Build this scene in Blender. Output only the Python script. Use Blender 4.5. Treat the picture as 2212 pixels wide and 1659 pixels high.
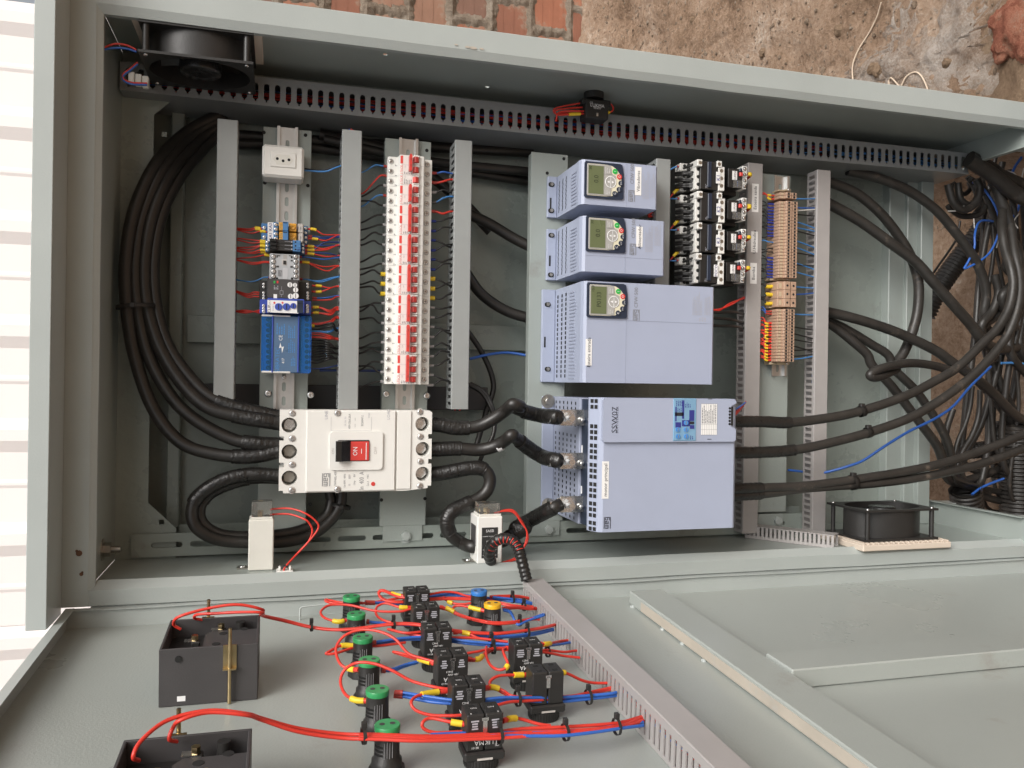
import bpy, math, random
from mathutils import Vector, Matrix, noise
from mathutils.geometry import tessellate_polygon
random.seed(7)
for o in list(bpy.data.objects): bpy.data.objects.remove(o)
SC = bpy.context.scene; COL = SC.collection
# ---------------------------------------------------------------- camera, sky, sun, exposure
# cabinet axes: u runs down the cabinet, v to its right, w out of its front; the front rim is w = 0
ZC = 1.5                       # camera height; u = 0 is level with the camera
RC = Matrix(((0, 1, 0), (0, 0, -1), (-1, 0, 0)))       # columns are u, v, w in world axes
def W(p): return RC @ Vector(p) + Vector((0, 0, ZC))
FPX, TILT, ROLL, DIST = 1789.0, math.radians(15.7), 0.015, 1.329
_X = Vector((math.cos(TILT), 0, math.sin(TILT))); FWD = Vector((math.sin(TILT), 0, -math.cos(TILT)))
RGT = _X * math.cos(ROLL) + Vector((0, 1, 0)) * math.sin(ROLL)
UPV = -_X * math.sin(ROLL) + Vector((0, 1, 0)) * math.cos(ROLL)
EYE = Vector((0, 0, DIST))
cam = bpy.data.cameras.new('camera'); co = bpy.data.objects.new('camera', cam); COL.objects.link(co)
cam.sensor_width = 36; cam.lens = 36 * FPX / 2212; cam.clip_start = .02; cam.clip_end = 400
r, u_, b_ = RC @ RGT, RC @ UPV, RC @ (-FWD)
co.matrix_world = Matrix(((r.x, u_.x, b_.x, 0), (r.y, u_.y, b_.y, 0), (r.z, u_.z, b_.z, 0), (0, 0, 0, 1)))
co.matrix_world.translation = W(EYE)
SC.camera = co
wd = bpy.data.worlds.new('World'); SC.world = wd; wd.use_nodes = True
nt = wd.node_tree; bg = nt.nodes['Background']
sky = nt.nodes.new('ShaderNodeTexSky'); sky.sky_type = 'NISHITA'; sky.sun_disc = False
sky.sun_elevation = math.radians(46); sky.sun_rotation = math.radians(140); sky.dust_density = 6; sky.air_density = 1.2
hs = nt.nodes.new('ShaderNodeHueSaturation'); hs.inputs['Saturation'].default_value = .34
nt.links.new(sky.outputs[0], hs.inputs['Color']); nt.links.new(hs.outputs[0], bg.inputs[0]); bg.inputs[1].default_value = .118
sl = bpy.data.lights.new('sun', 'SUN'); sl.energy = 1.9; sl.angle = math.radians(34); sl.color = (1, .98, .955)
so = bpy.data.objects.new('sun', sl); COL.objects.link(so)
sd = Vector((math.sin(math.radians(140)) * math.cos(math.radians(46)), math.cos(math.radians(140)) * math.cos(math.radians(46)), math.sin(math.radians(46))))
so.rotation_euler = sd.to_track_quat('Z', 'Y').to_euler(); so.location = (0, -3, 5)
SC.view_settings.view_transform = 'Standard'; SC.view_settings.look = 'None'
SC.view_settings.exposure = .22; SC.view_settings.gamma = 1; SC.view_settings.use_curve_mapping = False
SC.render.resolution_x, SC.render.resolution_y = 1024, 768

# ---------------------------------------------------------------- geometry helpers (all in u, v, w metres)
def P(x, y, w):                # point on the plane w seen at a spot measured in the photograph
    d = FWD + RGT * ((x - 1106) / FPX) - UPV * ((y - 829.5) / FPX)
    return EYE + d * ((w - DIST) / d.z)
BETA = math.radians(2.7); DORG = Vector((0, -.365, 0))
DN = Vector((0, math.cos(BETA), math.sin(BETA))); DS = Vector((0, -math.sin(BETA), math.cos(BETA)))
def DP(x, y, h):               # the same on the open door, h above its sheet: (u, -s, h) in door axes
    d = FWD + RGT * ((x - 1106) / FPX) - UPV * ((y - 829.5) / FPX)
    p = EYE + d * ((DORG + DN * h - EYE).dot(DN) / d.dot(DN))
    return Vector((p.x, -(p - DORG).dot(DS), h))
CAB = RC.to_4x4(); CAB.translation = Vector((0, 0, ZC))
_rd = Matrix((Vector((1, 0, 0)), -DS, DN)).transposed()
DOOR = (RC @ _rd).to_4x4(); DOOR.translation = W(DORG)
ORG = {}; FRM = {}
def empty(name, loc, frame=CAB):
    o = bpy.data.objects.new(name, None); COL.objects.link(o); o.empty_display_size = .01
    o.matrix_world = frame @ Matrix.Translation(Vector(loc)); ORG[o] = Vector(loc); FRM[o] = frame
    return o
def tag(o, label, cat, group=None, kind=None):
    o['label'] = label; o['category'] = cat
    if group: o['group'] = group
    if kind: o['kind'] = kind
    return o
def thing(name, label, cat, loc, group=None, frame=CAB): return tag(empty(name, loc, frame), label, cat, group)
class MB:
    def __init__(s): s.v = []; s.f = []; s.sm = []; s.M = None
    def add(s, vs, fs, smooth=False):
        n = len(s.v)
        s.v += [tuple(s.M @ Vector(q)) for q in vs] if s.M else [tuple(q) for q in vs]
        for f in fs: s.f.append([i + n for i in f]); s.sm.append(smooth)
        return s
    def box(s, a0, a1, b0, b1, c0, c1, ch=0):
        a0, a1 = min(a0, a1), max(a0, a1); b0, b1 = min(b0, b1), max(b0, b1); c0, c1 = min(c0, c1), max(c0, c1)
        if not ch:
            vs = [(a, b, c) for a in (a0, a1) for b in (b0, b1) for c in (c0, c1)]
            return s.add(vs, [(0, 1, 3, 2), (4, 6, 7, 5), (0, 4, 5, 1), (2, 3, 7, 6), (0, 2, 6, 4), (1, 5, 7, 3)])
        ch = min(ch, (a1 - a0) * .49, (b1 - b0) * .49, (c1 - c0) * .49)
        vs = []; ix = {}
        for i in (0, 1):
            for j in (0, 1):
                for k in (0, 1):
                    A, Bq, Cq = (a0, a1)[i], (b0, b1)[j], (c0, c1)[k]
                    a_, b2, c_ = A + (ch, -ch)[i], Bq + (ch, -ch)[j], Cq + (ch, -ch)[k]
                    ix[i, j, k] = len(vs); vs += [(A, b2, c_), (a_, Bq, c_), (a_, b2, Cq)]
        fs = []
        for i in (0, 1): fs.append([ix[i, j, k] for j, k in ((0, 0), (1, 0), (1, 1), (0, 1))][::(1 if i else -1)])
        for j in (0, 1): fs.append([ix[i, j, k] + 1 for i, k in ((0, 0), (0, 1), (1, 1), (1, 0))][::(1 if j else -1)])
        for k in (0, 1): fs.append([ix[i, j, k] + 2 for i, j in ((0, 0), (1, 0), (1, 1), (0, 1))][::(1 if k else -1)])
        for i in (0, 1):
            for j in (0, 1): fs.append([ix[i, j, 0], ix[i, j, 0] + 1, ix[i, j, 1] + 1, ix[i, j, 1]][::(1 if i == j else -1)])
        for i in (0, 1):
            for k in (0, 1): fs.append([ix[i, 0, k], ix[i, 1, k], ix[i, 1, k] + 2, ix[i, 0, k] + 2][::(1 if i == k else -1)])
        for j in (0, 1):
            for k in (0, 1): fs.append([ix[0, j, k] + 1, ix[0, j, k] + 2, ix[1, j, k] + 2, ix[1, j, k] + 1][::(1 if j == k else -1)])
        for i in (0, 1):
            for j in (0, 1):
                for k in (0, 1): fs.append([ix[i, j, k], ix[i, j, k] + 1, ix[i, j, k] + 2][::(1 if (i + j + k) % 2 else -1)])
        return s.add(vs, fs)
    def poly(s, pts, c0, c1, holes=(), ax='c', walls=True):
        def mp(p, c): return {'c': (p[0], p[1], c), 'a': (c, p[0], p[1]), 'b': (p[1], c, p[0])}[ax]
        loops = [list(pts)] + [list(h) for h in holes]
        flat = [p for l in loops for p in l]
        tr = tessellate_polygon([[Vector((p[0], p[1], 0)) for p in l] for l in loops])
        n = len(flat); vs = [mp(p, c1) for p in flat] + [mp(p, c0) for p in flat]; fs = []
        for t in tr:
            p, q, r_ = flat[t[0]], flat[t[1]], flat[t[2]]
            t = list(t)
            if (q[0] - p[0]) * (r_[1] - p[1]) - (q[1] - p[1]) * (r_[0] - p[0]) < 0: t.reverse()
            if c1 < c0: t.reverse()
            fs.append(t); fs.append([i + n for i in reversed(t)])
        if walls:
            k = 0
            for li, l in enumerate(loops):
                m = len(l); ar = sum(l[i][0] * l[(i + 1) % m][1] - l[(i + 1) % m][0] * l[i][1] for i in range(m))
                fl = (ar > 0) == (li == 0)
                for i in range(m):
                    q = [k + i, k + i + n, k + (i + 1) % m + n, k + (i + 1) % m]
                    fs.append(q if fl == (c1 > c0) else q[::-1])
                k += m
        return s.add(vs, fs)
    def cyl(s, p, q, r, n=16, r2=None, caps=True):
        p, q = Vector(p), Vector(q); r2 = r if r2 is None else r2
        d = (q - p).normalized(); x = d.orthogonal().normalized(); y = d.cross(x)
        ring = [x * math.cos(2 * math.pi * i / n) + y * math.sin(2 * math.pi * i / n) for i in range(n)]
        A = [p + e * r for e in ring]; B2 = [q + e * r2 for e in ring]
        s.add(A + B2, [(i, (i + 1) % n, n + (i + 1) % n, n + i) for i in range(n)], n > 6)
        if caps: s.add(B2, [list(range(n))]); s.add(A, [list(range(n))[::-1]])
        return s
    def rings(s, p, d, prof, n=24, smooth=True):      # lathe: prof = [(distance along d, radius)]
        p = Vector(p); d = Vector(d).normalized(); x = d.orthogonal().normalized(); y = d.cross(x); vs = []
        for t, r_ in prof:
            vs += [p + d * t + (x * math.cos(2 * math.pi * i / n) + y * math.sin(2 * math.pi * i / n)) * r_ for i in range(n)]
        fs = [(k * n + i, k * n + (i + 1) % n, (k + 1) * n + (i + 1) % n, (k + 1) * n + i) for k in range(len(prof) - 1) for i in range(n)]
        return s.add(vs, fs, smooth)
    def tube(s, pts, r, n=8, caps=True):
        pts = [Vector(p) for p in pts]; m = len(pts); rs = r if isinstance(r, (list, tuple)) else [r] * m
        t0 = (pts[1] - pts[0]).normalized(); x = t0.orthogonal().normalized(); vs = []
        for i in range(m):
            t = (pts[min(i + 1, m - 1)] - pts[max(i - 1, 0)]).normalized()
            x = (x - t * x.dot(t)).normalized(); y = t.cross(x)
            vs += [pts[i] + (x * math.cos(2 * math.pi * k / n) + y * math.sin(2 * math.pi * k / n)) * rs[i] for k in range(n)]
        fs = [(i * n + k, i * n + (k + 1) % n, (i + 1) * n + (k + 1) % n, (i + 1) * n + k) for i in range(m - 1) for k in range(n)]
        s.add(vs, fs, True)
        if caps: s.add(vs[-n:], [list(range(n))]); s.add(vs[:n], [list(range(n))[::-1]])
        return s
    def mesh(s, name, mat, off=Vector((0, 0, 0))):
        me = bpy.data.meshes.new(name); me.from_pydata([tuple(Vector(q) - off) for q in s.v], [], s.f)
        me.polygons.foreach_set('use_smooth', s.sm); me.materials.append(mat); me.update()
        return me
    def part(s, name, mat, parent):
        root = parent
        off = ORG[root]; me = s.mesh(name, mat, off)
        o = bpy.data.objects.new(name, me); COL.objects.link(o); o.parent = parent; ORG[o] = off
        return o
    def thing(s, name, mat, label, cat, group=None, frame=CAB, kind=None):
        n = len(s.v); c = sum((Vector(q) for q in s.v), Vector()) / n
        o = bpy.data.objects.new(name, s.mesh(name, mat, c)); COL.objects.link(o)
        o.matrix_world = frame @ Matrix.Translation(c); ORG[o] = c
        if kind == 'structure': o['kind'] = kind
        else: tag(o, label, cat, group, kind)
        return o
def share(parent, name, me, loc=None):   # another part with the same mesh data
    o = bpy.data.objects.new(name, me); COL.objects.link(o); o.parent = parent; ORG[o] = ORG[parent]
    if loc is not None: o.location = loc
    return o
def dup(root, loc, label=None, group=None):
    r_ = root.copy(); COL.objects.link(r_); r_.matrix_world = FRM[root] @ Matrix.Translation(Vector(loc)); ORG[r_] = Vector(loc); FRM[r_] = FRM[root]
    if label: r_['label'] = label
    if group: r_['group'] = group
    for ch in [c for c in root.children]:
        c = ch.copy(); COL.objects.link(c); c.parent = r_
        for g in ch.children: d = g.copy(); COL.objects.link(d); d.parent = c
    return r_
def spl(pts, k=6):
    p = [Vector(q) for q in pts]; p = [p[0] * 2 - p[1]] + p + [p[-1] * 2 - p[-2]]; out = []
    for i in range(1, len(p) - 2):
        a, b, c, d = p[i - 1], p[i], p[i + 1], p[i + 2]
        for j in range(k):
            t = j / k
            out.append(.5 * ((2 * b) + (c - a) * t + (2 * a - 5 * b + 4 * c - d) * t * t + (3 * b - a - 3 * c + d) * t ** 3))
    return out + [p[-2]]
def rrect(a0, a1, b0, b1, r, n=4):
    out = []
    for cx, cy, s0 in ((a1 - r, b1 - r, 0), (a0 + r, b1 - r, 90), (a0 + r, b0 + r, 180), (a1 - r, b0 + r, 270)):
        for i in range(n + 1):
            t = math.radians(s0 + 90 * i / n); out.append((cx + r * math.cos(t), cy + r * math.sin(t)))
    return out
def circ(a, b, r, n=14): return [(a + r * math.cos(2 * math.pi * i / n), b + r * math.sin(2 * math.pi * i / n)) for i in range(n)]
_tc = {}
def txt(parent, s, pos, size, mat, along='v', name='lettering', align='CENTER', sx=1.0, M=None):
    key = (s, align)
    if key not in _tc:
        c = bpy.data.curves.new('t', 'FONT'); c.body = s; c.align_x = align; c.align_y = 'CENTER'; c.size = 1; c.resolution_u = 2
        o = bpy.data.objects.new('t', c); COL.objects.link(o)
        dg = bpy.context.evaluated_depsgraph_get(); me = bpy.data.meshes.new_from_object(o.evaluated_get(dg))
        _tc[key] = ([v.co.copy() for v in me.vertices], [list(p.vertices) for p in me.polygons])
        bpy.data.objects.remove(o); bpy.data.curves.remove(c); bpy.data.meshes.remove(me)
    vs, fs = _tc[key]; pos = Vector(pos)
    ex, ey = {'v': (Vector((0, 1, 0)), Vector((-1, 0, 0))), 'u': (Vector((1, 0, 0)), Vector((0, 1, 0))), '-v': (Vector((0, -1, 0)), Vector((1, 0, 0))), '-u': (Vector((-1, 0, 0)), Vector((0, -1, 0)))}[along] if M is None else M
    m = MB(); m.add([pos + ex * (v.x * size * sx) + ey * (v.y * size) for v in vs], fs)
    return m.part(name, mat, parent)
# ---------------------------------------------------------------- materials
def mat(name, col, rough=.5, metal=0., var=.06, vs=18., bump=0., bs=300., dirt=None, spec=.5, trans=0., coat=0., stretch=None):
    m = bpy.data.materials.new(name); m.use_nodes = True; t = m.node_tree; b = t.nodes['Principled BSDF']
    b.inputs['Roughness'].default_value = rough; b.inputs['Metallic'].default_value = metal
    b.inputs['Specular IOR Level'].default_value = spec; b.inputs['Transmission Weight'].default_value = trans; b.inputs['Coat Weight'].default_value = coat
    tc = t.nodes.new('ShaderNodeTexCoord'); src = tc.outputs['Object']
    if stretch:
        mp = t.nodes.new('ShaderNodeMapping'); mp.inputs['Scale'].default_value = stretch; t.links.new(src, mp.inputs[0]); src = mp.outputs[0]
    nz = t.nodes.new('ShaderNodeTexNoise'); nz.inputs['Scale'].default_value = vs; nz.inputs['Detail'].default_value = 6; nz.inputs['Roughness'].default_value = .6
    t.links.new(src, nz.inputs['Vector'])
    mx = t.nodes.new('ShaderNodeMix'); mx.data_type = 'RGBA'
    mx.inputs[6].default_value = tuple(max(0, c * (1 - var * 2)) for c in col) + (1,); mx.inputs[7].default_value = tuple(min(1, c * (1 + var * 2)) for c in col) + (1,)
    t.links.new(nz.outputs['Fac'], mx.inputs[0]); out = mx.outputs[2]
    if dirt:                    # (colour, threshold, scale): patches of grime, rust or dust
        n2 = t.nodes.new('ShaderNodeTexNoise'); n2.inputs['Scale'].default_value = dirt[2]; n2.inputs['Detail'].default_value = 8; n2.inputs['Roughness'].default_value = .7
        t.links.new(src, n2.inputs['Vector']); rp = t.nodes.new('ShaderNodeValToRGB')
        rp.color_ramp.elements[0].position = dirt[1]; rp.color_ramp.elements[1].position = min(1, dirt[1] + .12)
        t.links.new(n2.outputs['Fac'], rp.inputs[0]); m2 = t.nodes.new('ShaderNodeMix'); m2.data_type = 'RGBA'
        m2.inputs[7].default_value = tuple(dirt[0]) + (1,); t.links.new(rp.outputs[0], m2.inputs[0]); t.links.new(out, m2.inputs[6]); out = m2.outputs[2]
    t.links.new(out, b.inputs['Base Color'])
    rr = t.nodes.new('ShaderNodeMapRange'); rr.inputs[3].default_value = max(.02, rough - .1); rr.inputs[4].default_value = min(1, rough + .1)
    t.links.new(nz.outputs['Fac'], rr.inputs[0]); t.links.new(rr.outputs[0], b.inputs['Roughness'])
    if bump:
        n3 = t.nodes.new('ShaderNodeTexNoise'); n3.inputs['Scale'].default_value = bs; n3.inputs['Detail'].default_value = 3
        t.links.new(src, n3.inputs['Vector']); bp = t.nodes.new('ShaderNodeBump'); bp.inputs['Strength'].default_value = bump; bp.inputs['Distance'].default_value = .002
        t.links.new(n3.outputs['Fac'], bp.inputs['Height']); t.links.new(bp.outputs[0], b.inputs['Normal'])
    return m
PAINT = mat('grey_paint', (.325, .362, .340), .32, var=.06, vs=5, bump=.14, bs=350, dirt=((.27, .28, .255), .63, 6))
PDOOR = mat('grey_paint_door', (.345, .370, .348), .29, var=.07, vs=2.2, bump=.16, bs=320, dirt=((.30, .295, .27), .60, 9))
PAINTR = mat('grey_paint_rough', (.285, .322, .295), .28, var=.09, vs=9, bump=.5, bs=60, dirt=((.26, .27, .25), .62, 12))
PAINTW = mat('grey_paint_worn', (.385, .418, .402), .33, var=.06, vs=6, bump=.12, bs=350, dirt=((.20, .12, .07), .76, 30))
BARE = mat('bare_primer_patch', (.46, .41, .345), .5, var=.1, vs=20, bump=.2, bs=90, dirt=((.42, .42, .40), .55, 9))
DUCT = mat('duct_grey_plastic', (.29, .305, .30), .42, var=.04, vs=30)
DUCTP = mat('duct_mauve_plastic', (.36, .34, .33), .4, var=.05, vs=30)
DUCTD = mat('duct_dark_grey', (.225, .235, .238), .36, var=.04, vs=30)
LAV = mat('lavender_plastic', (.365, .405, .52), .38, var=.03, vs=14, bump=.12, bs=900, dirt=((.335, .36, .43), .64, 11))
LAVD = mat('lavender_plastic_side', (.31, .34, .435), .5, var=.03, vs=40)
NAVY = mat('navy_plastic', (.02, .03, .055), .35, var=.1)
VOID = mat('black_opening', (.012, .012, .012), .8)
BLK = mat('black_plastic', (.022, .021, .02), .45, var=.15, bump=.1, bs=400)
BLKG = mat('black_plastic_gloss', (.016, .016, .016), .25, var=.1)
DGR = mat('dark_grey_plastic', (.055, .052, .053), .5, var=.1, bump=.1, bs=500)
RUB = mat('black_cable_rubber', (.02, .018, .016), .38, var=.25, vs=40, bump=.15, bs=160, dirt=((.10, .085, .07), .7, 30))
RUBD = mat('dusty_cable_rubber', (.03, .027, .024), .42, var=.25, vs=40, bump=.2, bs=160, dirt=((.11, .088, .07), .6, 22))
TAPE = mat('black_tape', (.016, .015, .014), .3, var=.3, vs=60, bump=.8, bs=130)
WHT = mat('white_plastic', (.76, .75, .71), .38, var=.02, vs=30)
WHTB = mat('ivory_plastic', (.70, .69, .63), .4, var=.03, vs=30, dirt=((.5, .45, .36), .72, 30))
PAP = mat('white_paper', (.82, .81, .79), .65, var=.01)
RED = mat('red_plastic', (.62, .055, .045), .36, var=.06)
REDP = mat('red_print', (.68, .07, .06), .5, var=.03)
GRYP = mat('grey_print', (.22, .22, .23), .6, var=.03)
GRYL = mat('light_grey_print', (.40, .40, .44), .6, var=.03)
INK = mat('black_ink', (.02, .02, .03), .6)
INKB = mat('blue_ink', (.03, .035, .22), .6)
WPR = mat('white_print', (.8, .8, .8), .6, var=.02)
STEEL = mat('zinc_steel', (.70, .70, .70), .26, .95, var=.1, vs=60)
STEELD = mat('dull_steel', (.42, .40, .36), .4, 1., var=.2, vs=60, dirt=((.16, .11, .07), .68, 60))
GALV = mat('galvanised_rail', (.60, .60, .59), .34, .85, var=.1, vs=30)
BRASS = mat('yellow_zinc', (.55, .43, .24), .32, 1., var=.15, vs=80)
TIN = mat('tinned_copper', (.66, .65, .62), .28, .95, var=.15, vs=90)
YEL = mat('yellow_sleeve', (.80, .56, .03), .45, var=.06)
WRED = mat('red_wire', (.66, .045, .03), .34, var=.06)
WBLU = mat('blue_wire', (.035, .13, .48), .34, var=.08)
WSKY = mat('sky_blue_wire', (.07, .25, .58), .34, var=.08)
WNAV = mat('dark_blue_wire', (.02, .05, .20), .36, var=.1)
WBLK = mat('black_wire', (.02, .019, .018), .4, var=.2)
WWHT = mat('white_wire', (.72, .70, .66), .4, var=.04)
RSLV = mat('red_ferrule', (.42, .05, .04), .4, var=.1)
GSLV = mat('grey_ferrule', (.36, .35, .35), .4, var=.06)
BSLV = mat('blue_ferrule', (.02, .04, .28), .4, var=.08)
GSHR = mat('grey_heatshrink', (.10, .10, .10), .5, var=.15)
RBLU = mat('relay_blue', (.07, .20, .42), .4, var=.05)
RBLD = mat('relay_blue_dark', (.05, .13, .28), .45, var=.06)
ORA = mat('orange_module', (.72, .36, .05), .35, var=.08)
CGRY = mat('contactor_grey', (.44, .46, .48), .45, var=.03)
LGRY = mat('module_light_grey', (.52, .49, .46), .45, var=.03)
TERM = mat('terminal_beige', (.43, .285, .20), .5, var=.10, vs=60)
TERMD = mat('terminal_end_plate', (.50, .40, .27), .5, var=.08, vs=60)
GRN = mat('green_plastic', (.035, .30, .10), .36, var=.06)
LBLU = mat('blue_cap', (.03, .17, .50), .36, var=.06)
LYEL = mat('yellow_cap', (.82, .45, .02), .36, var=.05)
LCD = mat('lcd_green', (.13, .155, .075), .3, var=.05)
LCDI = mat('lcd_ink', (.03, .037, .02), .5)
KPAD = mat('keypad_cream', (.70, .66, .50), .45, var=.03)
KGRY = mat('keypad_grey', (.38, .37, .35), .45, var=.03)
BGRN = mat('button_green', (.02, .42, .07), .4)
CLRB = mat('clear_blue_cover', (.10, .42, .90), .1, var=.03, trans=.85)
CLRW = mat('clear_cover', (.75, .74, .70), .1, var=.02, trans=.9)
CREAM = mat('cream_plastic', (.62, .53, .44), .5, var=.04)
TXTP = mat('rating_plate', (.03, .03, .03), .4)
# ---------------------------------------------------------------- more helpers on planes of the cabinet
def ray(x, y): return FWD + RGT * ((x - 1106) / FPX) - UPV * ((y - 829.5) / FPX)
def PV(x, y, v): d = ray(x, y); return EYE + d * (v / d.y)
def PU(x, y, u): d = ray(x, y); return EYE + d * (u / d.x)
GU = 1.5                                     # ground level in u
# ---------------------------------------------------------------- the cabinet
CB = thing('control_cabinet', 'tall open grey steel electrical cabinet with hood and wired mounting plates', 'cabinet', (GU, .12, -.14))
VR, VL, UT, UB, WR = .549, -.306, -.262, 1.462, -.285
def slots_plate(m, a0, a1, b0, b1, c0, c1, holes, ax='c'): m.poly([(a0, b0), (a1, b0), (a1, b1), (a0, b1)], c0, c1, holes, ax)
hl = []
for x, y in ((832, 118), (831, 193), (1052, 188)):
    q = PV(x, y, VR); hl.append(circ(q.z, q.x, .0042))
m = MB(); cs = sorted(hl, key=lambda h: h[0][1]); ua = UT
for k, grp in enumerate(([h for h in cs if h[0][1] < .3], [h for h in cs if h[0][1] >= .3])):
    uc = grp[0][0][1]; ub = uc - .02; m.box(ua, ub, VR, VR + .0016, WR, -.002); ua = uc + .02; cut = WR
    for h in sorted(grp, key=lambda h: h[0][0]):
        wc = h[0][0]; m.box(ub, ua, VR, VR + .0016, cut, wc - .02); m.poly([(wc - .02, ub), (wc + .02, ub), (wc + .02, ua), (wc - .02, ua)], VR, VR + .0016, [h], 'b'); cut = wc + .02
    m.box(ub, ua, VR, VR + .0016, cut, -.002)
m.box(ua, UB, VR, VR + .0016, WR, -.002); m.part('side_wall', PAINT, CB)
m = MB(); m.box(UT, UB, VL - .0016, VL, WR, -.012); m.part('side_wall', PAINT, CB)
m = MB(); m.box(UT - .0016, UT, VL + .0005, VR - .0005, WR, -.012); m.part('top_wall', PAINT, CB)
# front frame: folded profiles round the opening
def wob(m, amp, axis, sc=7.):                # hand-beaten sheet edges: slight waviness along the profile
    m.v = [tuple(Vector(q) + Vector((0, 0, 0)) + (Vector((0, amp * noise.noise(Vector((q[0] * sc, 3.1, 0))), amp * noise.noise(Vector((q[0] * sc, 9.7, 0))))) if axis == 'u' else Vector((amp * noise.noise(Vector((q[1] * sc, 5.3, 0))), 0, 0)))) for q in m.v]
def profile(pts, a0, a1, n, ax):
    m = MB()
    for i in range(n):
        t0, t1 = a0 + (a1 - a0) * i / n, a0 + (a1 - a0) * (i + 1) / n
        k = len(pts)
        def mp(p, c): return (c, p[0], p[1]) if ax == 'a' else (p[0], c, p[1])
        m.add([mp(p, t0) for p in pts] + [mp(p, t1) for p in pts], [(j, (j + 1) % k, k + (j + 1) % k, k + j) for j in range(k)])
    m.poly(pts, a0, a0 + .0005, ax='a') if ax == 'a' else None
    return m
pr = [(.5835, -.03), (.5835, -.002), (.5815, 0), (.547, 0), (.534, -.006), (.534, -.016), (.5355, -.016), (.5355, -.008), (.547, -.003), (.580, -.003), (.5817, -.03)]
m = profile(pr, UT - .036, UB + .02, 60, 'a'); wob(m, .0012, 'u'); m.part('front_flange', PAINTW, CB)
pr = [(-.3015, -.020), (-.3000, -.016), (-.3115, 0), (-.3345, -.0025), (-.336, -.0045), (-.336, -.03), (-.334, -.03), (-.334, -.006), (-.3125, -.004), (-.3025, -.018)]
m = profile(pr, UT - .036, UB + .02, 60, 'a'); wob(m, .0016, 'u', 5.); m.part('front_flange', PAINTW, CB)
pr = [(-.3015, 0), (-.2645, 0), (-.2625, -.002), (-.2555, -.006), (-.2555, -.014), (-.2575, -.014), (-.2575, -.008), (-.264, -.004), (-.3015, -.004)]
m = profile(pr, -.334, .5815, 30, 'b'); wob(m, .0009, 'v'); m.part('front_flange', PAINTW, CB)
h1 = P(108, 830, .08).x; h0 = P(62, 830, .08).x; hv = P(80, 1362, .08).y
m = MB(); m.box(h0, h1, hv, .66, .077, .080, .0008); m.box(h1 - .002, h1, hv, .66, .002, .0765); m.box(h0, h0 + .002, hv, .66, -.29, .0765); m.part('rain_hood', PAINTW, CB)
# rear border frame, rear panel, ribs and posts
uL = P(325, 600, -.18).x; vB = P(600, 1137, -.18).y; g = .045
sq = lambda x, y: [(P(x, y, -.18).x + a * .004, P(x, y, -.18).y + b * .004) for a, b in ((-1, -1), (1, -1), (1, 1), (-1, 1))]
m = MB(); m.poly([(UT, VL), (uL + g, VL), (uL + g, vB), (uL, vB + g), (uL, .52 - g * 1.6), (uL + g * 1.6, .52), (uL + g * 1.6, VR), (UT, VR)], -.1935, -.1915, [sq(353, 286), sq(347, 1130)])
m.part('rear_border_plate', PAINTR, CB)
m = MB(); m.box(uL + g + .0005, 1.09, VL, vB, -.232, -.230); m.part('rear_border_plate', PAINTR, CB); m = MB(); m.box(uL + g * 1.6 + .0005, 1.09, .52, VR, -.232, -.230); m.part('rear_border_plate', PAINTR, CB)
m = MB(); m.box(UT, UB, -.3445, -.3362, -.03, -.006, .001); m.part('hinge_strip', PAINTW, CB)
uR = P(1918, 700, WR).x
m = MB(); m.box(UT, uR, VL, VR, WR - .0016, WR); m.part('rear_panel', PAINTR, CB)
xs = [(1918, 1956, -.262), (1957, 1986, -.252), (1987, 2014, -.238)]
for i, (xa, xb, w_) in enumerate(xs):
    m = MB(); m.box(P(xa, 700, w_).x + .0008, P(xb, 700, w_).x, VL, VR, WR - .0015 - .0005 * i, w_, .0015); m.part('rear_post', PAINT, CB)
m = MB(); m.box(P(364, 700, -.25).x, P(392, 700, -.25).x, vB - .01, .57, WR + .0005, -.25, .002); m.part('rear_rib', PAINTR, CB)
m = MB(); m.box(P(404, 700, -.27).x, .53, P(700, 747, -.27).y, P(700, 690, -.27).y, WR + .0005, -.27, .001); m.part('rear_brace', PAINTR, CB)
m = MB(); m.box(P(425, 850, -.25).x, P(1054, 850, -.25).x, P(700, 884, -.25).y, P(700, 832, -.25).y, WR + .0005, -.25, .001); m.part('rear_bar', DGR, CB)
# slotted support rails with their bolts
def slotted(v0, v1, nm):
    hs_ = []; a = -.205
    while a < 1.03: hs_.append(rrect(a, a + .050, (v0 + v1) / 2 - .0048, (v0 + v1) / 2 + .0048, .0047)); a += .062
    m = MB(); slots_plate(m, -.236, 1.069, v0, v1, -.188, -.1845, hs_); return m.part(nm, PAINTR, CB)
rl = slotted(-.302, -.263, 'slotted_rail')
def hexbolt(parent, p, d, r=.0085, h=.006, name='bolt', mt=STEELD, wash=True):
    p = Vector(p); d = Vector(d); m = MB()
    if wash: m.cyl(p, p + d * .0015, r * 1.55, 20)
    m.cyl(p + d * (.0015 if wash else 0), p + d * h, r, 6); m.cyl(p + d * h, p + d * (h + .0006), r * .8, 12, r * .7)
    return m.part(name, mt, parent)
for x, y in ((876, 1157), (1184, 1143), (1678, 1124)): hexbolt(rl, P(x, y, -.1845), (0, 0, 1), .009, .008, mt=PAINTW)
q = P(236, 1187, -.09); hexbolt(CB, (UT, q.y, q.z), (1, 0, 0), .011, .012, mt=STEELD); m = MB(); m.cyl((UT + .012, q.y, q.z), (UT + .026, q.y, q.z), .0052, 12); m.part('stud', STEELD, CB)
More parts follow.
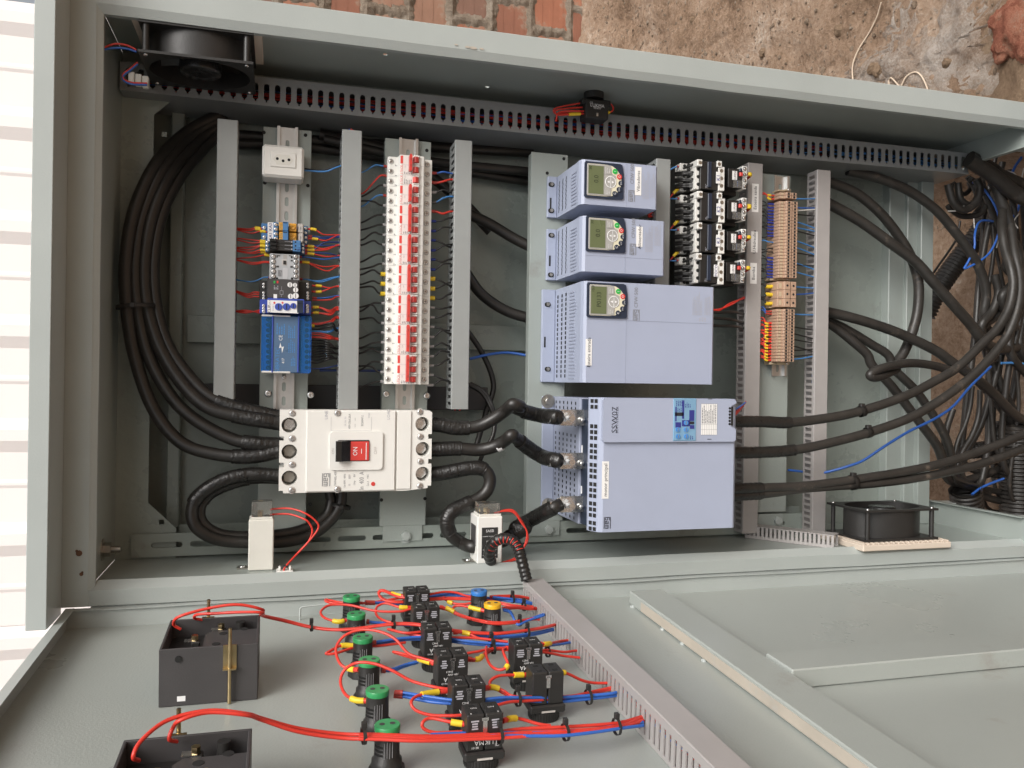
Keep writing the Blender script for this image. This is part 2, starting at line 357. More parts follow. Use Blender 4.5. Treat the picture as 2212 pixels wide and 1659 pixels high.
# bottom flanges round the open base, feet
m = MB(); m.box(UB - .002, UB, VL, VL + .052, WR, -.004); m.box(UB - .014, UB - .002, VL + .050, VL + .052, WR, -.004); m.part('bottom_flange', PAINT, CB)
m = MB(); m.box(UB - .002, UB, VR - .052, VR, WR, -.004); m.box(UB - .012, UB - .002, VR - .052, VR - .050, WR, -.004); m.part('bottom_flange', PAINT, CB)
for v0 in (VL, VR - .05):
    for w0 in (WR + .005, -.06): m = MB(); m.box(UB, GU + .03, v0 + .004, v0 + .046, w0, w0 + .045, .002); m.part('foot', PAINTW, CB)
# mounting strips, DIN rails, screws and holes
STR = []
for a0, a1 in ((-.033, .049), (.179, .263), (.456, .530), (.936, 1.023)):
    m = MB(); m.box(a0, a1, -.262 if a0 < .9 else -.258, .443, -.1835, -.181, .0008); m.box(a0, a0 + .002, -.25, .44, -.20, -.1835); m.box(a1 - .002, a1, -.25, .44, -.20, -.1835); m.box(a0 + .006, a1 - .006, -.29, -.262, -.1843, -.1815)
    STR.append(m.part('mounting_strip', PAINT, CB))
for k, x, y in ((0, 570, 286), (0, 660, 292), (0, 572, 395), (0, 665, 401), (0, 670, 1089), (1, 922, 325), (1, 824, 1080), (1, 918, 1077), (2, 1218, 343), (2, 1182, 374), (3, 1704, 340), (0, 575, 610)):
    q = P(x, y, -.181); m = MB(); m.cyl((q.x, q.y, -.1812), (q.x, q.y, -.1806), .0032, 14); m.part('screw_hole', VOID, STR[k])
def screw(parent, p, r=.0035, mt=STEEL, name='screw', h=.0018, d=(0, 0, 1), star=True):
    p = Vector(p); d = Vector(d); x = d.orthogonal().normalized(); y = d.cross(x); m = MB(); m.rings(p, d, [(0, r), (h * .7, r), (h, r * .75), (h * .95, r * .3), (h * .8, 0)], 14)
    if star:
        for e in (x + y, x - y):
            e = e.normalized(); f = d.cross(e) * r * .11
            c = p + d * (h + .0002); m.add([c - e * r * .6 - f, c - e * r * .6 + f, c + e * r * .6 + f, c + e * r * .6 - f], [(0, 1, 2, 3)])
    return m.part(name, mt, parent)
for k, x, y in ((0, 579, 850), (0, 671, 853), (1, 834, 851), (1, 922, 855)): screw(STR[k], P(x, y, -.181), .0062, STEEL, h=.003)
def din(uc, v0, v1):
    m = MB(); hs_ = []; v = v0 + .008
    while v < v1 - .02: hs_.append([(a, b) for a, b in rrect(uc - .0032, uc + .0032, v, v + .016, .0031)]); v += .025
    m.poly([(uc - .0135, v0), (uc + .0135, v0), (uc + .0135, v1), (uc - .0135, v1)], -.1808, -.1798, hs_)
    for sgn in (-1, 1):
        a, b = sorted((uc + sgn * .0135, uc + sgn * .0125)); m.box(a, b, v0, v1, -.1798, -.1735)
        a, b = sorted((uc + sgn * .0125, uc + sgn * .0175)); m.box(a, b, v0, v1, -.1735, -.1725)
    return m.part('din_rail', GALV, CB)
UC1, UC2, UC3 = P(619, 450, -.178).x, P(880, 450, -.178).x, P(1680, 800, -.178).x
din(UC1, P(619, 886, -.178).y, P(619, 275, -.178).y); din(UC2, P(880, 884, -.178).y, P(880, 300, -.178).y); din(UC3, P(1680, 812, -.178).y, .44)
screw(STR[0], (UC1, P(617, 815, -.178).y, -.1795), .004, STEEL)
# ---------------------------------------------------------------- the door, standing open a little past a right angle (door axes: u, -s, h)
DR = MB(); DU0, DU1, DW = -.293, 1.47, .86
DOE = bpy.data.objects.new('door', None)
m = MB(); m.box(DU0, DU1, -DW, .0, -.0016, 0)
dm = m.mesh('door', PDOOR); bpy.data.objects.remove(DOE)
door = bpy.data.objects.new('door', dm); COL.objects.link(door); door.parent = CB
door.matrix_basis = Matrix.Translation(-ORG[CB]) @ (CAB.inverted() @ DOOR)
ORG[door] = Vector((0, 0, 0))
m = MB(); m.box(DU0, DU0 + .0016, -DW, 0, 0, .030); m.box(DU0 + .0016, DU0 + .012, -DW, 0, .0284, .030); m.part('door_lip', PAINTW, door)
m = MB(); n = 40
for i in range(n):
    a, b = DU0 + .0016 + (DU1 - DU0 - .0016) * i / n, DU0 + .0016 + (DU1 - DU0 - .0016) * (i + 1) / n
    m.box(a, b, -.0016, .004, 0, .028); m.box(a, b, -.006, -.0016, .0265, .028)
m.v = [(q[0], q[1] + (.0016 * noise.noise(Vector((q[0] * 6, 2, 0))) if q[2] > .02 else 0), q[2] + (.0016 * noise.noise(Vector((q[0] * 6, 8, 0))) if q[2] > .02 else 0)) for q in m.v]
m.part('door_lip', PAINTW, door)
m = MB(); m.box(.572, .633, -.80, -.041, .0005, .022, .0018); st1 = m.part('door_stiffener', PDOOR, door)
m = MB(); m.box(.5712, .5722, -.79, -.09, .003, .0175); m.part('primer_patch', BARE, st1)
m = MB(); m.box(.6335, 1.40, -.412, -.352, .0005, .026, .0018)
m.part('door_stiffener', PDOOR, door)
for u_, s_ in ((.571, .06), (.571, .17), (.5712, .235), (.5712, .30), (.634, .26), (.634, .30), (.635, .335), (.638, .348), (.66, .345)):
    m = MB(); c = Vector((u_, -s_, .002)); m.rings(c + Vector((0, 0, -.002)), (0, 0, 1), [(0, .0045), (.0025, .0038), (.0035, 0)], 8)
    m.v = [tuple(Vector(q) + Vector((noise.noise(Vector(q) * 300), noise.noise(Vector(q) * 310 + Vector((5, 0, 0))), 0)) * .003) for q in m.v]; m.part('weld_bead', PAINTW, st1)
# ---------------------------------------------------------------- wire ducts
def comb(m, length, h, pitch, slotw, t=.0016, base=.012, neck=.0, top=.011):
    """slotted duct wall in a local plane: a along its length, b from the base up"""
    n = int(length / pitch); pts = [(0, 0), (length, 0), (length, h)]
    for i in range(n - 1, -1, -1):
        c = (i + .5) * pitch + (length - n * pitch) / 2; s = slotw / 2
        if neck:
            k = neck / 2; y1 = h - top
            pts += [(c + k, h), (c + k, y1 + .001), (c + s, y1 - .002), (c + s, base + s * .8)] + [(c + s * .7, base + s * .25), (c, base), (c - s * .7, base + s * .25)] + [(c - s, base + s * .8), (c - s, y1 - .002), (c - k, y1 + .001), (c - k, h)]
        else: pts += [(c + s, h), (c + s, base), (c - s, base), (c - s, h)]
    pts.append((0, h)); return pts
def duct_v(u0, u1, v0, v1, wt, label, mt, wb=-.1805, pitch=.0125, slotw=.006, lidlip=.008, frame=CAB):
    """duct running across the cabinet on a strip; lid faces out"""
    T = thing('wire_duct', label, 'wire duct', ((u0 + u1) / 2, (v0 + v1) / 2, wb), 'slotted wire ducts', frame)
    h = wt - wb - .002
    for i, uu in enumerate((u0 + .0008, u1 - .0008)):
        m = MB(); pts = comb(m, v1 - v0, h, pitch, slotw, neck=.0022 if mt is not DUCTP else 0, base=.012 if mt is not DUCTP else .005)
        m.poly([(v0 + a, wb + b) for a, b in pts], uu - .0008, uu + .0008, ax='a'); m.part('slotted_side', mt, T)
    m = MB(); m.box(u0 + .0017, u1 - .0017, v0, v1, wb, wb + .0015); m.part('base', mt, T)
    m = MB(); m.poly([(u0 - .0012, wt - lidlip), (u0 - .0012, wt - .0012), (u0, wt), (u1, wt), (u1 + .0012, wt - .0012), (u1 + .0012, wt - lidlip), (u1 - .0001, wt - lidlip), (u1 - .0001, wt - .0016), (u0 + .0001, wt - .0016), (u0 + .0001, wt - lidlip)], v0, v1)
    m.v = [(q[0], q[2], q[1]) for q in m.v]; m.f = [f[::-1] for f in m.f]; m.part('lid', mt, T)
    return T
def vy(x, y, w): return P(x, y, w).y
# thin conductors packed inside ducts, one bundle object each (seen only through the slots)
def bundle(pts0, pts1, n, spread, mats, label, frame=CAB):
    a, b = Vector(pts0), Vector(pts1); ax = (b - a).normalized(); x = ax.orthogonal().normalized(); y = ax.cross(x)
    per = {}
    for i in range(n):
        mt = random.choice(mats); off = [(x * random.uniform(-1, 1) * spread[0] + y * random.uniform(-1, 1) * spread[1]) for _ in range(7)]
        per.setdefault(mt, MB()).tube(spl([a + (b - a) * (k / 6) + off[k] for k in range(7)], 4), .0013, 5, False)
    for mt, mm in per.items(): mm.thing('wire_bundle', mt, label % mt.name.replace('_', ' '), 'wires', None, frame, 'stuff')
w1 = -.112; d1 = P(468, 480, w1).x
D1 = duct_v(d1, d1 + .030, P(490, 886, w1).y, P(490, 258, w1).y, w1, 'plain grey wire duct beside the looping black supply cables', DUCT)
w2 = -.108; d2 = P(738, 480, w2).x
D2 = duct_v(d2, d2 + .031, P(760, 884, w2).y, P(760, 281, w2).y, w2, 'grey slotted wire duct between the relays and the red-handled breakers', DUCT)
w3 = -.125; d3 = P(982, 500, w3).x
D3 = duct_v(d3, d3 + .029, P(1000, 884, w3).y, P(1000, 303, w3).y, w3, 'grey slotted wire duct between the breakers and the big lavender drives', DUCT)
w4 = -.10; d4 = P(1419, 400, w4).x
D4 = duct_v(d4, d4 + .027, P(1430, 636, w4).y, P(1430, 343, w4).y, w4, 'short grey wire duct between the drives and the labelled contactors', DUCT)
w5 = -.145; d5 = P(1612, 700, w5).x
D5 = duct_v(d5, d5 + .032, P(1620, 1152, w5).y, P(1625, 352, w5).y, w5, 'mauve grey wire duct carrying the three small paper name labels', DUCTP, slotw=.0075)
w6 = -.145; d6 = P(1762, 700, w6).x
D6 = duct_v(d6, d6 + .030, P(1770, 1150, w6).y, P(1775, 367, w6).y, w6, 'mauve grey wire duct beyond the beige terminal blocks', DUCTP, slotw=.0075)
for s_, y0, y1, x in (('Esteira saida', 397, 458, 1632), ('U.Hidraulica', 500, 545, 1630), ('Bomba', 568, 613, 1628)):
    a, b = P(x, y0, w5 + .0004), P(x, y1, w5 + .0004); m = MB(); m.box(a.x - .0075, a.x + .0075, b.y, a.y, w5 + .0001, w5 + .0005); m.part('paper_label', PAP, D5)
    txt(D5, s_, (a.x, (a.y + b.y) / 2, w5 + .0008), .0095, INK)
# long horizontal-lid duct down the right side: slotted side outwards, lid towards the middle
wf = -.155; vt = P(548, 165, wf).y; ve = P(548, 222, wf).y; ue = P(2093, 315, wf).x; wbk = wf - .112
LD = thing('wire_duct', 'long dark grey slotted duct running down the right side of the cabinet', 'wire duct', (.5, vt, wf - .05), 'slotted wire ducts')
def bendv(u): return .004 * math.sin((u + .2) * 2.6)        # it is slightly bowed
L = ue - UT - .004; pts = comb(None, L, vt - ve - .0005, .0181, .0088, neck=.0024, base=.0085, top=.0075)
m = MB(); m.poly([(UT + .003 + a, vt - b) for a, b in pts], wf - .0018, wf); m.v = [(q[0], q[1] - bendv(q[0]), q[2]) for q in m.v]; m.part('slotted_side', DUCTD, LD)
m = MB(); m.poly([(UT + .003 + a, vt - b) for a, b in pts], wbk, wbk + .0018); m.part('slotted_side', DUCTD, LD)
m = MB()
for i in range(30):
    a, b = UT + .003 + L * i / 30, UT + .003 + L * (i + 1) / 30; e0, e1 = -bendv(a), -bendv(b); lip = .004
    for p_, q_ in (((ve - .0016, wbk - .002), (ve, wf + .0012)), ((ve, wf + .0003), (ve + lip, wf + .0016)), ((ve, wbk - .002), (ve + lip, wbk - .0005))):
        m.add([(a, p_[0] + e0, p_[1]), (a, q_[0] + e0, p_[1]), (a, q_[0] + e0, q_[1]), (a, p_[0] + e0, q_[1]), (b, p_[0] + e1, p_[1]), (b, q_[0] + e1, p_[1]), (b, q_[0] + e1, q_[1]), (b, p_[0] + e1, q_[1])],
              [(0, 3, 7, 4), (3, 2, 6, 7), (2, 1, 5, 6), (1, 0, 4, 5)])
m.part('lid', DUCTD, LD)
m = MB(); m.box(UT + .003, ue - .001, vt + .0003, vt + .002, wbk + .002, wf - .002); m.part('base', DUCTD, LD)
for u_ in (-.1, .35, .8, 1.2): m = MB(); m.box(u_ - .02, u_ + .02, vt + .002, VR, wbk + .01, wbk + .025); m.part('bracket', PAINT, LD)
bundle((UT + .03, (vt + ve) / 2, wf - .028), (ue - .35, (vt + ve) / 2, wf - .028), 24, (.012, .012), [WRED, WRED, WRED, WBLU, WBLK], '%ss packed inside the long side duct')
bundle((ue - .45, (vt + ve) / 2, wf - .02), (ue - .02, (vt + ve) / 2, wf - .02), 18, (.012, .012), [WBLK, WBLK, WSKY], '%ss inside the lower end of the long side duct')
for Dn, dx, wq, mats, lab in ((D2, d2 + .015, -.145, [WRED, WRED, WBLU, WBLK], '%ss inside the duct beside the relays'), (D3, d3 + .015, -.155, [WRED, WBLK, WBLK], '%ss inside the duct beside the breakers'),
                          (D5, d5 + .016, -.162, [WRED, WRED, WBLK, WBLU], '%ss inside the duct with the paper labels'), (D6, d6 + .015, -.162, [WBLK, WBLK, WSKY], '%ss inside the duct beyond the terminals')):
    bundle((dx, -.05 if dx < .6 else -.2, wq), (dx, .44, wq), 16, (.008, .008), mats, lab)
# short duct on the left wall leading to the door
a = PV(1617, 1160, VL + .001); u0 = P(1617, 1150, -.13).x; u1 = P(1790, 1190, -.05).x
LO = thing('wire_duct', 'short mauve grey duct lying along the left wall below the soft starter', 'wire duct', (u0, VL, -.1), 'slotted wire ducts')
p0, p1 = Vector((P(1612, 1170, -.16).x, 0, -.165)), Vector((P(1800, 1195, -.03).x, 0, -.028)); dv = (p1 - p0).normalized(); pn = Vector((dv.z, 0, -dv.x)); Lq = (p1 - p0).length
pts = comb(None, Lq, .024, .0085, .0036, base=.006)
for off, nm in ((.0, 'slotted_side'), (-.030, 'slotted_side')):
    m = MB(); m.poly([(a_, b_) for a_, b_ in pts], 0, .0015); m.v = [tuple(p0 + dv * q[0] + Vector((0, VL + .0005 + q[1], 0)) - pn * (off + q[2])) for q in m.v]; m.part(nm, DUCTP, LO)
m = MB(); m.box(0, Lq, .0245, .026, -.0315, .0025); m.v = [tuple(p0 + dv * q[0] + Vector((0, VL + q[1], 0)) - pn * (-q[2] if 0 else q[2] * -1 * -1)) for q in m.v]; m.part('lid', DUCTP, LO)

RUST = mat('rust_spot', (.13, .065, .035), .8, var=.3, vs=90)
for x, y, r_ in ((171, 1195, .0045), (166, 1190, .002), (176, 1240, .0028), (178, 1236, .0016)):
    p = P(x, y, .0002); m = MB(); m.poly([(p.x + r_ * (1 + .5 * noise.noise(Vector((i, x, 0)))) * math.cos(i * .7), p.y + r_ * (1 + .5 * noise.noise(Vector((i, y, 3)))) * math.sin(i * .7)) for i in range(9)], .0010, .0013); m.part('rust_spot', RUST, CB)
for x, y, r_ in ((1010, 102, .003), (1022, 104, .004), (985, 97, .002), (1040, 106, .0025)):
    p = P(x, y, .0002); m = MB(); m.poly([(p.x + r_ * 1.6 * (1 + .5 * noise.noise(Vector((i, x, 0)))) * math.cos(i * .7), p.y + r_ * .6 * math.sin(i * .7)) for i in range(9)], .0012, .0015); m.part('paint_chip', BARE, CB)
# ---------------------------------------------------------------- devices on the mounting strips
ORD = 'first second third fourth fifth sixth seventh eighth ninth tenth eleventh twelfth thirteenth fourteenth fifteenth sixteenth seventeenth eighteenth nineteenth twentieth twenty-first twenty-second twenty-third twenty-fourth twenty-fifth twenty-sixth'.split()
def cr(X, Y, s): return lambda x, y: ((X + x / s) / 1.8228, (Y + y / s) / 1.8228)
cA = cr(1480, 580, 7.373); cBz = cr(900, 840, 4.809); c2 = cr(1000, 0, 2.011); c2b = cr(1000, 700, 2.011); c2c = cr(1000, 1500, 2.011)
c3b = cr(2000, 600, 2.011); c3c = cr(2000, 1400, 2.011); cD = cr(2600, 610, 5.53); cE = cr(2980, 720, 2.2433); c4b = cr(3000, 600, 2.0736); c4c = cr(3000, 1400, 2.0736); c4 = cr(3000, 0, 2.0736); c3 = cr(2000, 0, 2.011); c1 = cr(0, 0, 2.011); c1c = cr(0, 1500, 2.011)
def R(c, x0, y0, x1, y1, w):            # rectangle seen in a crop -> (u0, u1, v0, v1) on plane w
    a, b = P(*c(x0, (y0 + y1) / 2), w), P(*c(x1, (y0 + y1) / 2), w); t, d = P(*c((x0 + x1) / 2, y0), w), P(*c((x0 + x1) / 2, y1), w)
    return a.x, b.x, d.y, t.y
def rbox(m, r, w0, w1, ch=0): return m.box(r[0], r[1], r[2], r[3], w0, w1, ch)
def plabel(parent, s, r, w, size, ink=INK, mt=PAP, hand=0):
    m = MB(); rbox(m, r, w, w + .0004); m.part('paper_label', mt, parent)
    txt(parent, s, ((r[0] + r[1]) / 2 + size * .05, (r[2] + r[3]) / 2, w + .0007), size, ink, sx=1.0)
def fine(parent, r, w, rows, mt=GRYL, seed=1, along='v', fill=.55):      # rows of illegible fine print
    rnd = random.Random(seed); m = MB(); n = rows
    for i in range(n):
        if along == 'v':
            a = r[0] + (r[1] - r[0]) * (i + .25) / n; b = a + (r[1] - r[0]) / n * .42; v = r[2]; e = r[2] + (r[3] - r[2]) * rnd.uniform(.6, 1)
            while v < e:
                l = rnd.uniform(.0012, .0045); m.add([(a, v, w), (b, v, w), (b, min(v + l, e), w), (a, min(v + l, e), w)], [(0, 1, 2, 3)]); v += l + .0009
    return m.part('fine_print', mt, parent)
def weg(parent, pos, size, mt, frame=True):     # squared three-letter maker's mark between two rules, reading along v
    m = MB(); u0, v0, w0 = pos; t = .17
    def bar(x0, y0, x1, y1): m.box(u0 - max(y0, y1) * size, u0 - min(y0, y1) * size, v0 + min(x0, x1) * size, v0 + max(x0, x1) * size, w0, w0 + .0004)
    for x in (0, .42, .84): bar(x, 0, x + t, 1)
    bar(t, 0, .84, t)
    e = 1.25; bar(e, 0, e + t, 1); bar(e + t, 1 - t, e + .7, 1); bar(e + t, 0, e + .8, t); bar(e + t, .42, e + .7, .42 + t * .9); bar(e + .7, .42, e + .7 + t, 1)
    g = 2.35; bar(g, .2, g + t, 1); bar(g + t, 1 - t, g + .7, 1); bar(g + .7, -.3, g + .7 + t, 1); bar(g + t, .2, g + .7, .2 + t * .9); bar(g, -.3, g + .7, -.3 + t * .8)
    if frame: bar(0, 1.2, 3.25, 1.2 + t); bar(0, -.62, 3.25, -.62 + t); 
    m.v = [(q[0], q[1] - 1.6 * size, q[2]) for q in m.v]
    return m.part('maker_mark', mt, parent)
# --- socket outlet
r = R(c2, 65, 1150, 397, 1405, -.132); S = thing('socket_outlet', 'white three-hole power socket on the first mounting strip', 'socket', (r[0], r[2], -.181))
m = MB(); rbox(m, r, -.1805, -.132, .004); m.part('housing', WHT, S)
q = R(c2, 128, 1208, 333, 1326, -.132); m = MB(); rbox(m, q, -.1318, -.1302, .0008); m.part('insert', WHT, S)
cu, cv = (q[0] + q[1]) / 2, (q[2] + q[3]) / 2
hx = [(cu - .017, cv), (cu - .010, cv + .0085), (cu + .010, cv + .0085), (cu + .017, cv), (cu + .010, cv - .0085), (cu - .010, cv - .0085)]
m = MB(); m.poly(hx, -.1302, -.1298); m.part('socket_face', WHTB, S)
for du, dv in ((-.0095, .001), (0, -.002), (.0095, .0005)): m = MB(); m.cyl((cu + du, cv + dv, -.130), (cu + du, cv + dv, -.1294), .0024, 12); m.part('socket_hole', VOID, S)
# --- plug-in relays
def tscrew(parent, p, r=.0032, mt=STEEL): return screw(parent, p, r, mt, 'terminal_screw')
for k, (y, tagt) in enumerate(((160, 'KA3'), (340, 'KA1'))):
    T = None
    def rr(x0, x1, w, dy0=0, dy1=0): return R(cBz, x0, y + dy0, x1, y + 182 + dy1, w)
    r = rr(620, 1500, -.150); T = thing('plug_in_relay', 'blue plug-in relay with orange module, hand-lettered white tag %s' % tagt, 'relay', (r[0], r[2], -.1725), 'plug-in relays')
    vv = rr(850, 940, -.125); v0, v1 = vv[2] + .0002, vv[3] - .0002
    def B(x0, x1, w0, w1, nm, mt, ch=.0006, s0=0, s1=0): r = rr(x0, x1, w1); m = MB(); m.box(r[0], r[1], v0 + s0, v1 - s1, w0, w1, ch); return m.part(nm, mt, T), r
    B(618, 1500, -.1795, -.158, 'socket_base', RBLD); _, r = B(618, 742, -.158, -.145, 'terminal_step', RBLU); tscrew(T, ((r[0] + r[1]) / 2, (v0 + v1) / 2, -.145), .0034)
    B(738, 850, -.158, -.132, 'tag_carrier', RBLU); r = rr(740, 850, -.132); m = MB(); m.box(r[0], r[1], v0, v1, -.132, -.1314); m.part('paper_tag', PAP, T); txt(T, tagt, ((r[0] + r[1]) / 2, (v0 + v1) / 2, -.131), .0072, INKB)
    _, r = B(850, 940, -.158, -.128, 'terminal_step', RBLU)
    for f in (.25, .75): tscrew(T, ((r[0] + r[1]) / 2, v0 + (v1 - v0) * f, -.128), .0030)
    _, r = B(958, 1030, -.158, -.120, 'relay_body', ORA, .0006, .001, .001)
    m = MB()
    for i in range(4): m.box(r[0] + .001, r[1] - .002, v0 + .002 + i * .003, v0 + .0032 + i * .003, -.120, -.1196)
    m.part('contact_strip', BRASS, T)
    B(1028, 1132, -.158, -.112, 'relay_cover', RBLU, .0008, -.0004, .0008); r = rr(1035, 1110, -.112); m = MB(); m.box(r[0], r[1], v1 - .0035, v1 - .0022, -.112, -.1117); m.part('slot', VOID, T)
    _, r = B(1142, 1288, -.158, -.122, 'led_module', ORA, .001, .001, .001); m = MB(); m.rings(((r[0] + r[1]) / 2, (v0 + v1) / 2, -.122), (0, 0, 1), [(0, .0045), (.0012, .0042), (.0012, .002), (.0004, .0018)], 10); m.part('module_knob', ORA, T)
    _, r = B(1308, 1422, -.158, -.126, 'retaining_clip', LGRY, .0018); m = MB(); a = (r[0] + r[1]) / 2; b = (v0 + v1) / 2; m.poly([(a - .0012, b), (a, b - .004), (a + .0012, b), (a, b + .004)], -.126, -.1257); m.part('clip_mark', GRYP, T)
    _, r = B(1425, 1500, -.158, -.146, 'terminal_step', RBLD)
    for f in (.25, .75): tscrew(T, ((r[0] + r[1]) / 2, v0 + (v1 - v0) * f, -.146), .0026)
# --- slim relays
lb = ['uppermost black slim relay, next to the tagged blue relays', 'black slim relay between two others of its kind', 'black slim relay with blue pen scribble, next to the grey mini contactor']
for k in range(3):
    y = 492 + k * 70
    r = R(cBz, 780, y, 1365, y + 69, -.108); v0, v1 = r[2], r[3]
    T = thing('slim_relay', lb[k], 'relay', (r[0], v0, -.1725), 'slim black relays')
    def B(x0, x1, w0, w1, nm, mt, ch=.0004): q = R(cBz, x0, y, x1, y + 69, w1); m = MB(); m.box(q[0], q[1], v0, v1, w0, w1, ch); m.part(nm, mt, T); return q
    B(700, 1445, -.1795, -.150, 'socket_base', RBLD)
    q = B(697, 778, -.150, -.132, 'terminal_step', RBLU); tscrew(T, ((q[0] + q[1]) / 2, (v0 + v1) / 2, -.132), .0026)
    B(780, 1215, -.150, -.112, 'relay_body', BLK); B(780, 918, -.112, -.106, 'lever', BLKG, .0015)
    q = R(cBz, 1060, y + 15, 1195, y + 45, -.1118); m = MB(); m.box(q[0], q[1] - .001, (v0 + v1) / 2 - .0002, (v0 + v1) / 2 + .0002, -.112, -.1117); m.cyl((q[1], (v0 + v1) / 2, -.112), (q[1], (v0 + v1) / 2, -.1117), .0013, 10); m.part('print_mark', GRYL, T)
    q = B(1215, 1366, -.150, -.112, 'led_head', RBLU); m = MB(); m.cyl((q[0] + .0045, (v0 + v1) / 2, -.112), (q[0] + .0045, (v0 + v1) / 2, -.1115), .0014, 10); m.part('led', VOID, T)
    if k == 2:
        m = MB(); m.tube(spl([(q[0] + .007, v0 + .001, -.1116), (q[0] + .009, v1 - .001, -.1116), (q[0] + .0095, v0 + .0012, -.1116), (q[0] + .0115, v1 - .0015, -.1116), (q[0] + .012, v0 + .0016, -.1116), (q[0] + .0135, v1 - .002, -.1116)], 4), .0002, 4); m.part('pen_scribble', INKB, T)
    q = B(1370, 1448, -.150, -.136, 'terminal_step', RBLD); tscrew(T, ((q[0] + q[1]) / 2, (v0 + v1) / 2, -.136), .0026)
# --- mini contactor
wq = -.116; r = R(cBz, 775, 768, 1345, 1262, wq); T = thing('mini_contactor', 'light grey mini contactor with ten terminal screws below the slim relays', 'contactor', (r[0], r[2], -.1725))
m = MB(); rbox(m, r, -.135, wq, .0012); m.part('housing', CGRY, T); m = MB(); m.box(r[0] + .001, r[1] - .001, r[2] + .001, r[3] - .001, -.1795, -.135); m.part('base', BLK, T)
for x in (850, 1272):
    for i in range(5): q = P(*cBz(x, 820 + i * 94), wq); m = MB(); m.cyl((q.x, q.y, wq), (q.x, q.y, wq + .0002), .0044, 14); m.part('screw_well', DGR, T); screw(T, (q.x, q.y, wq + .0002), .0036, STEEL, 'terminal_screw')
for x0, y0, x1, y1, mt in ((910, 795, 980, 812, VOID), (910, 812, 930, 838, VOID), (1142, 798, 1190, 812, VOID), (1180, 812, 1212, 850, VOID), (905, 990, 955, 1025, DGR), (1170, 995, 1215, 1032, DGR), (1178, 885, 1215, 910, VOID), (1035, 785, 1108, 858, KGRY), (1012, 872, 1100, 985, LGRY)):
    q = R(cBz, x0, y0, x1, y1, wq); m = MB(); rbox(m, q, wq, wq + .0004); m.part('recess', mt, T)
q = R(cBz, 1035, 895, 1090, 970, wq); m = MB(); rbox(m, q, wq, wq + .0014, .0004); m.part('plunger', BLK, T)
q = R(cBz, 1025, 1035, 1118, 1258, wq); m = MB(); rbox(m, q, wq, wq + .0003); m.part('marking_plate', mat('pale_grey', (.52, .53, .55), .4), T)
q = P(*cBz(972, 1135), wq); weg(T, (q.x + .0012, q.y, wq + .0002), .0032, GRYP)
for x in (918, 1202): q = P(*cBz(x, 1235), wq); m = MB(); m.cyl((q.x, q.y, wq), (q.x, q.y, wq + .0003), .002, 12); m.part('hole', VOID, T)
# --- time relay (black)
w1_, w2_ = -.100, -.135; r = R(c2b, 105, 808, 355, 972, w1_); rb = R(c2b, 42, 822, 458, 975, w2_)
T = thing('time_relay', 'black time relay with white trimmer dials and a green light', 'relay', (rb[0], rb[2], -.1725))
m = MB(); m.box(rb[0], rb[1], rb[2], rb[3], -.1795, w2_, .0008); m.part('terminal_base', BLK, T); m = MB(); m.box(r[0], r[1], rb[2] + .0003, rb[3], w2_, w1_, .0015); m.part('front_body', DGR, T)
for x in (78, 425):
    for i, y in enumerate((843, 866, 888, 912, 935, 957)): q = P(*c2b(x, y), w2_); (screw(T, (q.x, q.y, w2_), .0026, STEEL, 'terminal_screw') if i != 2 else None)
for x, mt in ((162, BGRN), (187, RED)): q = P(*c2b(x, 826), w1_); m = MB(); m.box(q.x - .0013, q.x + .0013, q.y - .002, q.y + .002, w1_, w1_ + .0006); m.part('led', mt, T)
for x, y, rd in ((285, 848, .0042), (325, 850, .0034), (330, 888, .0042), (330, 935, .0048), (290, 940, .0044)):
    q = P(*c2b(x, y), w1_); m = MB(); m.cyl((q.x, q.y, w1_), (q.x, q.y, w1_ + .0012), rd, 18); m.part('trimmer_dial', WPR, T); m = MB(); m.box(q.x - .0005, q.x + .0005, q.y - rd * .8, q.y + rd * .8, w1_ + .0012, w1_ + .0015); m.part('dial_slot', DGR, T)
q = R(c2b, 205, 893, 232, 925, w1_); m = MB(); a0, a1, b0, b1 = q
for e in ((a0, a1, b0, b0 + .0005), (a0, a1, b1 - .0005, b1), (a0, a0 + .0005, b0, b1), (a1 - .0005, a1, b0, b1), ((a0 + a1) / 2 - .0002, (a0 + a1) / 2 + .0002, b1, b1 + .007), ((a0 + a1) / 2 - .0002, (a0 + a1) / 2 + .0002, b0 - .004, b0)): m.box(e[0], e[1], e[2], e[3], w1_, w1_ + .0003)
m.part('circuit_symbol', GRYL, T)
fine(T, R(c2b, 155, 850, 196, 885, w1_ + .0003), w1_ + .0003, 3, GRYL, 2); q = R(c2b, 155, 922, 182, 958, w1_); m = MB(); rbox(m, q, w1_, w1_ + .0003); m.part('white_mark', WPR, T)
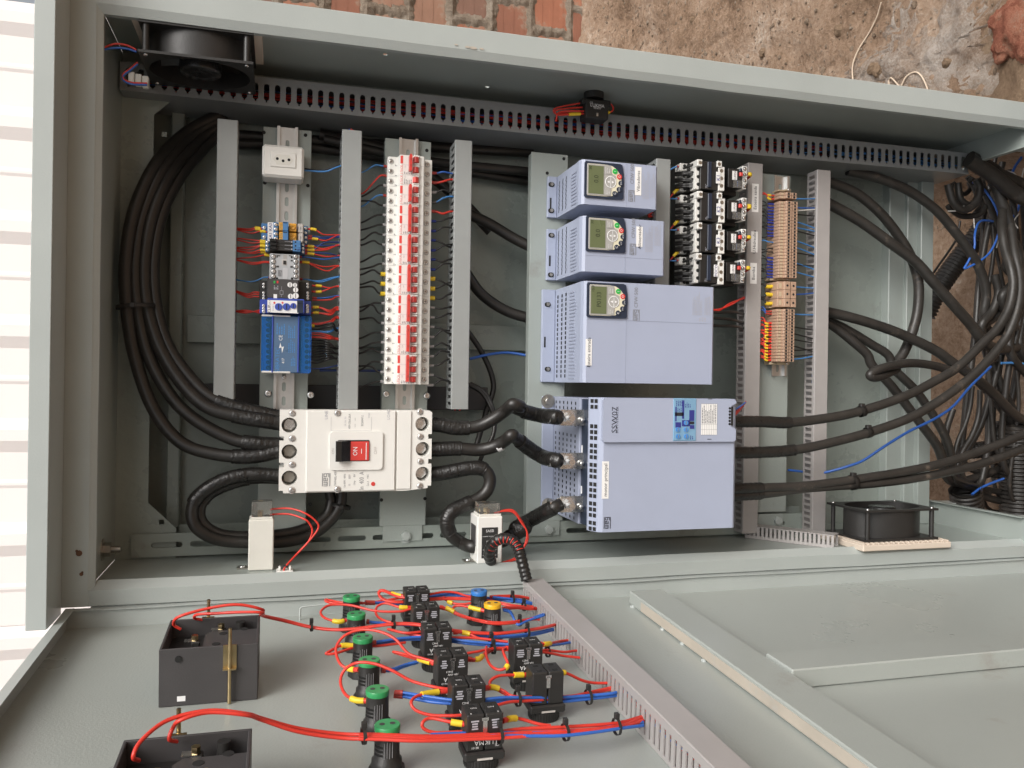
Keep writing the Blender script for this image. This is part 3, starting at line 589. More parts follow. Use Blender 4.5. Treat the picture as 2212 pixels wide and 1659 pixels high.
# --- phase monitor
r = R(c2b, 105, 966, 400, 1078, -.098); rb = R(c2b, 45, 968, 452, 1080, -.132)
T = thing('phase_monitor', 'white and blue phase monitor with three blue dials and the word CLIP', 'relay', (rb[0], rb[2], -.1725))
BLUM = mat('monitor_blue', (.05, .09, .42), .4); m = MB(); m.box(rb[0], rb[1], rb[2], rb[3] - .0003, -.1795, -.132, .0008); m.part('terminal_base', BLUM, T)
m = MB(); m.box(r[0], r[1], rb[2] + .0004, rb[3] - .0007, -.132, -.098, .0012); m.part('front_body', BLUM, T)
q = R(c2b, 106, 972, 352, 1070, -.098); m = MB(); rbox(m, q, -.098, -.0976); m.part('face_print', WPR, T)
for x, y, rd in ((195, 1022, .0062), (258, 1022, .0062), (312, 1015, .005)):
    q = P(*c2b(x, y), -.0976); m = MB(); m.cyl((q.x, q.y, -.0976), (q.x, q.y, -.0955), rd, 18, rd * .9); m.part('dial', BLUM, T); m = MB(); m.box(q.x - .0008, q.x + .0008, q.y - rd * .7, q.y + rd * .7, -.0955, -.0952); m.part('dial_slot', NAVY, T)
    fine(T, (q.x - .010, q.x - .0072, q.y - .007, q.y + .006), -.0974, 1, GRYL, int(x))
txt(T, 'CLIP', (*P(*c2b(121, 1038), -.0974).to_2d(), -.0974), .0064, INK); txt(T, 'CLPF-A', (*P(*c2b(126, 990), -.0974).to_2d(), -.0974), .003, GRYP)
for x in (162, 226): q = P(*c2b(x, 990), -.0974); m = MB(); m.cyl((q.x, q.y, -.0976), (q.x, q.y, -.0971), .0017, 10); m.part('led', REDP, T)
for x in (365,):
    for y in (984, 1006, 1030, 1056): q = P(*c2b(x, y), -.098); m = MB(); m.box(q.x - .005, q.x + .005, q.y - .003, q.y + .003, -.098, -.0975, .001); m.part('vent_slot', NAVY, T)
for y in (1015, 1038, 1060):
    for x in (78, 422): q = P(*c2b(x, y), -.132); screw(T, (q.x, q.y, -.132), .0033, STEEL, 'terminal_screw')
# --- blue power distribution block
r = R(c2b, 57, 1088, 455, 1546, -.112); T = thing('distribution_block', 'power distribution block under a clear blue cover, below the phase monitor', 'terminal block', (r[0], r[2], -.1725))
m = MB(); m.box(r[0] + .004, r[1] - .004, r[2] + .003, r[3] - .003, -.1795, -.135); m.part('base', mat('block_grey', (.16, .18, .22), .5), T)
mB = mat('block_blue_body', (.04, .30, .72), .3)
for x0, x1, w_ in ((62, 122, -.124), (372, 452, -.124)): q = R(c2b, x0, 1095, x1, 1540, w_); m = MB(); rbox(m, q, -.135, w_, .001); m.part('terminal_bank', mB, T)
for i in range(10):
    for x in (112, 418): q = P(*c2b(x, 1125 + i * 42), -.124); m = MB(); m.cyl((q.x, q.y, -.124), (q.x, q.y, -.1235), .0036, 12); m.part('screw_well', NAVY, T)
m = MB(); rbox(m, r, -.128, -.112, .003); m.part('clear_cover', CLRB, T)
q = R(c2b, 150, 1098, 345, 1540, -.1115); m = MB(); rbox(m, q, -.1122, -.1113); m.part('printed_label', mat('label_blue', (.09, .16, .27), .3), T)
for x in (147, 352): q = R(c2b, x - 6, 1092, x + 6, 1543, -.110); m = MB(); rbox(m, q, -.112, -.1095, .0008); m.part('cover_rib', BLUM, T)
for y0, y1 in ((1086, 1100), (1530, 1547)): q = R(c2b, 60, y0, 290, y1, -.111); m = MB(); rbox(m, q, -.130, -.1108, .001); m.part('end_clip', WHT, T)
txt(T, 'SIBRATEC', (*P(*c2b(188, 1440), -.111).to_2d(), -.1110), .0095, WSKY); txt(T, '417', (*P(*c2b(232, 1450), -.111).to_2d(), -.1110), .006, WPR); txt(T, 'CE', (*P(*c2b(213, 1268), -.111).to_2d(), -.1110), .008, WPR)
q = P(*c2b(218, 1345), -.111); m = MB(); m.poly([(q.x - .002, q.y + .008), (q.x - .004, q.y - .001), (q.x, q.y + .0005), (q.x + .001, q.y - .009), (q.x + .004, q.y + .002), (q.x, q.y + .001)], -.1113, -.1109); m.part('lightning_mark', WPR, T)
for x0, y0, x1, y1, n in ((175, 1150, 250, 1240, 4), (270, 1160, 330, 1270, 4), (270, 1275, 330, 1385, 4), (290, 1400, 330, 1490, 3)): fine(T, R(c2b, x0, y0, x1, y1, -.111), -.1110, n, WSKY, x0 + y0)
# --- miniature circuit breakers
PIT = .01738; VT0 = P(845, 348.9, -.131).y + PIT / 2
um = {k: P(x, 600, w).x for k, x, w in (('l0', 833.5, -.140), ('l1', 858, -.131), ('f0', 861, -.112), ('f1', 914, -.112), ('r1', 929.5, -.131))}
l0, lf, f1, r1 = P(836.5, 600, -.131).x, P(861, 600, -.112).x, P(914, 600, -.112).x, P(929.5, 600, -.131).x
prof = [(-.1725, l0), (-.140, l0 - .002), (-.134, l0 - .002), (-.131, l0 + .001), (-.131, lf - .003), (-.115, lf), (-.112, lf + .003), (-.112, f1 - .002), (-.114, f1), (-.131, f1 + .0015), (-.131, r1), (-.1725, r1)]
us = (P(*cA(445, 412), -.131).x, P(*cA(1492, 505), -.131).x); ust = P(*cA(752, 350), -.112).x; utg = (P(*cA(1105, 600), -.112).x, P(*cA(1250, 600), -.112).x); uh = (P(*cA(975, 600), -.098).x, P(*cA(1050, 600), -.098).x)
bodies = {}; meshes = {}
mm = MB(); mm.rings((0, 0, 0), (0, 0, 1), [(0, .0052), (.0003, .0050)], 16); mm.add([(.0050 * math.cos(t * math.pi / 8), .0050 * math.sin(t * math.pi / 8), .0003) for t in range(16)], [list(range(16))]); meshes['well'] = mm.mesh('screw_well', mat('well_shadow', (.50, .49, .46), .5))
mm = MB(); mm.rings((0, 0, .0004), (0, 0, 1), [(0, .0039), (.0010, .0037), (.0012, .003)], 14); mm.add([(.003 * math.cos(t * math.pi / 7), .003 * math.sin(t * math.pi / 7), .0016) for t in range(14)], [list(range(14))]); meshes['scr'] = mm.mesh('terminal_screw', STEEL)
mm = MB(); mm.box(-.0026, .0026, -.0004, .0004, .0016, .0018); mm.box(-.0004, .0004, -.0026, .0026, .0016, .00185); meshes['slot'] = mm.mesh('screw_slot', DGR)
def breaker(i0, n, label, amps='C25'):
    vt_, vb_ = VT0 - i0 * PIT, VT0 - (i0 + n) * PIT
    T = thing('circuit_breaker', label, 'circuit breaker', (l0, vb_, -.1725), 'row of red-handled breakers')
    m = MB(); m.poly(prof, vb_ + .0002, vt_ - .0002, ax='b'); m.part('housing', WHT, T)
    for i in range(n):
        vc = vt_ - (i + .5) * PIT
        if i: m = MB(); m.box(lf + .002, f1 - .001, vt_ - i * PIT - .00015, vt_ - i * PIT + .00015, -.112, -.1117); m.part('pole_seam', GRYL, T)
        for a in us:
            o = ORG[T]; lo = Vector((a, vc, -.131)) - o
            w_ = share(T, 'screw_well', meshes['well'], lo); s_ = share(T, 'terminal_screw', meshes['scr'], lo); e = share(s_, 'screw_slot', meshes['slot']); e.rotation_euler = (0, 0, random.uniform(0, 1.5))
        if i == n - 1: txt(T, 'STECK', (ust, vc, -.1116), .0062, REDP, sx=.88)
        else: m = MB(); m.box(ust - .0022, ust + .0022, vc - .0068, vc + .0068, -.112, -.1117); m.part('red_stripe', REDP, T)
        m = MB(); m.poly([(-.112, utg[0] - .002), (-.105, utg[0] - .002), (-.1035, utg[0] + .002), (-.106, utg[1] - .002), (-.1115, utg[1]), (-.112, utg[1])], vc - .0046, vc + .0046, ax='b'); m.part('toggle', RED, T)
        m = MB(); m.box(utg[0] - .001, utg[1] + .001, vc - PIT / 2 + .0004, vc - .0052, -.112, -.1065, .001); m.box(utg[0] - .001, utg[1] + .001, vc + .0052, vc + PIT / 2 - .0004, -.112, -.1065, .001); o = m.part('toggle_guard', WHT, T)
        fine(T, (us[0] + .0065, us[0] + .011, vc - PIT * .5 + .001, vc - PIT * .5 + .004), -.1308, 2, INK, i)
        if i == n - 1: fine(T, (ust + .004, ust + .0185, vc - .0072, vc - .002 + (n == 1) * .004), -.1117, 5, GRYP, i0); txt(T, amps, (ust + .0062, vc + .005, -.1117), .0025, GRYP)
    if n > 1:
        m = MB(); m.poly([(uh[0], vb_ + .0045), (uh[1], vb_ + .0045), (uh[1] + .0005, vt_ - .004), (uh[1] - .001, vt_ - .001), (uh[0] + .001, vt_ - .001), (uh[0], vt_ - .004)], -.108, -.0975); h_ = m.part('handle_tie', RED, T)
        for vv_ in (vb_ + .014, vt_ - .010): m = MB(); m.box(uh[0] + .0012, uh[0] + .0036, vv_ - .002, vv_ + .002, -.0975, -.0972); m.part('notch', RSLV, h_)
names = ['two-pole breaker with linked red handle, next to the power socket end of the row', 'lone single-pole breaker squeezed between two-pole breakers', 'two-pole breaker between the single-pole one and the first three-pole one',
 'first three-pole breaker after the two-pole breakers, dark blue ferrules on its load wires', 'second three-pole breaker after the two-pole breakers', 'three-pole breaker whose wires wear yellow sleeves on both sides',
 'three-pole breaker just after the yellow-sleeved one', 'three-pole breaker second last of the row', 'last three-pole breaker of the row, nearest the big white main breaker']
i0 = 0
for n, nm in zip((2, 1, 2, 3, 3, 3, 3, 3, 3), names): breaker(i0, n, nm, 'C16' if i0 < 5 else 'C25'); i0 += n
# --- moulded-case main breaker
wf_ = -.080; wt_ = -.0845; r = R(c2c, 200, 232, 1410, 880, wf_)
T = thing('main_breaker', 'big ivory 400 A moulded-case breaker with black and red ON toggle', 'main breaker', (r[0], r[2], -.181)); MC = T
def nt_(x0, y0, x1, y1): q = R(c2c, x0, y0, x1, y1, wt_); return q
a0, a1, b0, b1 = r
nl = [R(c2c, 200, y0, 236, y1, wt_) for y0, y1 in ((440, 475), (648, 685))]; nr = [R(c2c, 1380, y0, 1412, y1, wt_) for y0, y1 in ((420, 457), (618, 655))]
pts = [(a0, b0 + .004), (a0, nl[1][2]), (nl[1][1], nl[1][2]), (nl[1][1], nl[1][3]), (a0, nl[1][3]), (a0, nl[0][2]), (nl[0][1], nl[0][2]), (nl[0][1], nl[0][3]), (a0, nl[0][3]), (a0, b1), (a1 - .005, b1), (a1, b1 - .003), (a1, nr[0][3]), (nr[0][0], nr[0][3]), (nr[0][0], nr[0][2]), (a1, nr[0][2]), (a1, nr[1][3]), (nr[1][0], nr[1][3]), (nr[1][0], nr[1][2]), (a1, nr[1][2]), (a1, b0 + .008), (a1 - .006, b0 + .008), (a1 - .006, b0 + .004), (a1 - .045, b0), (a0 + .007, b0), (a0 + .007, b0 + .004)]
wells = [(280, 350), (280, 562), (280, 770), (1335, 342), (1338, 540), (1337, 737)]
holes = [circ(P(*c2c(x, y), wt_).x, P(*c2c(x, y), wt_).y, .0125, 24) for x, y in wells]
m = MB(); m.poly(pts, -.125, wt_, holes); m.part('housing', WHT, T); m = MB(); m.box(a0 + .002, a1 - .002, b0 + .006, b1 - .002, -.1805, -.1252); m.part('rear_housing', WHT, T)
for i, (x, y) in enumerate(wells):
    q = P(*c2c(x, y), wt_); m = MB(); m.cyl((q.x, q.y, -.1251), (q.x, q.y, -.1215), .0122, 20); m.part('terminal_pad', STEELD, T)
    m = MB(); m.cyl((q.x, q.y, -.1215), (q.x, q.y, -.106), .0098, 6); m.cyl((q.x, q.y, -.106), (q.x, q.y, -.1052), .0075, 16) if i == 0 else m.rings((q.x, q.y, -.106), (0, 0, 1), [(0, .0075), (.001, .0065), (-.006, .0055), (-.006, 0)], 16); m.part('terminal_bolt', STEELD if i in (1, 2) else STEEL, T)
for x, y in ((303, 255), (303, 455), (303, 662), (300, 865), (660, 253), (660, 855), (1315, 245), (1318, 440), (1318, 637), (1315, 830)):
    q = P(*c2c(x, y), wt_); hi = x == 660; z = wf_ if hi else wt_; m = MB(); m.cyl((q.x, q.y, z), (q.x, q.y, z + .0003), .0062, 16); m.part('screw_well', LGRY, T); screw(T, (q.x, q.y, z + .0003), .0048, STEEL, h=.002)
q = R(c2c, 412, 231, 1122, 882, wf_); m = MB(); m.box(q[0], q[1], b0 + .001, b1 - .0006, wt_, wf_, .0018); m.part('front_cover', WHT, T)
q = R(c2c, 1128, 231, 1240, 882, -.088); m = MB(); m.box(q[0], q[1], b0 + .003, b1 - .0006, wt_, -.082, .001); m.part('cover_step', WHT, T)
q = R(c2c, 600, 400, 1020, 705, -.0765); m = MB(); m.poly(rrect(q[0], q[1], q[2], q[3], .006), wf_, -.0765); m.part('toggle_frame', WHT, T)
q = R(c2c, 662, 468, 915, 636, -.076); m = MB(); m.poly(rrect(q[0], q[1], q[2], q[3], .002), -.0766, -.0762); m.part('toggle_opening', VOID, T)
q = R(c2c, 762, 480, 914, 632, -.074); m = MB(); rbox(m, q, -.0762, -.0735, .0012); tg = m.part('toggle_face', RED, T)
q2 = R(c2c, 645, 478, 765, 640, -.060); m = MB(); m.poly([(-.0762, q2[0] + .005), (-.062, q2[0] + .0005), (-.060, q2[0] + .002), (-.0605, q2[0] + .010), (-.0735, q2[1] + .001), (-.0762, q2[1] + .001)], q2[2], q2[3], ax='b'); m.part('toggle_grip', BLKG, T)
cu = q[0] + (q[1] - q[0]) * .27; cv = (q[2] + q[3]) / 2; txt(T, 'ON', (cu, cv, -.0732), .0105, WPR, sx=.9); m = MB(); m.box(cu + .0095, cu + .0105, cv - .004, cv + .004, -.0734, -.0731); m.box(cu + .0172, cu + .0184, q[2] + .002, q[3] - .002, -.0734, -.0731); m.part('toggle_mark', WPR, T)
for s_, x, y, sz, mt, w_ in (('LINE', 574, 270, .0072, GRYL, wf_), ('LOAD', 1066, 263, .0068, GRYL, wf_), ('OFF', 963, 550, .0075, LGRY, -.0763), ('ON', 626, 556, .006, LGRY, -.0763), ('DWP400L-400-3', 645, 768, .0052, GRYP, wf_), ('In  400  A', 853, 790, .0105, GRYP, wf_), ('Ue  Icu  Ics', 722, 320, .0048, GRYL, wf_), ('400V 35kA 20kA', 757, 320, .0050, GRYP, wf_), ('IEC60947-2', 858, 315, .0052, GRYP, wf_), ('07/2024', 912, 272, .0036, GRYL, wf_), ('Ue-400V   60Hz', 718, 790, .0048, GRYP, wf_), ('Ui         800V', 757, 785, .0048, GRYP, wf_), ('Uimp      8kV', 795, 780, .0048, GRYP, wf_), ('Cat A    +40C', 902, 785, .0048, GRYP, wf_)):
    q = P(*c2c(x, y), w_); txt(T, s_, (q.x, q.y, w_ + .0003), sz, mt, sx=.72 if len(s_) > 6 else 1)
q = P(*c2c(568, 783), wf_); weg(T, (q.x + .003, q.y, wf_ + .0002), .0066, GRYP)
q = P(*c2c(943, 815), wf_); m = MB(); m.cyl((q.x, q.y, wf_), (q.x, q.y, wf_ + .0008), .0035, 16); m.part('trip_button', RED, T)
m = MB(); q = R(c2c, 610, 285, 930, 395, wf_); x = q
for e in ((x[0], x[1], x[2], x[2] + .0003), (x[0], x[0] + .0003, x[2], x[3]), (x[1] - .0003, x[1], x[2], x[3])): m.box(*e, wf_, wf_ + .0003)
m.part('plate_outline', GRYL, T); m = MB(); q = P(*c2c(800, 330), wf_)
m.box(q.x, q.x + .0004, q.y - .008, q.y - .002, wf_, wf_ + .0003); m.box(q.x, q.x + .0004, q.y + .003, q.y + .008, wf_, wf_ + .0003); m.part('switch_symbol', GRYP, T)
# ---------------------------------------------------------------- variable-speed drives
def hmi(T, r, w, val, small):
    """keypad and display; r is the dark bezel, fractions run along u and up along v"""
    U = lambda f: r[0] + (r[1] - r[0]) * f
    V = lambda f: r[2] + (r[3] - r[2]) * f
    pts = [(U(.03), V(0)), (U(.72), V(0)), (U(.97), V(.01)), (U(1.0), V(.04)), (U(1.0), V(.3)), (U(1.01), V(.5)), (U(1.0), V(.72)), (U(.96), V(.97)), (U(.9), V(1)), (U(.03), V(1)), (U(0), V(.96)), (U(0), V(.04))]
    m = MB(); m.poly(pts, w, w + .003); m.part('display_bezel', NAVY, T)
    arc = [(U(.52 + .42 * math.cos(t)), V(.5 + .46 * math.sin(t))) for t in [math.radians(a) for a in range(-78, 79, 13)]]
    m = MB(); m.poly([(U(.07), V(.06)), (U(.56), V(.06))] + arc[1:-1] + [(U(.56), V(.94)), (U(.07), V(.94))], w + .003, w + .0034); m.part('keypad', KPAD, T)
    m = MB(); m.poly([(U(.5), V(.07)), (U(.66), V(.07)), (U(.69), V(.3)), (U(.79), V(.36)), (U(.80), V(.64)), (U(.69), V(.7)), (U(.66), V(.93)), (U(.5), V(.93))], w + .0034, w + .0037); m.part('keypad_centre', KGRY, T)
    m = MB(); m.box(U(.055), U(.5), V(.07), V(.93), w + .003, w + .0040, .0005); m.part('display_frame', KGRY, T); m = MB(); m.box(U(.09), U(.475), V(.11), V(.89), w + .0040, w + .0043); m.part('display', LCD, T)
    txt(T, val, (U(.29), V(.52), w + .0046), .0125 if len(val) < 4 else .0118, LCDI, sx=.9); txt(T, small, (U(.14), V(.82), w + .0046), .0068, LCDI)
    c = (U(.66), V(.47)); s = (r[3] - r[2]); m = MB(); m.rings((c[0], c[1], w + .0036), (0, 0, 1), [(0, s * .165), (.0005, s * .165), (.0005, s * .145), (.0002, s * .145)], 22); m.part('key_ring', WPR, T)
    for sg, dv in ((-1, .015), (1, .015)):
        a = c[0] + sg * s * .07; m = MB(); m.poly([(a - sg * s * .035, c[1] - s * .035), (a + sg * s * .035, c[1]), (a - sg * s * .035, c[1] + s * .035)], w + .0037, w + .0042); m.part('arrow_key', WPR, T)
    m = MB(); m.box(c[0] - .0003, c[0] + .0003, c[1] - s * .14, c[1] + s * .14, w + .0037, w + .0041); m.part('key_divider', WPR, T)
    for f, g, s1, s2 in ((.60, .78, 'ENTER', 'MENU'), (.60, .18, 'BACK', 'ESC')):
        m = MB(); m.box(U(f - .085), U(f + .07), V(g - .10), V(g + .10), w + .0037, w + .0044, .0006); m.part('soft_key', KGRY, T); txt(T, s1, (U(f - .035), V(g), w + .0046), .0028, WPR); txt(T, s2, (U(f + .02), V(g), w + .0046), .0028, WPR)
    for f, g, mt, s1 in ((.765, .775, BGRN, 'I'), (.88, .635, RED, 'O'), (.92, .46, NAVY, 'JOG'), (.875, .28, NAVY, 'LOC'), (.765, .155, NAVY, 'C')):
        m = MB(); m.cyl((U(f), V(g), w + .0034), (U(f), V(g), w + .0045), s * .072, 18); m.part('round_key', mt, T); txt(T, s1, (U(f), V(g), w + .0047), .006 if len(s1) < 2 else .0033, WPR)
def drive(label, u0, us_, u1, v0, v1, wf, bez, seams, mark, mark500, plab, fines, screws_, vents, grp='lavender variable-speed drives'):
    T = thing('frequency_drive', label, 'drive', (u0, v0, -.181), grp)
    m = MB(); m.poly([(-.178, us_), (-.105, us_), (-.075, us_ + .0005), (wf - .012, us_ - .001), (wf - .003, us_ + .001), (wf, us_ + .006), (wf, u1 - .004), (wf - .004, u1), (-.178, u1)], v0, v1, ax='b'); m.part('housing', LAV, T)
    m = MB(); m.box(u0, us_ - .0005, v0, v1, -.1805, -.172, .001); m.part('mounting_foot', LAV, T)
    for q in screws_: p = P(*q, -.172); m = MB(); m.poly(rrect(p.x - .006, p.x + .006, p.y - .0045, p.y + .0045, .0042), -.1722, -.1716); m.part('screw_slot', VOID, T); hexbolt(T, (p.x, p.y, -.1716), (0, 0, 1), .0036, .003, 'screw', STEELD, False)
    me = None
    for (vc, wc, sk) in vents:
        if me is None: m = MB(); m.add([(0, -.0042, -.0030), (0, -.0042, .0002), (0, .0042, .0036), (0, .0042, .0004)] if sk else [(0, -.003, -.0032), (0, -.003, .0032), (0, .003, .0032), (0, .003, -.0032)], [(0, 1, 2, 3)]); me = m.mesh('vent_slot', VOID)
        share(T, 'vent_slot', me, Vector((us_ - .0003, vc, wc)) - ORG[T])
    m = MB(); n = int((v1 - v0 - .012) / .0062)
    for i in range(n):
        v = v0 + .006 + i * .0062; m.box(us_ - .0008, us_ + .001, v, v + .0022, -.092, -.062 + .006 * math.sin(i * .7))
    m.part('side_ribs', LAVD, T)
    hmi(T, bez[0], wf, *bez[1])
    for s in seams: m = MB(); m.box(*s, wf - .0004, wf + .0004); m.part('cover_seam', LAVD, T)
    p = P(*mark, wf); weg(T, (p.x + .002, p.y, wf + .0002), .0062, GRYP); p = P(*mark500, wf); txt(T, 'CFW 500', (p.x, p.y, wf + .0004), .0098, GRYP, sx=.92)
    for q, n in fines: fine(T, R(c3b, *q, wf), wf + .0004, n, GRYL, n)
    if plab: plabel(T, plab[0], plab[1], wf + .0003, .0085)
    p = Vector((u0 + .006, (v0 + v1) / 2 - .012, -.172)); m = MB(); m.box(p.x - .0016, p.x + .0016, p.y - .010, p.y + .010, -.172, -.1716); m.part('latch_slot', VOID, T)
    return T
def ventgrid(v0, v1, dv, ws, sk): return [(v, w, sk) for w in ws for v in [v0 + dv * (i + .5) for i in range(int((v1 - v0) / dv))]]
WA, WBq, WD = -.040, -.032, -.020
uA1 = P(1421, 400, WA).x; us0 = .506
drive('narrowest lavender drive, paper label Vibradores', .487, us0, uA1, .3185, .397, WA, (R(c3b, 603, 84, 912, 368, WA), ('0.0', '30')), [(P(*c3b(938, 200), WA).x, P(*c3b(938, 200), WA).x + .0006, .319, .3965)],
      c3b(980, 345), c3b(985, 172), ('Vibradores', R(c3b, 1006, 116, 1056, 340, WA + .0003)), [((1065, 150, 1120, 370), 6), ((1125, 150, 1165, 360), 4)], [c3b(345, 255), c3b(343, 462)], ventgrid(.326, .392, .0085, (-.160, -.140, -.121), 1))
uB1 = P(1437, 530, WBq).x
drive('middle lavender drive, paper label Alimentador', .487, us0, uB1, .1990, .2965, WBq, (R(c3b, 615, 512, 928, 792, WBq), ('0.0', '30')), [(us0 + .006, uB1 - .003, R(c3b, 600, 815, 900, 822, WBq)[2], R(c3b, 600, 815, 900, 822, WBq)[2] + .0007), (P(*c3b(926, 800), WBq).x, P(*c3b(926, 800), WBq).x + .0006, .1995, .296)],
      c3b(990, 768), c3b(995, 600), ('Alimentador', R(c3b, 1016, 588, 1066, 748, WBq + .0003)), [((1085, 560, 1150, 790), 7), ((1160, 560, 1210, 740), 5)], [c3b(345, 657), c3b(340, 970)], ventgrid(.206, .292, .0085, (-.160, -.138, -.116), 1))
uD1 = P(1543, 720, WD).x; q = R(c3b, 600, 1333, 1630, 1340, WD)
drive('largest lavender drive, paper label Esteira entrada', .4795, us0, uD1, .0045, .181, WD, (R(c3b, 622, 1037, 940, 1312, WD), ('P0133', '15.0')), [(us0 + .006, uD1 - .003, q[2], q[2] + .0008), (P(*c3b(932, 1500), WD).x, P(*c3b(932, 1500), WD).x + .0007, .005, .1805)],
      c3b(1016, 1290), c3b(1016, 1150), ('Esteira entrada', R(cr(2000, 600, 2.011), 614, 1478, 664, 1688, WD + .0003)), [((1460, 1100, 1540, 1290), 8), ((1555, 1130, 1610, 1290), 5), ((1510, 1295, 1570, 1340), 3)], [c3b(315, 1205), c3c(315, 108)], ventgrid(.012, .174, .0088, (-.158, -.134, -.112), 0))
# ---------------------------------------------------------------- soft starter
WS = .040; uS0, uS1 = .484, P(1590, 1000, WS).x; vS0, vS1 = -.2455, -.0205; usd = .5075
wa = PU(*c3c(562, 900), usd).z; wb = PU(*c3c(636, 900), usd).z
T = thing('soft_starter', 'biggest lavender unit, soft starter with paper label motor principal', 'soft starter', (uS0, vS0, -.181)); SS = T
m = MB(); m.box(uS0, usd - .0003, vS0 + .002, vS1 - .002, -.1805, -.174, .001); m.part('mounting_foot', LAV, T)
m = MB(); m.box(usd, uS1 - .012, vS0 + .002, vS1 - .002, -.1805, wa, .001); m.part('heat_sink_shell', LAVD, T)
m = MB(); m.box(usd + .004, uS1 - .014, vS0 + .004, vS1 - .004, wa, wb); m.part('navy_band', NAVY, T)
m = MB(); uf = P(*c3c(742, 900), WS).x; m.poly([(wb, usd - .0015), (wb + .006, usd - .002), (WS - .004, uf - .004), (WS, uf + .003), (WS, uS1 - .005), (WS - .004, uS1), (wb, uS1)], vS0, vS1, ax='b'); m.part('front_cover', LAV, T)
m = MB(); m.add([(0, -.0026, -.0026), (0, -.0026, .0026), (0, .0026, .0026), (0, .0026, -.0026)], [(0, 1, 2, 3)]); vm = m.mesh('vent_hole', VOID)
for i in range(6):
    for j in range(22):
        if j % 7 != 5: share(T, 'vent_hole', vm, Vector((usd - .0004, vS1 - .012 - j * .0097, -.163 + (wa + .155) * i / 5.6)) - ORG[T])
nrm = Vector((WS - .004 - wb - .006, 0, -(uf - .004 - usd + .002))).normalized(); sl_ = Vector((uf - .004 - usd + .002, 0, WS - .004 - wb - .006))
m = MB(); e = sl_.normalized() * .0035; o_ = -Vector((sl_.z, 0, -sl_.x)).normalized() * .0005
m.add([(o_ - e + Vector((0, -.0033, 0))), (o_ + e + Vector((0, -.0033, 0))), (o_ + e + Vector((0, .0033, 0))), (o_ - e + Vector((0, .0033, 0)))], [(0, 1, 2, 3)]); vm2 = m.mesh('vent_hole', VOID)
base = Vector((usd - .002, 0, wb + .006))
for k in range(7):
    for j in range(2 if k in (0, 6) else 3):
        for f in (.28, .68): share(T, 'vent_hole', vm2, base + sl_ * f + Vector((0, vS1 - .016 - k * .0325 - j * .0098 + (.010 if k == 0 else 0), 0)) - ORG[T])
for v in (-.112, -.183): m = MB(); m.box(usd + .0032, usd + .0042, v - .0065, v + .0065, wa + .002, wa + .006); m.part('latch', WPR, T)
r = R(c3c, 752, 334, 1805, 684, WS + .006); z = R(c3c, 1690, 405, 1745, 555, WS + .006)
m = MB(); m.poly([(r[0] + .003, r[2]), (r[1] - .003, r[2]), (r[1], r[2] + .003), (r[1], z[2] - .006), (r[1] - .010, z[2] - .001), (r[1] - .010, z[3] + .001), (r[1], z[3] + .006), (r[1], vS1 - .004), (r[1] - .003, vS1 - .0008), (r[0] + .003, vS1 - .0008), (r[0], vS1 - .004), (r[0], r[2] + .003)], WS - .0005, WS + .0065); m.part('top_cover', LAV, T); wc_ = WS + .0065
q = R(c3c, 1308, 338, 1490, 676, wc_); m = MB(); m.box(q[0], q[1], q[2], q[3], wc_ - .002, wc_ + .0012, .001); m.part('clear_window', mat('clear_blue_window', (.25, .46, .66), .12, trans=.25), T)
q2 = (q[0] + .003, q[1] - .003, q[2] + .003, q[3] - .003)
for x, y in ((1343, 586), (1408, 533), (1408, 586), (1345, 640), (1410, 640)):
    p = P(*c3c(x, y), wc_ + .0012); m = MB(); m.cyl((p.x, p.y, wc_ + .0012), (p.x, p.y, wc_ + .0030), .0040, 16); d_ = m.part('trimmer', WSKY, T); m = MB(); m.box(p.x - .0005, p.x + .0005, p.y - .0028, p.y + .0028, wc_ + .0030, wc_ + .0033); m.part('trimmer_slot', STEEL, d_)
for x0, y0, x1, y1, mt in ((1436, 432, 1475, 518, INKB), (1322, 450, 1390, 478, INK), (1326, 528, 1370, 570, INKB), (1436, 522, 1475, 545, INK), (1440, 550, 1475, 580, INKB), (1378, 512, 1440, 560, INKB), (1325, 405, 1335, 520, INKB), (1380, 355, 1395, 500, INKB)):
    z = R(c3c, x0, y0, x1, y1, wc_ + .0012); m = MB(); rbox(m, z, wc_ + .0012, wc_ + .0016); m.part('printed_block', mt, T)
for x0, y0, x1, y1, n in ((1330, 345, 1385, 400, 4), (1340, 405, 1378, 445, 3), (1400, 370, 1450, 412, 4), (1440, 620, 1470, 665, 2)): fine(T, R(c3c, x0, y0, x1, y1, wc_ + .0014), wc_ + .0015, n, INKB, x0)
z = R(c3c, 1528, 382, 1655, 628, wc_); m = MB(); rbox(m, z, wc_ - .0001, wc_ + .0003); m.part('table_label', PAP, T); m = MB()
for f in [i / 9 for i in range(10)]: a = z[0] + (z[1] - z[0]) * f; m.box(a - .00015, a + .00015, z[2], z[3], wc_ + .0003, wc_ + .0005)
for f in (0, .17, .34, 1): b = z[2] + (z[3] - z[2]) * f; m.box(z[0], z[1], b - .00015, b + .00015, wc_ + .0003, wc_ + .0006)
m.part('table_lines', GRYP, T); fine(T, (z[0] + .001, z[1] - .001, z[2] + (z[3] - z[2]) * .37, z[3] - .002), wc_ + .0005, 9, GRYP, 5)
p = P(*c3c(845, 510), wc_); txt(T, 'SSW07', (p.x, p.y, wc_ + .0003), .0135, INK, sx=1.1); p = P(*c3c(866, 510), wc_); txt(T, 'SOFT-STARTER', (p.x, p.y, wc_ + .0003), .0058, INK, sx=1.15)
plabel(T, 'motor principal', R(c3c, 744, 838, 798, 1133, WS + .0003), WS + .0002, .0088); p = P(*c3c(782, 1325), WS); weg(T, (p.x + .003, p.y, WS + .0002), .0060, INK)
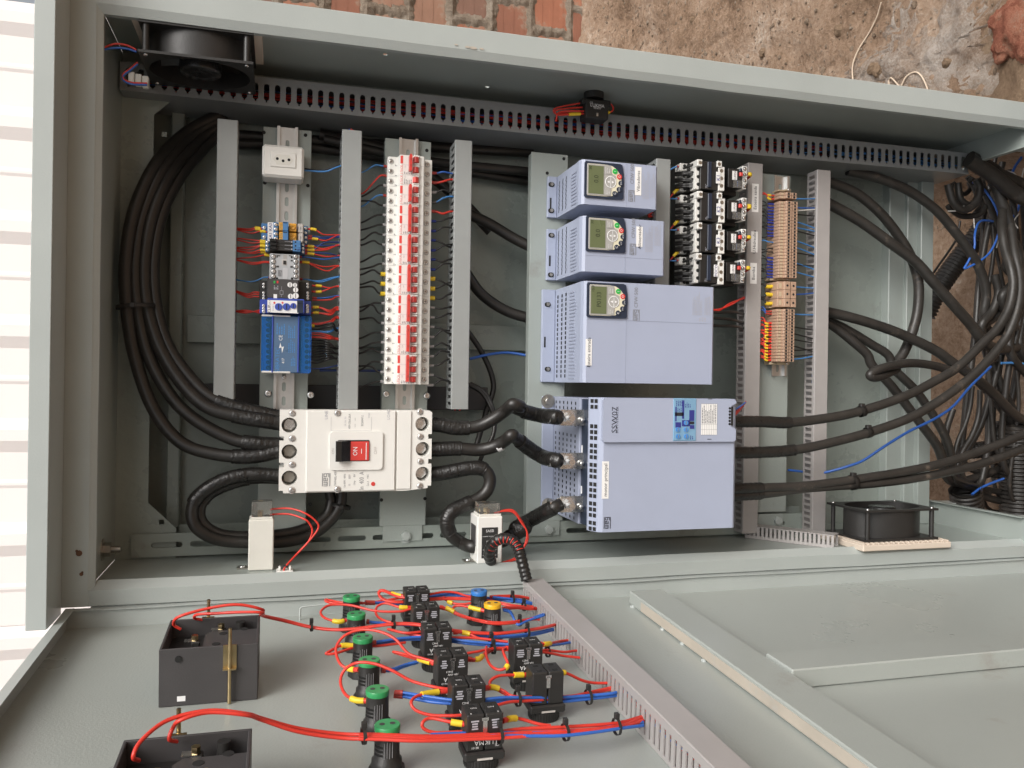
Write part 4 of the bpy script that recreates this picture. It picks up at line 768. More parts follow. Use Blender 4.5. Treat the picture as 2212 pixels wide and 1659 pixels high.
z = R(c3c, 1690, 405, 1745, 555, wc_); m = MB(); m.box(r[1] - .0098, r[1] - .004, z[2], z[3], WS - .02, wc_ - .003); m.part('plug_recess', BLK, T)
for i in range(6): v = z[2] + (z[3] - z[2]) * (i + .5) / 6; m = MB(); m.cyl((r[1] - .0125, v, wc_), (r[1] - .0125, v, wc_ + .0004), .0022, 12); m.part('terminal_hole', VOID, T)
for x, y in ((1600, 344), (1595, 662)): p = P(*c3c(x, y), wc_); m = MB(); m.box(p.x - .004, p.x + .004, p.y - .0005, p.y + .0005, wc_, wc_ + .0003); m.part('catch_slot', VOID, T)
for x, y in ((316, 362), (318, 1182)): p = P(*c3c(x, y), -.174); hexbolt(T, (p.x, p.y, -.174), (0, 0, 1), .0085, .007)
m = MB(); p = P(*c3c(1380, 692), WS); m.box(p.x - .010, p.x + .010, p.y - .003, p.y + .003, WS, WS + .0003); m.part('sticker', LAVD, T)
wT = (wa + wb) / 2 - .012; BUS = []
for y in (492, 835, 1178):
    p = P(*c3c(490, y), wT); e = usd + .02; m = MB(); m.box(P(*c3c(415, y), wT).x, e, p.y - .014, p.y + .014, wT - .004, wT, .0008); m.part('busbar', TIN, T); BUS.append(Vector((p.x - .004, p.y, wT)))
    c = BUS[-1]; m = MB(); m.cyl((c.x, c.y, wT + .0028), (c.x, c.y, wT + .0046), .0128, 22); m.part('washer', STEEL, T); m = MB(); m.cyl((c.x, c.y, wT + .0046), (c.x, c.y, wT + .013), .0092, 6); m.part('nut', STEEL, T); m = MB(); m.cyl((c.x, c.y, wT + .013), (c.x, c.y, wT + .024), .0056, 14); m.part('stud', STEEL, T)
    m = MB(); m.rings((usd + .001, c.y - .004, wT + .002), (-.5, 0, .6), [(0, .0055), (.004, .0055), (.007, .003), (.008, 0)], 12); m.part('screw', STEEL, T)
# ---------------------------------------------------------------- contactors with their overload relays
KV = [0, 690, 1370, 2040]; KX = [0, 8, 0, -12]
mK = [('K1', 'K1'), ('K2', 'K2'), ('K3', 'K3'), ('POCO', 'POCO')]
WK1, WK2, WK3 = -.088, -.098, -.128
CONT = []
for k, (t_, lb_) in enumerate(mK):
    dy, dx = KV[k], KX[k]
    def rk(x0, y0, x1, y1, w): return R(cD, x0 + dx, y0 + dy, x1 + dx, y1 + dy, w)
    rf = rk(890, 100, 1270, 770, WK1)
    T = thing('contactor', 'black and white power contactor with hand-lettered paper tag %s' % t_, 'contactor', (rf[0], rf[2], -.181), 'tagged contactors'); CONT.append(T)
    vlo, vhi = rk(890, 120, 1270, 745, WK1)[2], rk(890, 120, 1270, 745, WK1)[3]
    uLw = rk(430, 0, 440, 10, WK3)[0]; uRw = rk(1390, 0, 1400, 10, WK1)[1]
    m = MB(); m.box(uLw + .006, uRw - .01, vlo, vhi + .004, -.1805, WK3 - .012); m.part('base', BLK, T)
    m = MB(); m.box(rf[0] + .0005, rf[1] + .006, vlo, vhi, WK3 - .012, WK1 - .004, .001); m.box(rf[0] - .010, rf[0] + .0004, vlo, vhi, WK3 - .012, -.1185); m.part('body', BLK, T)
    m = MB(); q = rk(1040, 140, 1130, 700, WK1); m.box(q[0], q[1], q[2], q[3], WK1 - .004, WK1 - .001, .001); m.part('coil_block', NAVY, T)
    fine(T, rk(975, 630, 1040, 715, WK1 - .0037), WK1 - .0037, 3, GRYL, k)
    def ws(x0, y0, x1, y1, w0, w1, nm='terminal_cover', mt=WHT): q = rk(x0, y0, x1, y1, w1); m = MB(); rbox(m, q, w0, w1, .0006); m.part(nm, mt, T); return q
    def hole(x, y, w, rr_=.0034, mt=VOID): p = P(*cD(x + dx, y + dy), w); m = MB(); m.cyl((p.x, p.y, w), (p.x, p.y, w + .0003), rr_, 16); m.part('screw_well', mt, T)
    ws(806, 95, 915, 240, -.118, WK1); hole(872, 168, WK1, .0035, STEELD); ws(755, 232, 892, 745, -.118, WK2)
    for y in (308, 475, 640): hole(825, y, WK2)
    ws(1242, 130, 1343, 262, -.118, WK1); hole(1285, 200, WK1, .0035, STEELD); ws(1268, 256, 1398, 780, -.118, WK1 - .002)
    for y in (345, 512, 675): hole(1333, y, WK1 - .002, .0037, STEELD)
    q = rk(430, 180, 690, 790, WK3)
    for y0, y1, hy in ((185, 345, 240), (352, 500, 410), (510, 610, None), (620, 785, 735)):
        z = rk(432, y0, 660, y1, WK3); m = MB(); rbox(m, z, -.150, WK3, .0008); m.part('lower_terminal', WHT, T)
        if hy: hole(530, hy, WK3)
    for y in (255, 415, 570, 700): z = rk(690, y, 755, y + 75, WK2 - .012); m = MB(); rbox(m, z, -.13, WK2 - .012, .002); m.part('terminal_shroud', LGRY, T)
    q = rk(1220, 368, 1305, 622, WK1 + .0005) if k < 3 else rk(1185, 350, 1270, 610, WK1 + .0005); m = MB(); rbox(m, q, WK1 - .001, WK1 + .0006); m.part('paper_tag', PAP, T); txt(T, t_, ((q[0] + q[1]) / 2, (q[2] + q[3]) / 2, WK1 + .001), .0105 if k < 3 else .0078, INKB)
    # overload relay
    ox = (0, -22, -22, -30)[k]
    def ro(x0, y0, x1, y1, w): return rk(x0 + ox, y0, x1 + ox, y1, w)
    WO = -.100; r = ro(1560, 300, 1790, 720, WO)
    O = thing('overload_relay', 'black overload relay with blue dial and red button, plugged into contactor %s' % t_, 'overload relay', (r[0], r[2], -.181), 'overload relays')
    m = MB(); m.box(uRw + .0005, r[1] + .005, vlo + .002, vhi - .004, -.1805, -.130, .001); m.part('base', BLK, O); m = MB(); m.box(r[0] - .008, r[1], r[2], r[3], -.130, WO, .001); m.part('housing', BLK, O)
    q = ro(1565, 350, 1670, 545, WO); m = MB(); rbox(m, q, WO, WO + .0004); m.part('paper_label', PAP, O); txt(O, 'LUKMA', ((q[0] + q[1]) / 2 + .001, (q[2] + q[3]) / 2, WO + .0007), .0058, INK, sx=.9)
    p = P(*cD(1665 + dx + ox, 632 + dy), WO); m = MB(); m.cyl((p.x, p.y, WO), (p.x, p.y, WO + .0025), .0075, 18); d_ = m.part('setting_dial', NAVY, O); m = MB(); m.box(p.x - .0005, p.x + .0005, p.y - .005, p.y + .005, WO + .0025, WO + .0028); m.part('dial_slot', WBLU, d_)
    q = ro(1732, 375, 1800, 462, WO + .004); m = MB(); rbox(m, q, WO, WO + .005, .001); m.part('stop_button', RED, O); q = ro(1730, 288, 1790, 365, WO + .003); m = MB(); rbox(m, q, WO, WO + .003, .001); m.part('reset_button', NAVY, O)
    q = ro(1590, 555, 1770, 715, WO + .004); m = MB(); m.box(q[0], q[1], q[2], q[3], WO + .0035, WO + .0042); m.part('clear_flap', CLRW, O)
    q = ro(1782, 240, 1890, 745, WO - .002); nv = 4
    m = MB(); z = q
    for i in range(nv):
        h_ = (z[3] - z[2]) / nv; sh = -.002 * (i == 0); m.box(z[0] + sh, z[1] + sh, z[2] + i * h_ + .0003, z[2] + (i + 1) * h_ - .0003, -.125, WO - .002, .0006)
    m.part('terminal_strip', WHT, O)
    for i in range(nv):
        b = z[2] + (i + .5) * (z[3] - z[2]) / nv; m = MB(); m.cyl(((z[0] + z[1]) / 2, b, WO - .002), ((z[0] + z[1]) / 2, b, WO - .0016), .0038, 16); m.part('screw_well', DGR, O); screw(O, ((z[0] + z[1]) / 2, b, WO - .0016), .003, STEEL, 'terminal_screw')
# ---------------------------------------------------------------- rail-mounted terminal blocks
def tb_proto(pit, scale=1.0):
    m = MB(); a = .046 * scale
    m.poly([(-.0495, -.027), (-.014, -.027), (-.0075, -.0262), (-.006, -.025), (-.006, -.0125), (-.0008, -.0115), (0, -.0105), (0, .004), (-.0012, .0052), (-.0045, .0055), (-.0045, .0085), (-.001, .0095), (-.001, .0225), (-.003, .024), (-.0495, .024)], -pit / 2 + .00042, pit / 2 - .00042, ax='b'); body = m
    return body
def tblocks(y0, y1, n, xl, xr, label, grp):
    wtb = -.123; a, b = P(*cE((xl + xr) / 2, y0), wtb).y, P(*cE((xl + xr) / 2, y1), wtb).y; pit = (a - b) / n
    u0_, u1_ = P(*cE(xl, (y0 + y1) / 2), wtb - .014).x, P(*cE(xr, (y0 + y1) / 2), wtb).x; sc = (u1_ - u0_) / .049
    bm = tb_proto(pit); bm.v = [(q[0] * sc, q[1], q[2]) for q in bm.v]; body = bm.mesh('housing', TERM)
    m = MB(); m.cyl((-.0035 * sc, 0, 0), (-.0035 * sc, 0, .0003), min(.0024, pit * .40), 10); h1m = m.mesh('screw_hole', VOID)
    m = MB(); m.box(-.0225 * sc, -.0155 * sc, -pit * .28, pit * .28, -.0061, -.0057); sqm = m.mesh('wire_entry', TERMD)
    m = MB(); m.box(.0235 * sc, .0245 * sc, -pit * .3, pit * .3, -.018, -.008); enm = m.mesh('wire_entry', VOID)
    uc = u0_ + .026 * sc; out = []
    for i in range(n):
        v = a - (i + .5) * pit; T = thing('terminal_block', label % ORD[i], 'terminal block', (uc, v, wtb), grp)
        share(T, 'housing', body); share(T, 'screw_hole', h1m); share(T, 'screw_hole', h1m, (.0185 * sc, 0, -.001)); share(T, 'wire_entry', sqm); share(T, 'wire_entry', enm); out.append((u0_, v, u1_))
    return out
TB1 = tblocks(80, 136, 2, 185, 355, '%s beige block of the pair at the top end of the terminal rail', 'pair of terminal blocks')
TB2 = tblocks(157, 838, 24, 178, 360, '%s beige terminal block of the longest run, counted from the pair of blocks', 'long run of terminal blocks')
TB3 = tblocks(868, 1095, 3, 165, 350, '%s wide beige terminal block with yellow-sleeved wire, counted from the longest run', 'wide terminal blocks')
TB4 = tblocks(1112, 1580, 17, 160, 335, '%s beige terminal block of the lowest run, counted from the wide blocks', 'lowest run of terminal blocks')
for k, (y0, y1, xl, xr, nm) in enumerate(((60, 78, 190, 300, 'end stop above the pair of terminal blocks'), (139, 156, 145, 290, 'end stop between the pair and the longest terminal run'), (841, 866, 120, 290, 'end stop between the longest run and the wide terminal blocks'), (1097, 1111, 110, 290, 'end stop between the wide blocks and the lowest run'), (1582, 1608, 118, 285, 'end stop below the lowest terminal run'))):
    q = R(cE, xl, y0, xr, y1, -.150); m = MB(); m.box(q[0], q[1], q[2] + .0003, q[3] - .0003, -.1722, -.150, .0008); m.box(q[0] + .012, q[1] - .004, q[2] + .0003, q[3] - .0003, -.150, -.142, .0008)
    T = thing('end_stop', 'beige ' + nm, 'end stop', (q[0], q[2], -.1722)); m.part('housing', TERMD, T); p = ((q[1] - .010), (q[2] + q[3]) / 2, -.142); screw(T, p, .003, STEEL)
# ---------------------------------------------------------------- fans, current transformers, side switch
def fan(T, u0, u1, w0, w1, va, vb, sgn):
    """square axial fan between its two flanges at va (mounting side) and vb (free side); axis along v"""
    uc, wc = (u0 + u1) / 2, (w0 + w1) / 2; rad = min(u1 - u0, w1 - w0) / 2; su = (u1 - u0) / 2 / rad; sw = (w1 - w0) / 2 / rad
    def ell(r_, n=28): return [(wc + r_ * sw * math.cos(2 * math.pi * i / n), uc + r_ * su * math.sin(2 * math.pi * i / n)) for i in range(n)]
    t = .004 * sgn
    for v_, nm in ((va, 'rear_flange'), (vb - t, 'front_flange')):
        m = MB(); m.poly([(w0, u0), (w1, u0), (w1, u1), (w0, u1)], v_, v_ + t, [ell(rad * .92)], 'b'); m.part(nm, BLK, T)
    m = MB(); A = ell(rad * .94); n = len(A); m.add([(p[1], va + t, p[0]) for p in A] + [(p[1], vb - t, p[0]) for p in A], [(i, (i + 1) % n, n + (i + 1) % n, n + i) for i in range(n)], True)
    A = ell(rad * .915); m.add([(p[1], va, p[0]) for p in A] + [(p[1], vb, p[0]) for p in A], [(i, (i + 1) % n, n + (i + 1) % n, n + i) for i in range(n)], True); m.part('shroud', BLK, T)
    for a in (-1, 1):
        for c in (-1, 1): p = (uc + a * (u1 - u0) * .44, wc + c * (w1 - w0) * .44); m = MB(); m.cyl((p[0], va + t, p[1]), (p[0], vb - t, p[1]), rad * .075, 10); m.part('corner_post', BLK, T); screw(T, (p[0], vb, p[1]), .0034, STEEL, d=(0, sgn, 0))
    m = MB(); m.rings((uc, va + t, wc), (0, sgn, 0), [(0, rad * .45), (abs(vb - va) * .84, rad * .45), (abs(vb - va) * .9, rad * .43), (abs(vb - va) * .91, rad * .2), (abs(vb - va) * .90, rad * .17), (abs(vb - va) * .905, 0)], 28); m.part('rotor_hub', BLKG, T)
    for k in range(7):
        a0 = 2 * math.pi * k / 7; vs = []
        for f in (0, .5, 1):
            r_ = rad * (.44 + .44 * f); a1 = a0 + .15 * f
            for g, hh in ((0, .25), (1, .75)): an = a1 + g * .55; vs.append((uc + r_ * math.cos(an), va + (vb - va) * hh, wc + r_ * math.sin(an)))
        m = MB(); m.add(vs, [(0, 2, 3, 1), (2, 4, 5, 3)], True); m.part('blade', BLK, T)
    for k in range(3):
        a0 = .5 + 2 * math.pi * k / 3; d_ = Vector((math.cos(a0), 0, math.sin(a0))); m = MB(); m.cyl(Vector((uc, va + t * .5, wc)) + d_ * rad * .4, Vector((uc, va + t * .5, wc)) + d_ * rad * .93, .003, 6); m.part('strut', BLK, T)
p, q = P(297, 113, -.008), P(547, 137, -.008); wk = -.150
T = thing('cooling_fan', 'black square cooling fan hung from the right wall under the hood', 'fan', (p.x, VR, -.08), 'cabinet fans')
m = MB(); m.box(p.x - .011, q.x + .012, VR - .014, VR - .0005, wk + .01, -.006, .001); m.part('filter_frame', CREAM, T); fan(T, p.x, q.x, wk, -.008, VR - .014, (p.y + q.y) / 2, -1)
q0 = PV(*c4c(838, 1598), VL); q1 = PV(*c4c(1500, 1590), VL); ft = VL + .016; fh = .060
a0 = PV(*c4c(878, 1535), ft); a1 = PV(*c4c(1402, 1490), ft); ab = PV(*c4c(470, 1440), ft)
T = thing('cooling_fan', 'black square cooling fan standing on a cream filter on the left wall', 'fan', (a0.x, VL, -.1), 'cabinet fans')
w0, w1 = ab.z, (a0.z + a1.z) / 2
m = MB(); m.box(a0.x - .012, a1.x + .022, VL + .0004, ft - .004, w0 - .008, w1 + .010, .0015); m.part('filter_frame', CREAM, T)
n = 18; me = None
for i in range(n):
    if me is None: m = MB(); m.box(-.002, .002, ft - .004, ft - .0004, w0 - .004, w1 + .008, .0005); m.v = [tuple(Vector(v) - Vector((0, ORG[T].y, ORG[T].z))) for v in m.v]; me = m.mesh('louvre', CREAM)
    share(T, 'louvre', me, (a0.x - .008 + (a1.x - a0.x + .024) * i / (n - 1) - ORG[T].x, 0, 0))
fan(T, a0.x, a1.x, w0, w1, ft, ft + fh, 1)
p = PV(*c4c(300, 1435), VL + .003); T = thing('terminal_clip', 'small clear terminal connector beside the lower fan', 'connector', (p.x, VL, p.z))
for i in range(3): m = MB(); m.box(p.x - .010 + i * .009, p.x - .003 + i * .009, VL, VL + .010, p.z - .006, p.z + .006, .001); m.part('terminal_cell', CLRW, T); m = MB(); m.cyl((p.x - .0065 + i * .009, VL + .010, p.z), (p.x - .0065 + i * .009, VL + .0112, p.z), .0022, 10); m.part('clamp_screw', BRASS, T)
# current transformers
def ct(label, c, x0, x1, ytop, ysh, ybase, dep, win):
    b = PV(*c((x0 + x1) / 2, ybase), VL); w_ = b.z; a, e = P(*c(x0, ybase - 100), w_).x, P(*c(x1, ybase - 100), w_).x; vs = P(*c((x0 + x1) / 2, ysh), w_).y; vt_ = P(*c((x0 + x1) / 2, ytop), w_).y
    T = thing('current_transformer', label, 'current transformer', ((a + e) / 2, VL, w_ - dep / 2), 'current transformers')
    if win:
        vm = (VL + vs) / 2; hole = [(w_ - dep * .75, vm - .014), (w_ - dep * .25, vm - .014), (w_ - dep * .25, vm + .016), (w_ - dep * .75, vm + .016)]
    m = MB(); m.box(a, e, VL + .0004, vs, w_ - dep, w_, .0015); m.part('body', WHTB if not win else WHT, T)
    m = MB(); m.box(a + .003, e - .002, vs, vs + .004, w_ - dep * .8, w_ - .002, .0006); m.part('shoulder', WHTB, T)
    m = MB(); m.box(a + .004, e - .003, vs + .004, vt_, w_ - dep * .7, w_ - .004, .0008); m.part('terminal_cover', CLRW, T)
    for f in (.3, .62):
        m = MB(); m.cyl(((a + e) / 2 - .002, vs + .004, w_ - dep * f), ((a + e) / 2 - .002, vs + .012, w_ - dep * f), .0045, 6); m.part('terminal_nut', BRASS, T)
    m = MB(); m.box(a - .018, a + .002, VL + .0003, VL + .002, w_ - dep * .7, w_ - dep * .3); m.part('foot_tab', STEELD, T); screw(T, (a - .010, VL + .002, w_ - dep * .5), .0042, STEEL, d=(0, 1, 0))
    return T, a, e, vs, w_
CT1, ca, ce, cvs, cw = ct('plain ivory current transformer with clear top under the main breaker cables', c1c, 1965, 2165, 962, 1100, 1503, .052, False)
CT2, ea, ee, evs, ew = ct('white current transformer with dark rating plate, big cable threaded through', c2c, 1768, 1965, 975, 1075, 1447, .055, True)
q = R(c2c, 1803, 1160, 1930, 1402, ew); m = MB(); rbox(m, q, ew - .0002, ew + .0004); m.part('rating_plate', TXTP, CT2)
txt(CT2, 'sassi', (q[0] + .0045, (q[2] + q[3]) / 2 + .012, ew + .0007), .0075, WPR, 'u', sx=.8) if False else None
for i, (s_, sz) in enumerate((('SASSI', .0062), ('CURRENT TRANSFORMER', .0022), ('ST-42', .0052), ('400/5A', .0042), ('0.6', .0042), ('5VA', .0036))):
    m_ = txt(CT2, s_, ((q[0] + q[1]) / 2, q[3] - .006 - i * .0092, ew + .0007), sz, WPR, 'u')
for i in (3, 4, 5): m = MB(); m.box(q[0] + .002, q[1] - .002, q[3] - .0105 - i * .0092, q[3] - .0100 - i * .0092, ew + .0004, ew + .0006); m.part('plate_rule', WPR, CT2)
vm = VL + .045; m = MB(); m.poly([(vm - .017, ew - .045), (vm + .018, ew - .045), (vm + .018, ew - .012), (vm - .017, ew - .012)], ea - .0012, ea + .0002, ax='a'); m.part('window_frame', DGR, CT2)
# white adhesive cable-tie base
p = PV(*c2c(245, 1500), VL + .002); T = thing('tie_base', 'white adhesive cable-tie base holding the red current transformer wires', 'cable clip', (p.x, VL, p.z)); TIEB = p
m = MB(); m.box(p.x - .013, p.x + .013, VL + .0003, VL + .0032, p.z - .013, p.z + .011, .001); m.part('pad', WHT, T)
for s_ in (-1, 1): m = MB(); m.box(p.x + s_ * .008 - .002, p.x + s_ * .008 + .002, VL + .0032, VL + .009, p.z - .006, p.z + .006, .001); m.part('lug', WHT, T)
m = MB(); m.tube([(p.x - .007, VL + .006, p.z + .003), (p.x, VL + .010, p.z + .004), (p.x + .007, VL + .006, p.z + .003)], .0018, 6); m.part('tie', BLK, T)
# switch block on the right wall
p = PV(*c3(680, 738), VR); T = thing('switch_block', 'black contact block on the right wall above the slotted duct', 'switch', (p.x, VR, p.z), 'black contact blocks'); SWP = p
y1 = p.y
def vv(y): return P(*c3(680, y), SWP.z + .01).y
m = MB(); m.cyl((p.x, VR, p.z), (p.x, vv(775), p.z), .019, 24); m.part('ring_nut', BLK, T); m = MB(); m.box(p.x - .029, p.x + .029, vv(835), vv(790), p.z - .018, p.z + .016, .002); m.part('collar', BLK, T)
m = MB(); m.box(p.x - .0225, p.x + .0225, vv(950), vv(800), p.z - .013, p.z + .019, .0015); m.part('contact_block', BLK, T); zf = p.z + .0192
txt(T, 'LUKMA', (p.x, vv(848), zf + .0002), .0085, WPR, 'u'); txt(T, 'CE', (p.x - .012, vv(830), zf + .0002), .005, WPR, 'u'); txt(T, 'ELECTRIC', (p.x, vv(860), zf + .0002), .0036, WPR, 'u'); txt(T, 'ZB2-BE101', (p.x, vv(870), zf + .0002), .0032, WPR, 'u')
m = MB(); m.box(p.x - .002, p.x + .002, vv(932), vv(905), zf - .0002, zf + .0008); m.part('clamp_screw', STEEL, T)
# ---------------------------------------------------------------- wires
LBL = {}
def wire(pts, r, mt, label, group=None, frame=CAB, sl=(), n=6, k=6, cat='wire', name='wire'):
    """sl: (t0, t1, material, extra radius) sleeves given by fraction of the run"""
    sp = spl(pts, k); m = MB(); m.tube(sp, r, n); o = m.thing(name, mt, label, cat, group, frame)
    for t0, t1, ms, er in sl:
        a, b = int(t0 * (len(sp) - 1)), max(int(t0 * (len(sp) - 1)) + 1, int(math.ceil(t1 * (len(sp) - 1)))); m = MB(); m.tube(sp[a:b + 1], r + er, 8); m.part('ferrule' if ms in (RSLV, GSLV, BSLV, TIN) else 'sleeve', ms, o)
    return o
rn = random.Random(3)
# breaker row, supply side and load side
PN = [(k, p) for k, n_ in enumerate((2, 1, 2, 3, 3, 3, 3, 3, 3)) for p in range(n_)]
for i in range(23):
    pole = '%s pole of the %s breaker from the socket end' % (ORD[PN[i][1]], ORD[PN[i][0]])
    vc = VT0 - (i + .5) * PIT - .005; mt, fm, er = WBLK, GSLV, .0009
    if i in (0, 3): mt, fm = WSKY, RSLV
    if i == 1: mt, fm = WRED, RSLV
    if i in (11, 12, 13): fm, er = YEL, .0022
    xs_ = d2 + .034; vo = vc + rn.choice((-.012, .004, .008, -.004, -.016)) - (.018 if i < 4 else 0); r_ = .0018 if mt is WBLK else .0016
    lab = {WSKY: 'blue', WRED: 'red'}.get(mt, 'yellow-sleeved black' if fm is YEL else 'thin black') + ' supply wire to the ' + pole
    m_ = (xs_ + l0) / 2
    wire([(xs_ - .010, vo, -.158), (xs_ + .006, vo + .002, -.150), (m_, (vo + vc) / 2 + rn.uniform(0, .010), -.143), (l0 - .012, vc + .0005, -.148), (l0 + .002, vc, -.149)], r_, mt, lab, 'breaker supply wires', sl=((.84 if fm is not YEL else .80, .98, fm, er),))
    mt, fm, er = WBLK, GSLV, .0008
    if i in (0, 3): mt, fm = (WBLU, RSLV) if i == 0 else (WSKY, GSHR)
    if i in (1, 4): mt, fm = WRED, RSLV
    if 5 <= i <= 10: fm = BSLV
    if i in (11, 12, 13): fm, er = YEL, .0022
    lab = {WBLU: 'dark blue', WSKY: 'light blue', WRED: 'red'}.get(mt, 'yellow-sleeved black' if fm is YEL else ('blue-ferruled black' if fm is BSLV else 'grey-ferruled black')) + ' load wire from the ' + pole
    vc = VT0 - (i + .5) * PIT - .009; vo = vc + rn.choice((.008, .002, -.010, .012)); xe = d3 + .006
    wire([(r1 - .002, vc, -.150), (r1 + .012, vc, -.149), ((r1 + xe) / 2, (vc + vo) / 2 - rn.uniform(-.006, .006), -.146), (xe - .010, vo, -.150), (xe + .004, vo, -.153)], .0018 if mt is not WRED else .0021, mt, lab, 'breaker load wires', sl=((.02, .22, fm, er),))
# control wires between the first duct and the relays
xL = d1 + .033
def cw_(x, y, w): return P(*cBz(x, y), w)
left = [(265, 300, 590, 285, 'r', 1), (275, 330, 600, 310, 'r', 1), (290, 375, 690, 350, 'r', 1), (455, 500, 690, 530, 'r', 1), (480, 560, 690, 560, 'r', 1), (640, 640, 690, 620, 'r', 1), (655, 690, 690, 630, 'r', 1), (680, 740, 690, 705, 'r', 1), (700, 760, 700, 745, 'r', 1), (850, 830, 770, 800, 'r', 1), (860, 930, 770, 920, 'r', 0), (865, 960, 770, 940, 'r', 0), (1245, 1290, 770, 1220, 'b', 0), (1440, 1530, 575, 1500, 'r', 0), (1450, 1560, 575, 1540, 'r', 0), (1460, 1590, 575, 1585, 'r', 0)]
for li, (y0, ym, xe, ye, c, s) in enumerate(left):
    e = cw_(xe, ye, -.146 if xe < 700 else -.150); a = Vector((xL - .008, cw_(140, y0, -.15).y, -.155)); b = Vector((xL + (e.x - xL) * .45, cw_(380, ym, -.15).y, -.149))
    wire([a, b, e + Vector((-.008, .0004, 0)), e + Vector((.003, 0, 0))], .00125, WRED if c == 'r' else WSKY, '%s thin red wire down the plain duct, counted from the socket' % ORD[li] + (', yellow sleeve' if s else '') if c == 'r' else 'thin blue control wire from the plain duct to the mini contactor', 'relay supply wires', sl=(((.72, .88, YEL, .0014), (.90, .99, WRED, .0006)) if s else ((.88, .98, RSLV, .0006),)), n=5, k=5)
for li, (y, ye) in enumerate(((1035, 1042), (1045, 1056), (1055, 1068), (1062, 1075))):
    e = P(*c2b(48, ye), -.150); a = Vector((xL - .008, P(*c2b(-20, 1060), -.15).y, -.155)); wire([a, (a + e) / 2 + Vector((0, (y - 1048) * .0003 - .001, .006)), e + Vector((.003, 0, 0))], .00125, WRED, '%s thin red wire from the plain duct into the phase monitor' % ORD[li], 'phase monitor wires', n=5)
xR = d2 - .004
right = [(1500, 300, 1800, 400, 2150, 405, 'r', 1), (1530, 430, 1800, 455, 2140, 430, 'b', 0), (1530, 480, 1850, 515, 2150, 415, 'r', 1), (1530, 450, 1800, 480, 2130, 450, 'b', 0), (1450, 600, 1800, 610, 2140, 610, 'b', 0), (1450, 620, 1800, 670, 2160, 600, 'r', 1), (1450, 690, 1850, 690, 2160, 610, 'r', 1), (1450, 700, 1800, 560, 2050, 540, 'b', 0), (1450, 760, 1850, 820, 2170, 800, 'r', 1), (1450, 740, 1900, 760, 2150, 800, 'b', 0), (1350, 825, 1800, 870, 2160, 840, 'n', 0), (1355, 925, 1800, 1010, 2170, 990, 'r', 1), (1355, 935, 1850, 1090, 2170, 1010, 'r', 0), (1355, 1245, 1700, 1280, 2170, 1200, 's', 0), (1355, 1250, 1750, 1300, 2160, 1215, 's', 0), (1600, 1370, 1900, 1410, 2180, 1390, 'r', 1), (1600, 1480, 1900, 1430, 2180, 1380, 'r', 1), (1620, 1600, 1900, 1590, 2170, 1560, 'n', 0), (1620, 1640, 1950, 1630, 2180, 1580, 'r', 0)]
CM = {'r': WRED, 'b': WNAV, 'n': WBLU, 's': WSKY, 'k': WBLK}; CN = {'r': 'red', 'b': 'dark blue', 'n': 'blue', 's': 'bright blue', 'k': 'black'}
for li, (x0, y0, xm, ym, xe, ye, c, s) in enumerate(right):
    a = cw_(x0, y0, -.150); b = cw_(xm, ym, -.148); e = Vector((xR + .012, cw_(xe, ye, -.15).y, -.154))
    wire([a - Vector((.003, 0, 0)), a + Vector((.012, 0, .001)), b, e - Vector((.012, 0, 0)), e], .00128, CM[c], 'thin %s wire, %s from the socket end between relays and slotted duct%s' % (CN[c], ORD[li], ', yellow sleeve' if s else ''), 'relay output wires', sl=((.04, .12, CM['r'] if s else RSLV, .0006),) + (((.14, .26, YEL, .0014),) if s else ()), n=5)
mon = [(470, 1025, 600, 1050, 715, 1025, 'r', 1), (470, 1030, 600, 1062, 715, 1035, 'r', 0), (470, 1068, 600, 1075, 715, 1045, 'r', 1), (470, 1072, 610, 1085, 715, 1050, 'r', 0), (455, 1150, 600, 1135, 718, 1100, 'r', 0), (455, 1155, 620, 1140, 718, 1108, 'r', 0), (455, 1160, 600, 1150, 718, 1115, 'r', 0), (455, 1212, 600, 1215, 718, 1190, 's', 0), (455, 1220, 600, 1222, 718, 1198, 's', 0), (455, 1225, 600, 1250, 715, 1270, 'r', 0), (455, 1240, 600, 1262, 715, 1275, 'r', 0), (455, 1258, 600, 1270, 715, 1280, 'r', 0), (455, 1265, 600, 1275, 715, 1276, 'r', 0)]
for i in range(9): mon.append((455, 1285 + i * 22, 590, 1300 + i * 17, 722, 1352 + (i // 3) * 40, 'k', 0))
mon += [(460, 1170, 620, 1150, 720, 1200, 'k', 2), (460, 1195, 620, 1175, 720, 1210, 'k', 0), (460, 1510, 600, 1500, 720, 1490, 'b', 0)]
for li, (x0, y0, xm, ym, xe, ye, c, s) in enumerate(mon):
    a = P(*c2b(x0, y0), -.150); b = P(*c2b(xm, ym), -.146 + .006 * (c == 'k')); e = Vector((xR + .012, P(*c2b(xe, ye), -.15).y, -.154)); th = .0019 if c == 'k' else .00128
    wire([a - Vector((.003, 0, 0)), a + Vector((.012, 0, .001)), b, e - Vector((.012, 0, 0)), e], th, CM[c], '%s %s wire, %s of those leaving the %s' % ('thick' if c == 'k' else 'thin', CN[c], ORD[li if y0 < 1100 else li - 4], 'phase monitor' if y0 < 1100 else 'blue distribution block') + (', yellow sleeve' if s else ''), 'distribution wires', sl=((.02, .12, YEL, .0014),) if s == 2 else (((.08, .2, YEL, .0014),) if s else ()), n=5)
a = P(*c2(400, 1350), -.16); wire([a, P(*c2(560, 1358), -.155), P(*c2(640, 1330), -.15), Vector((xR + .012, P(*c2(690, 1297), -.15).y, -.15))], .0016, WSKY, 'blue wire from the white power socket to the slotted duct', 'socket wires')
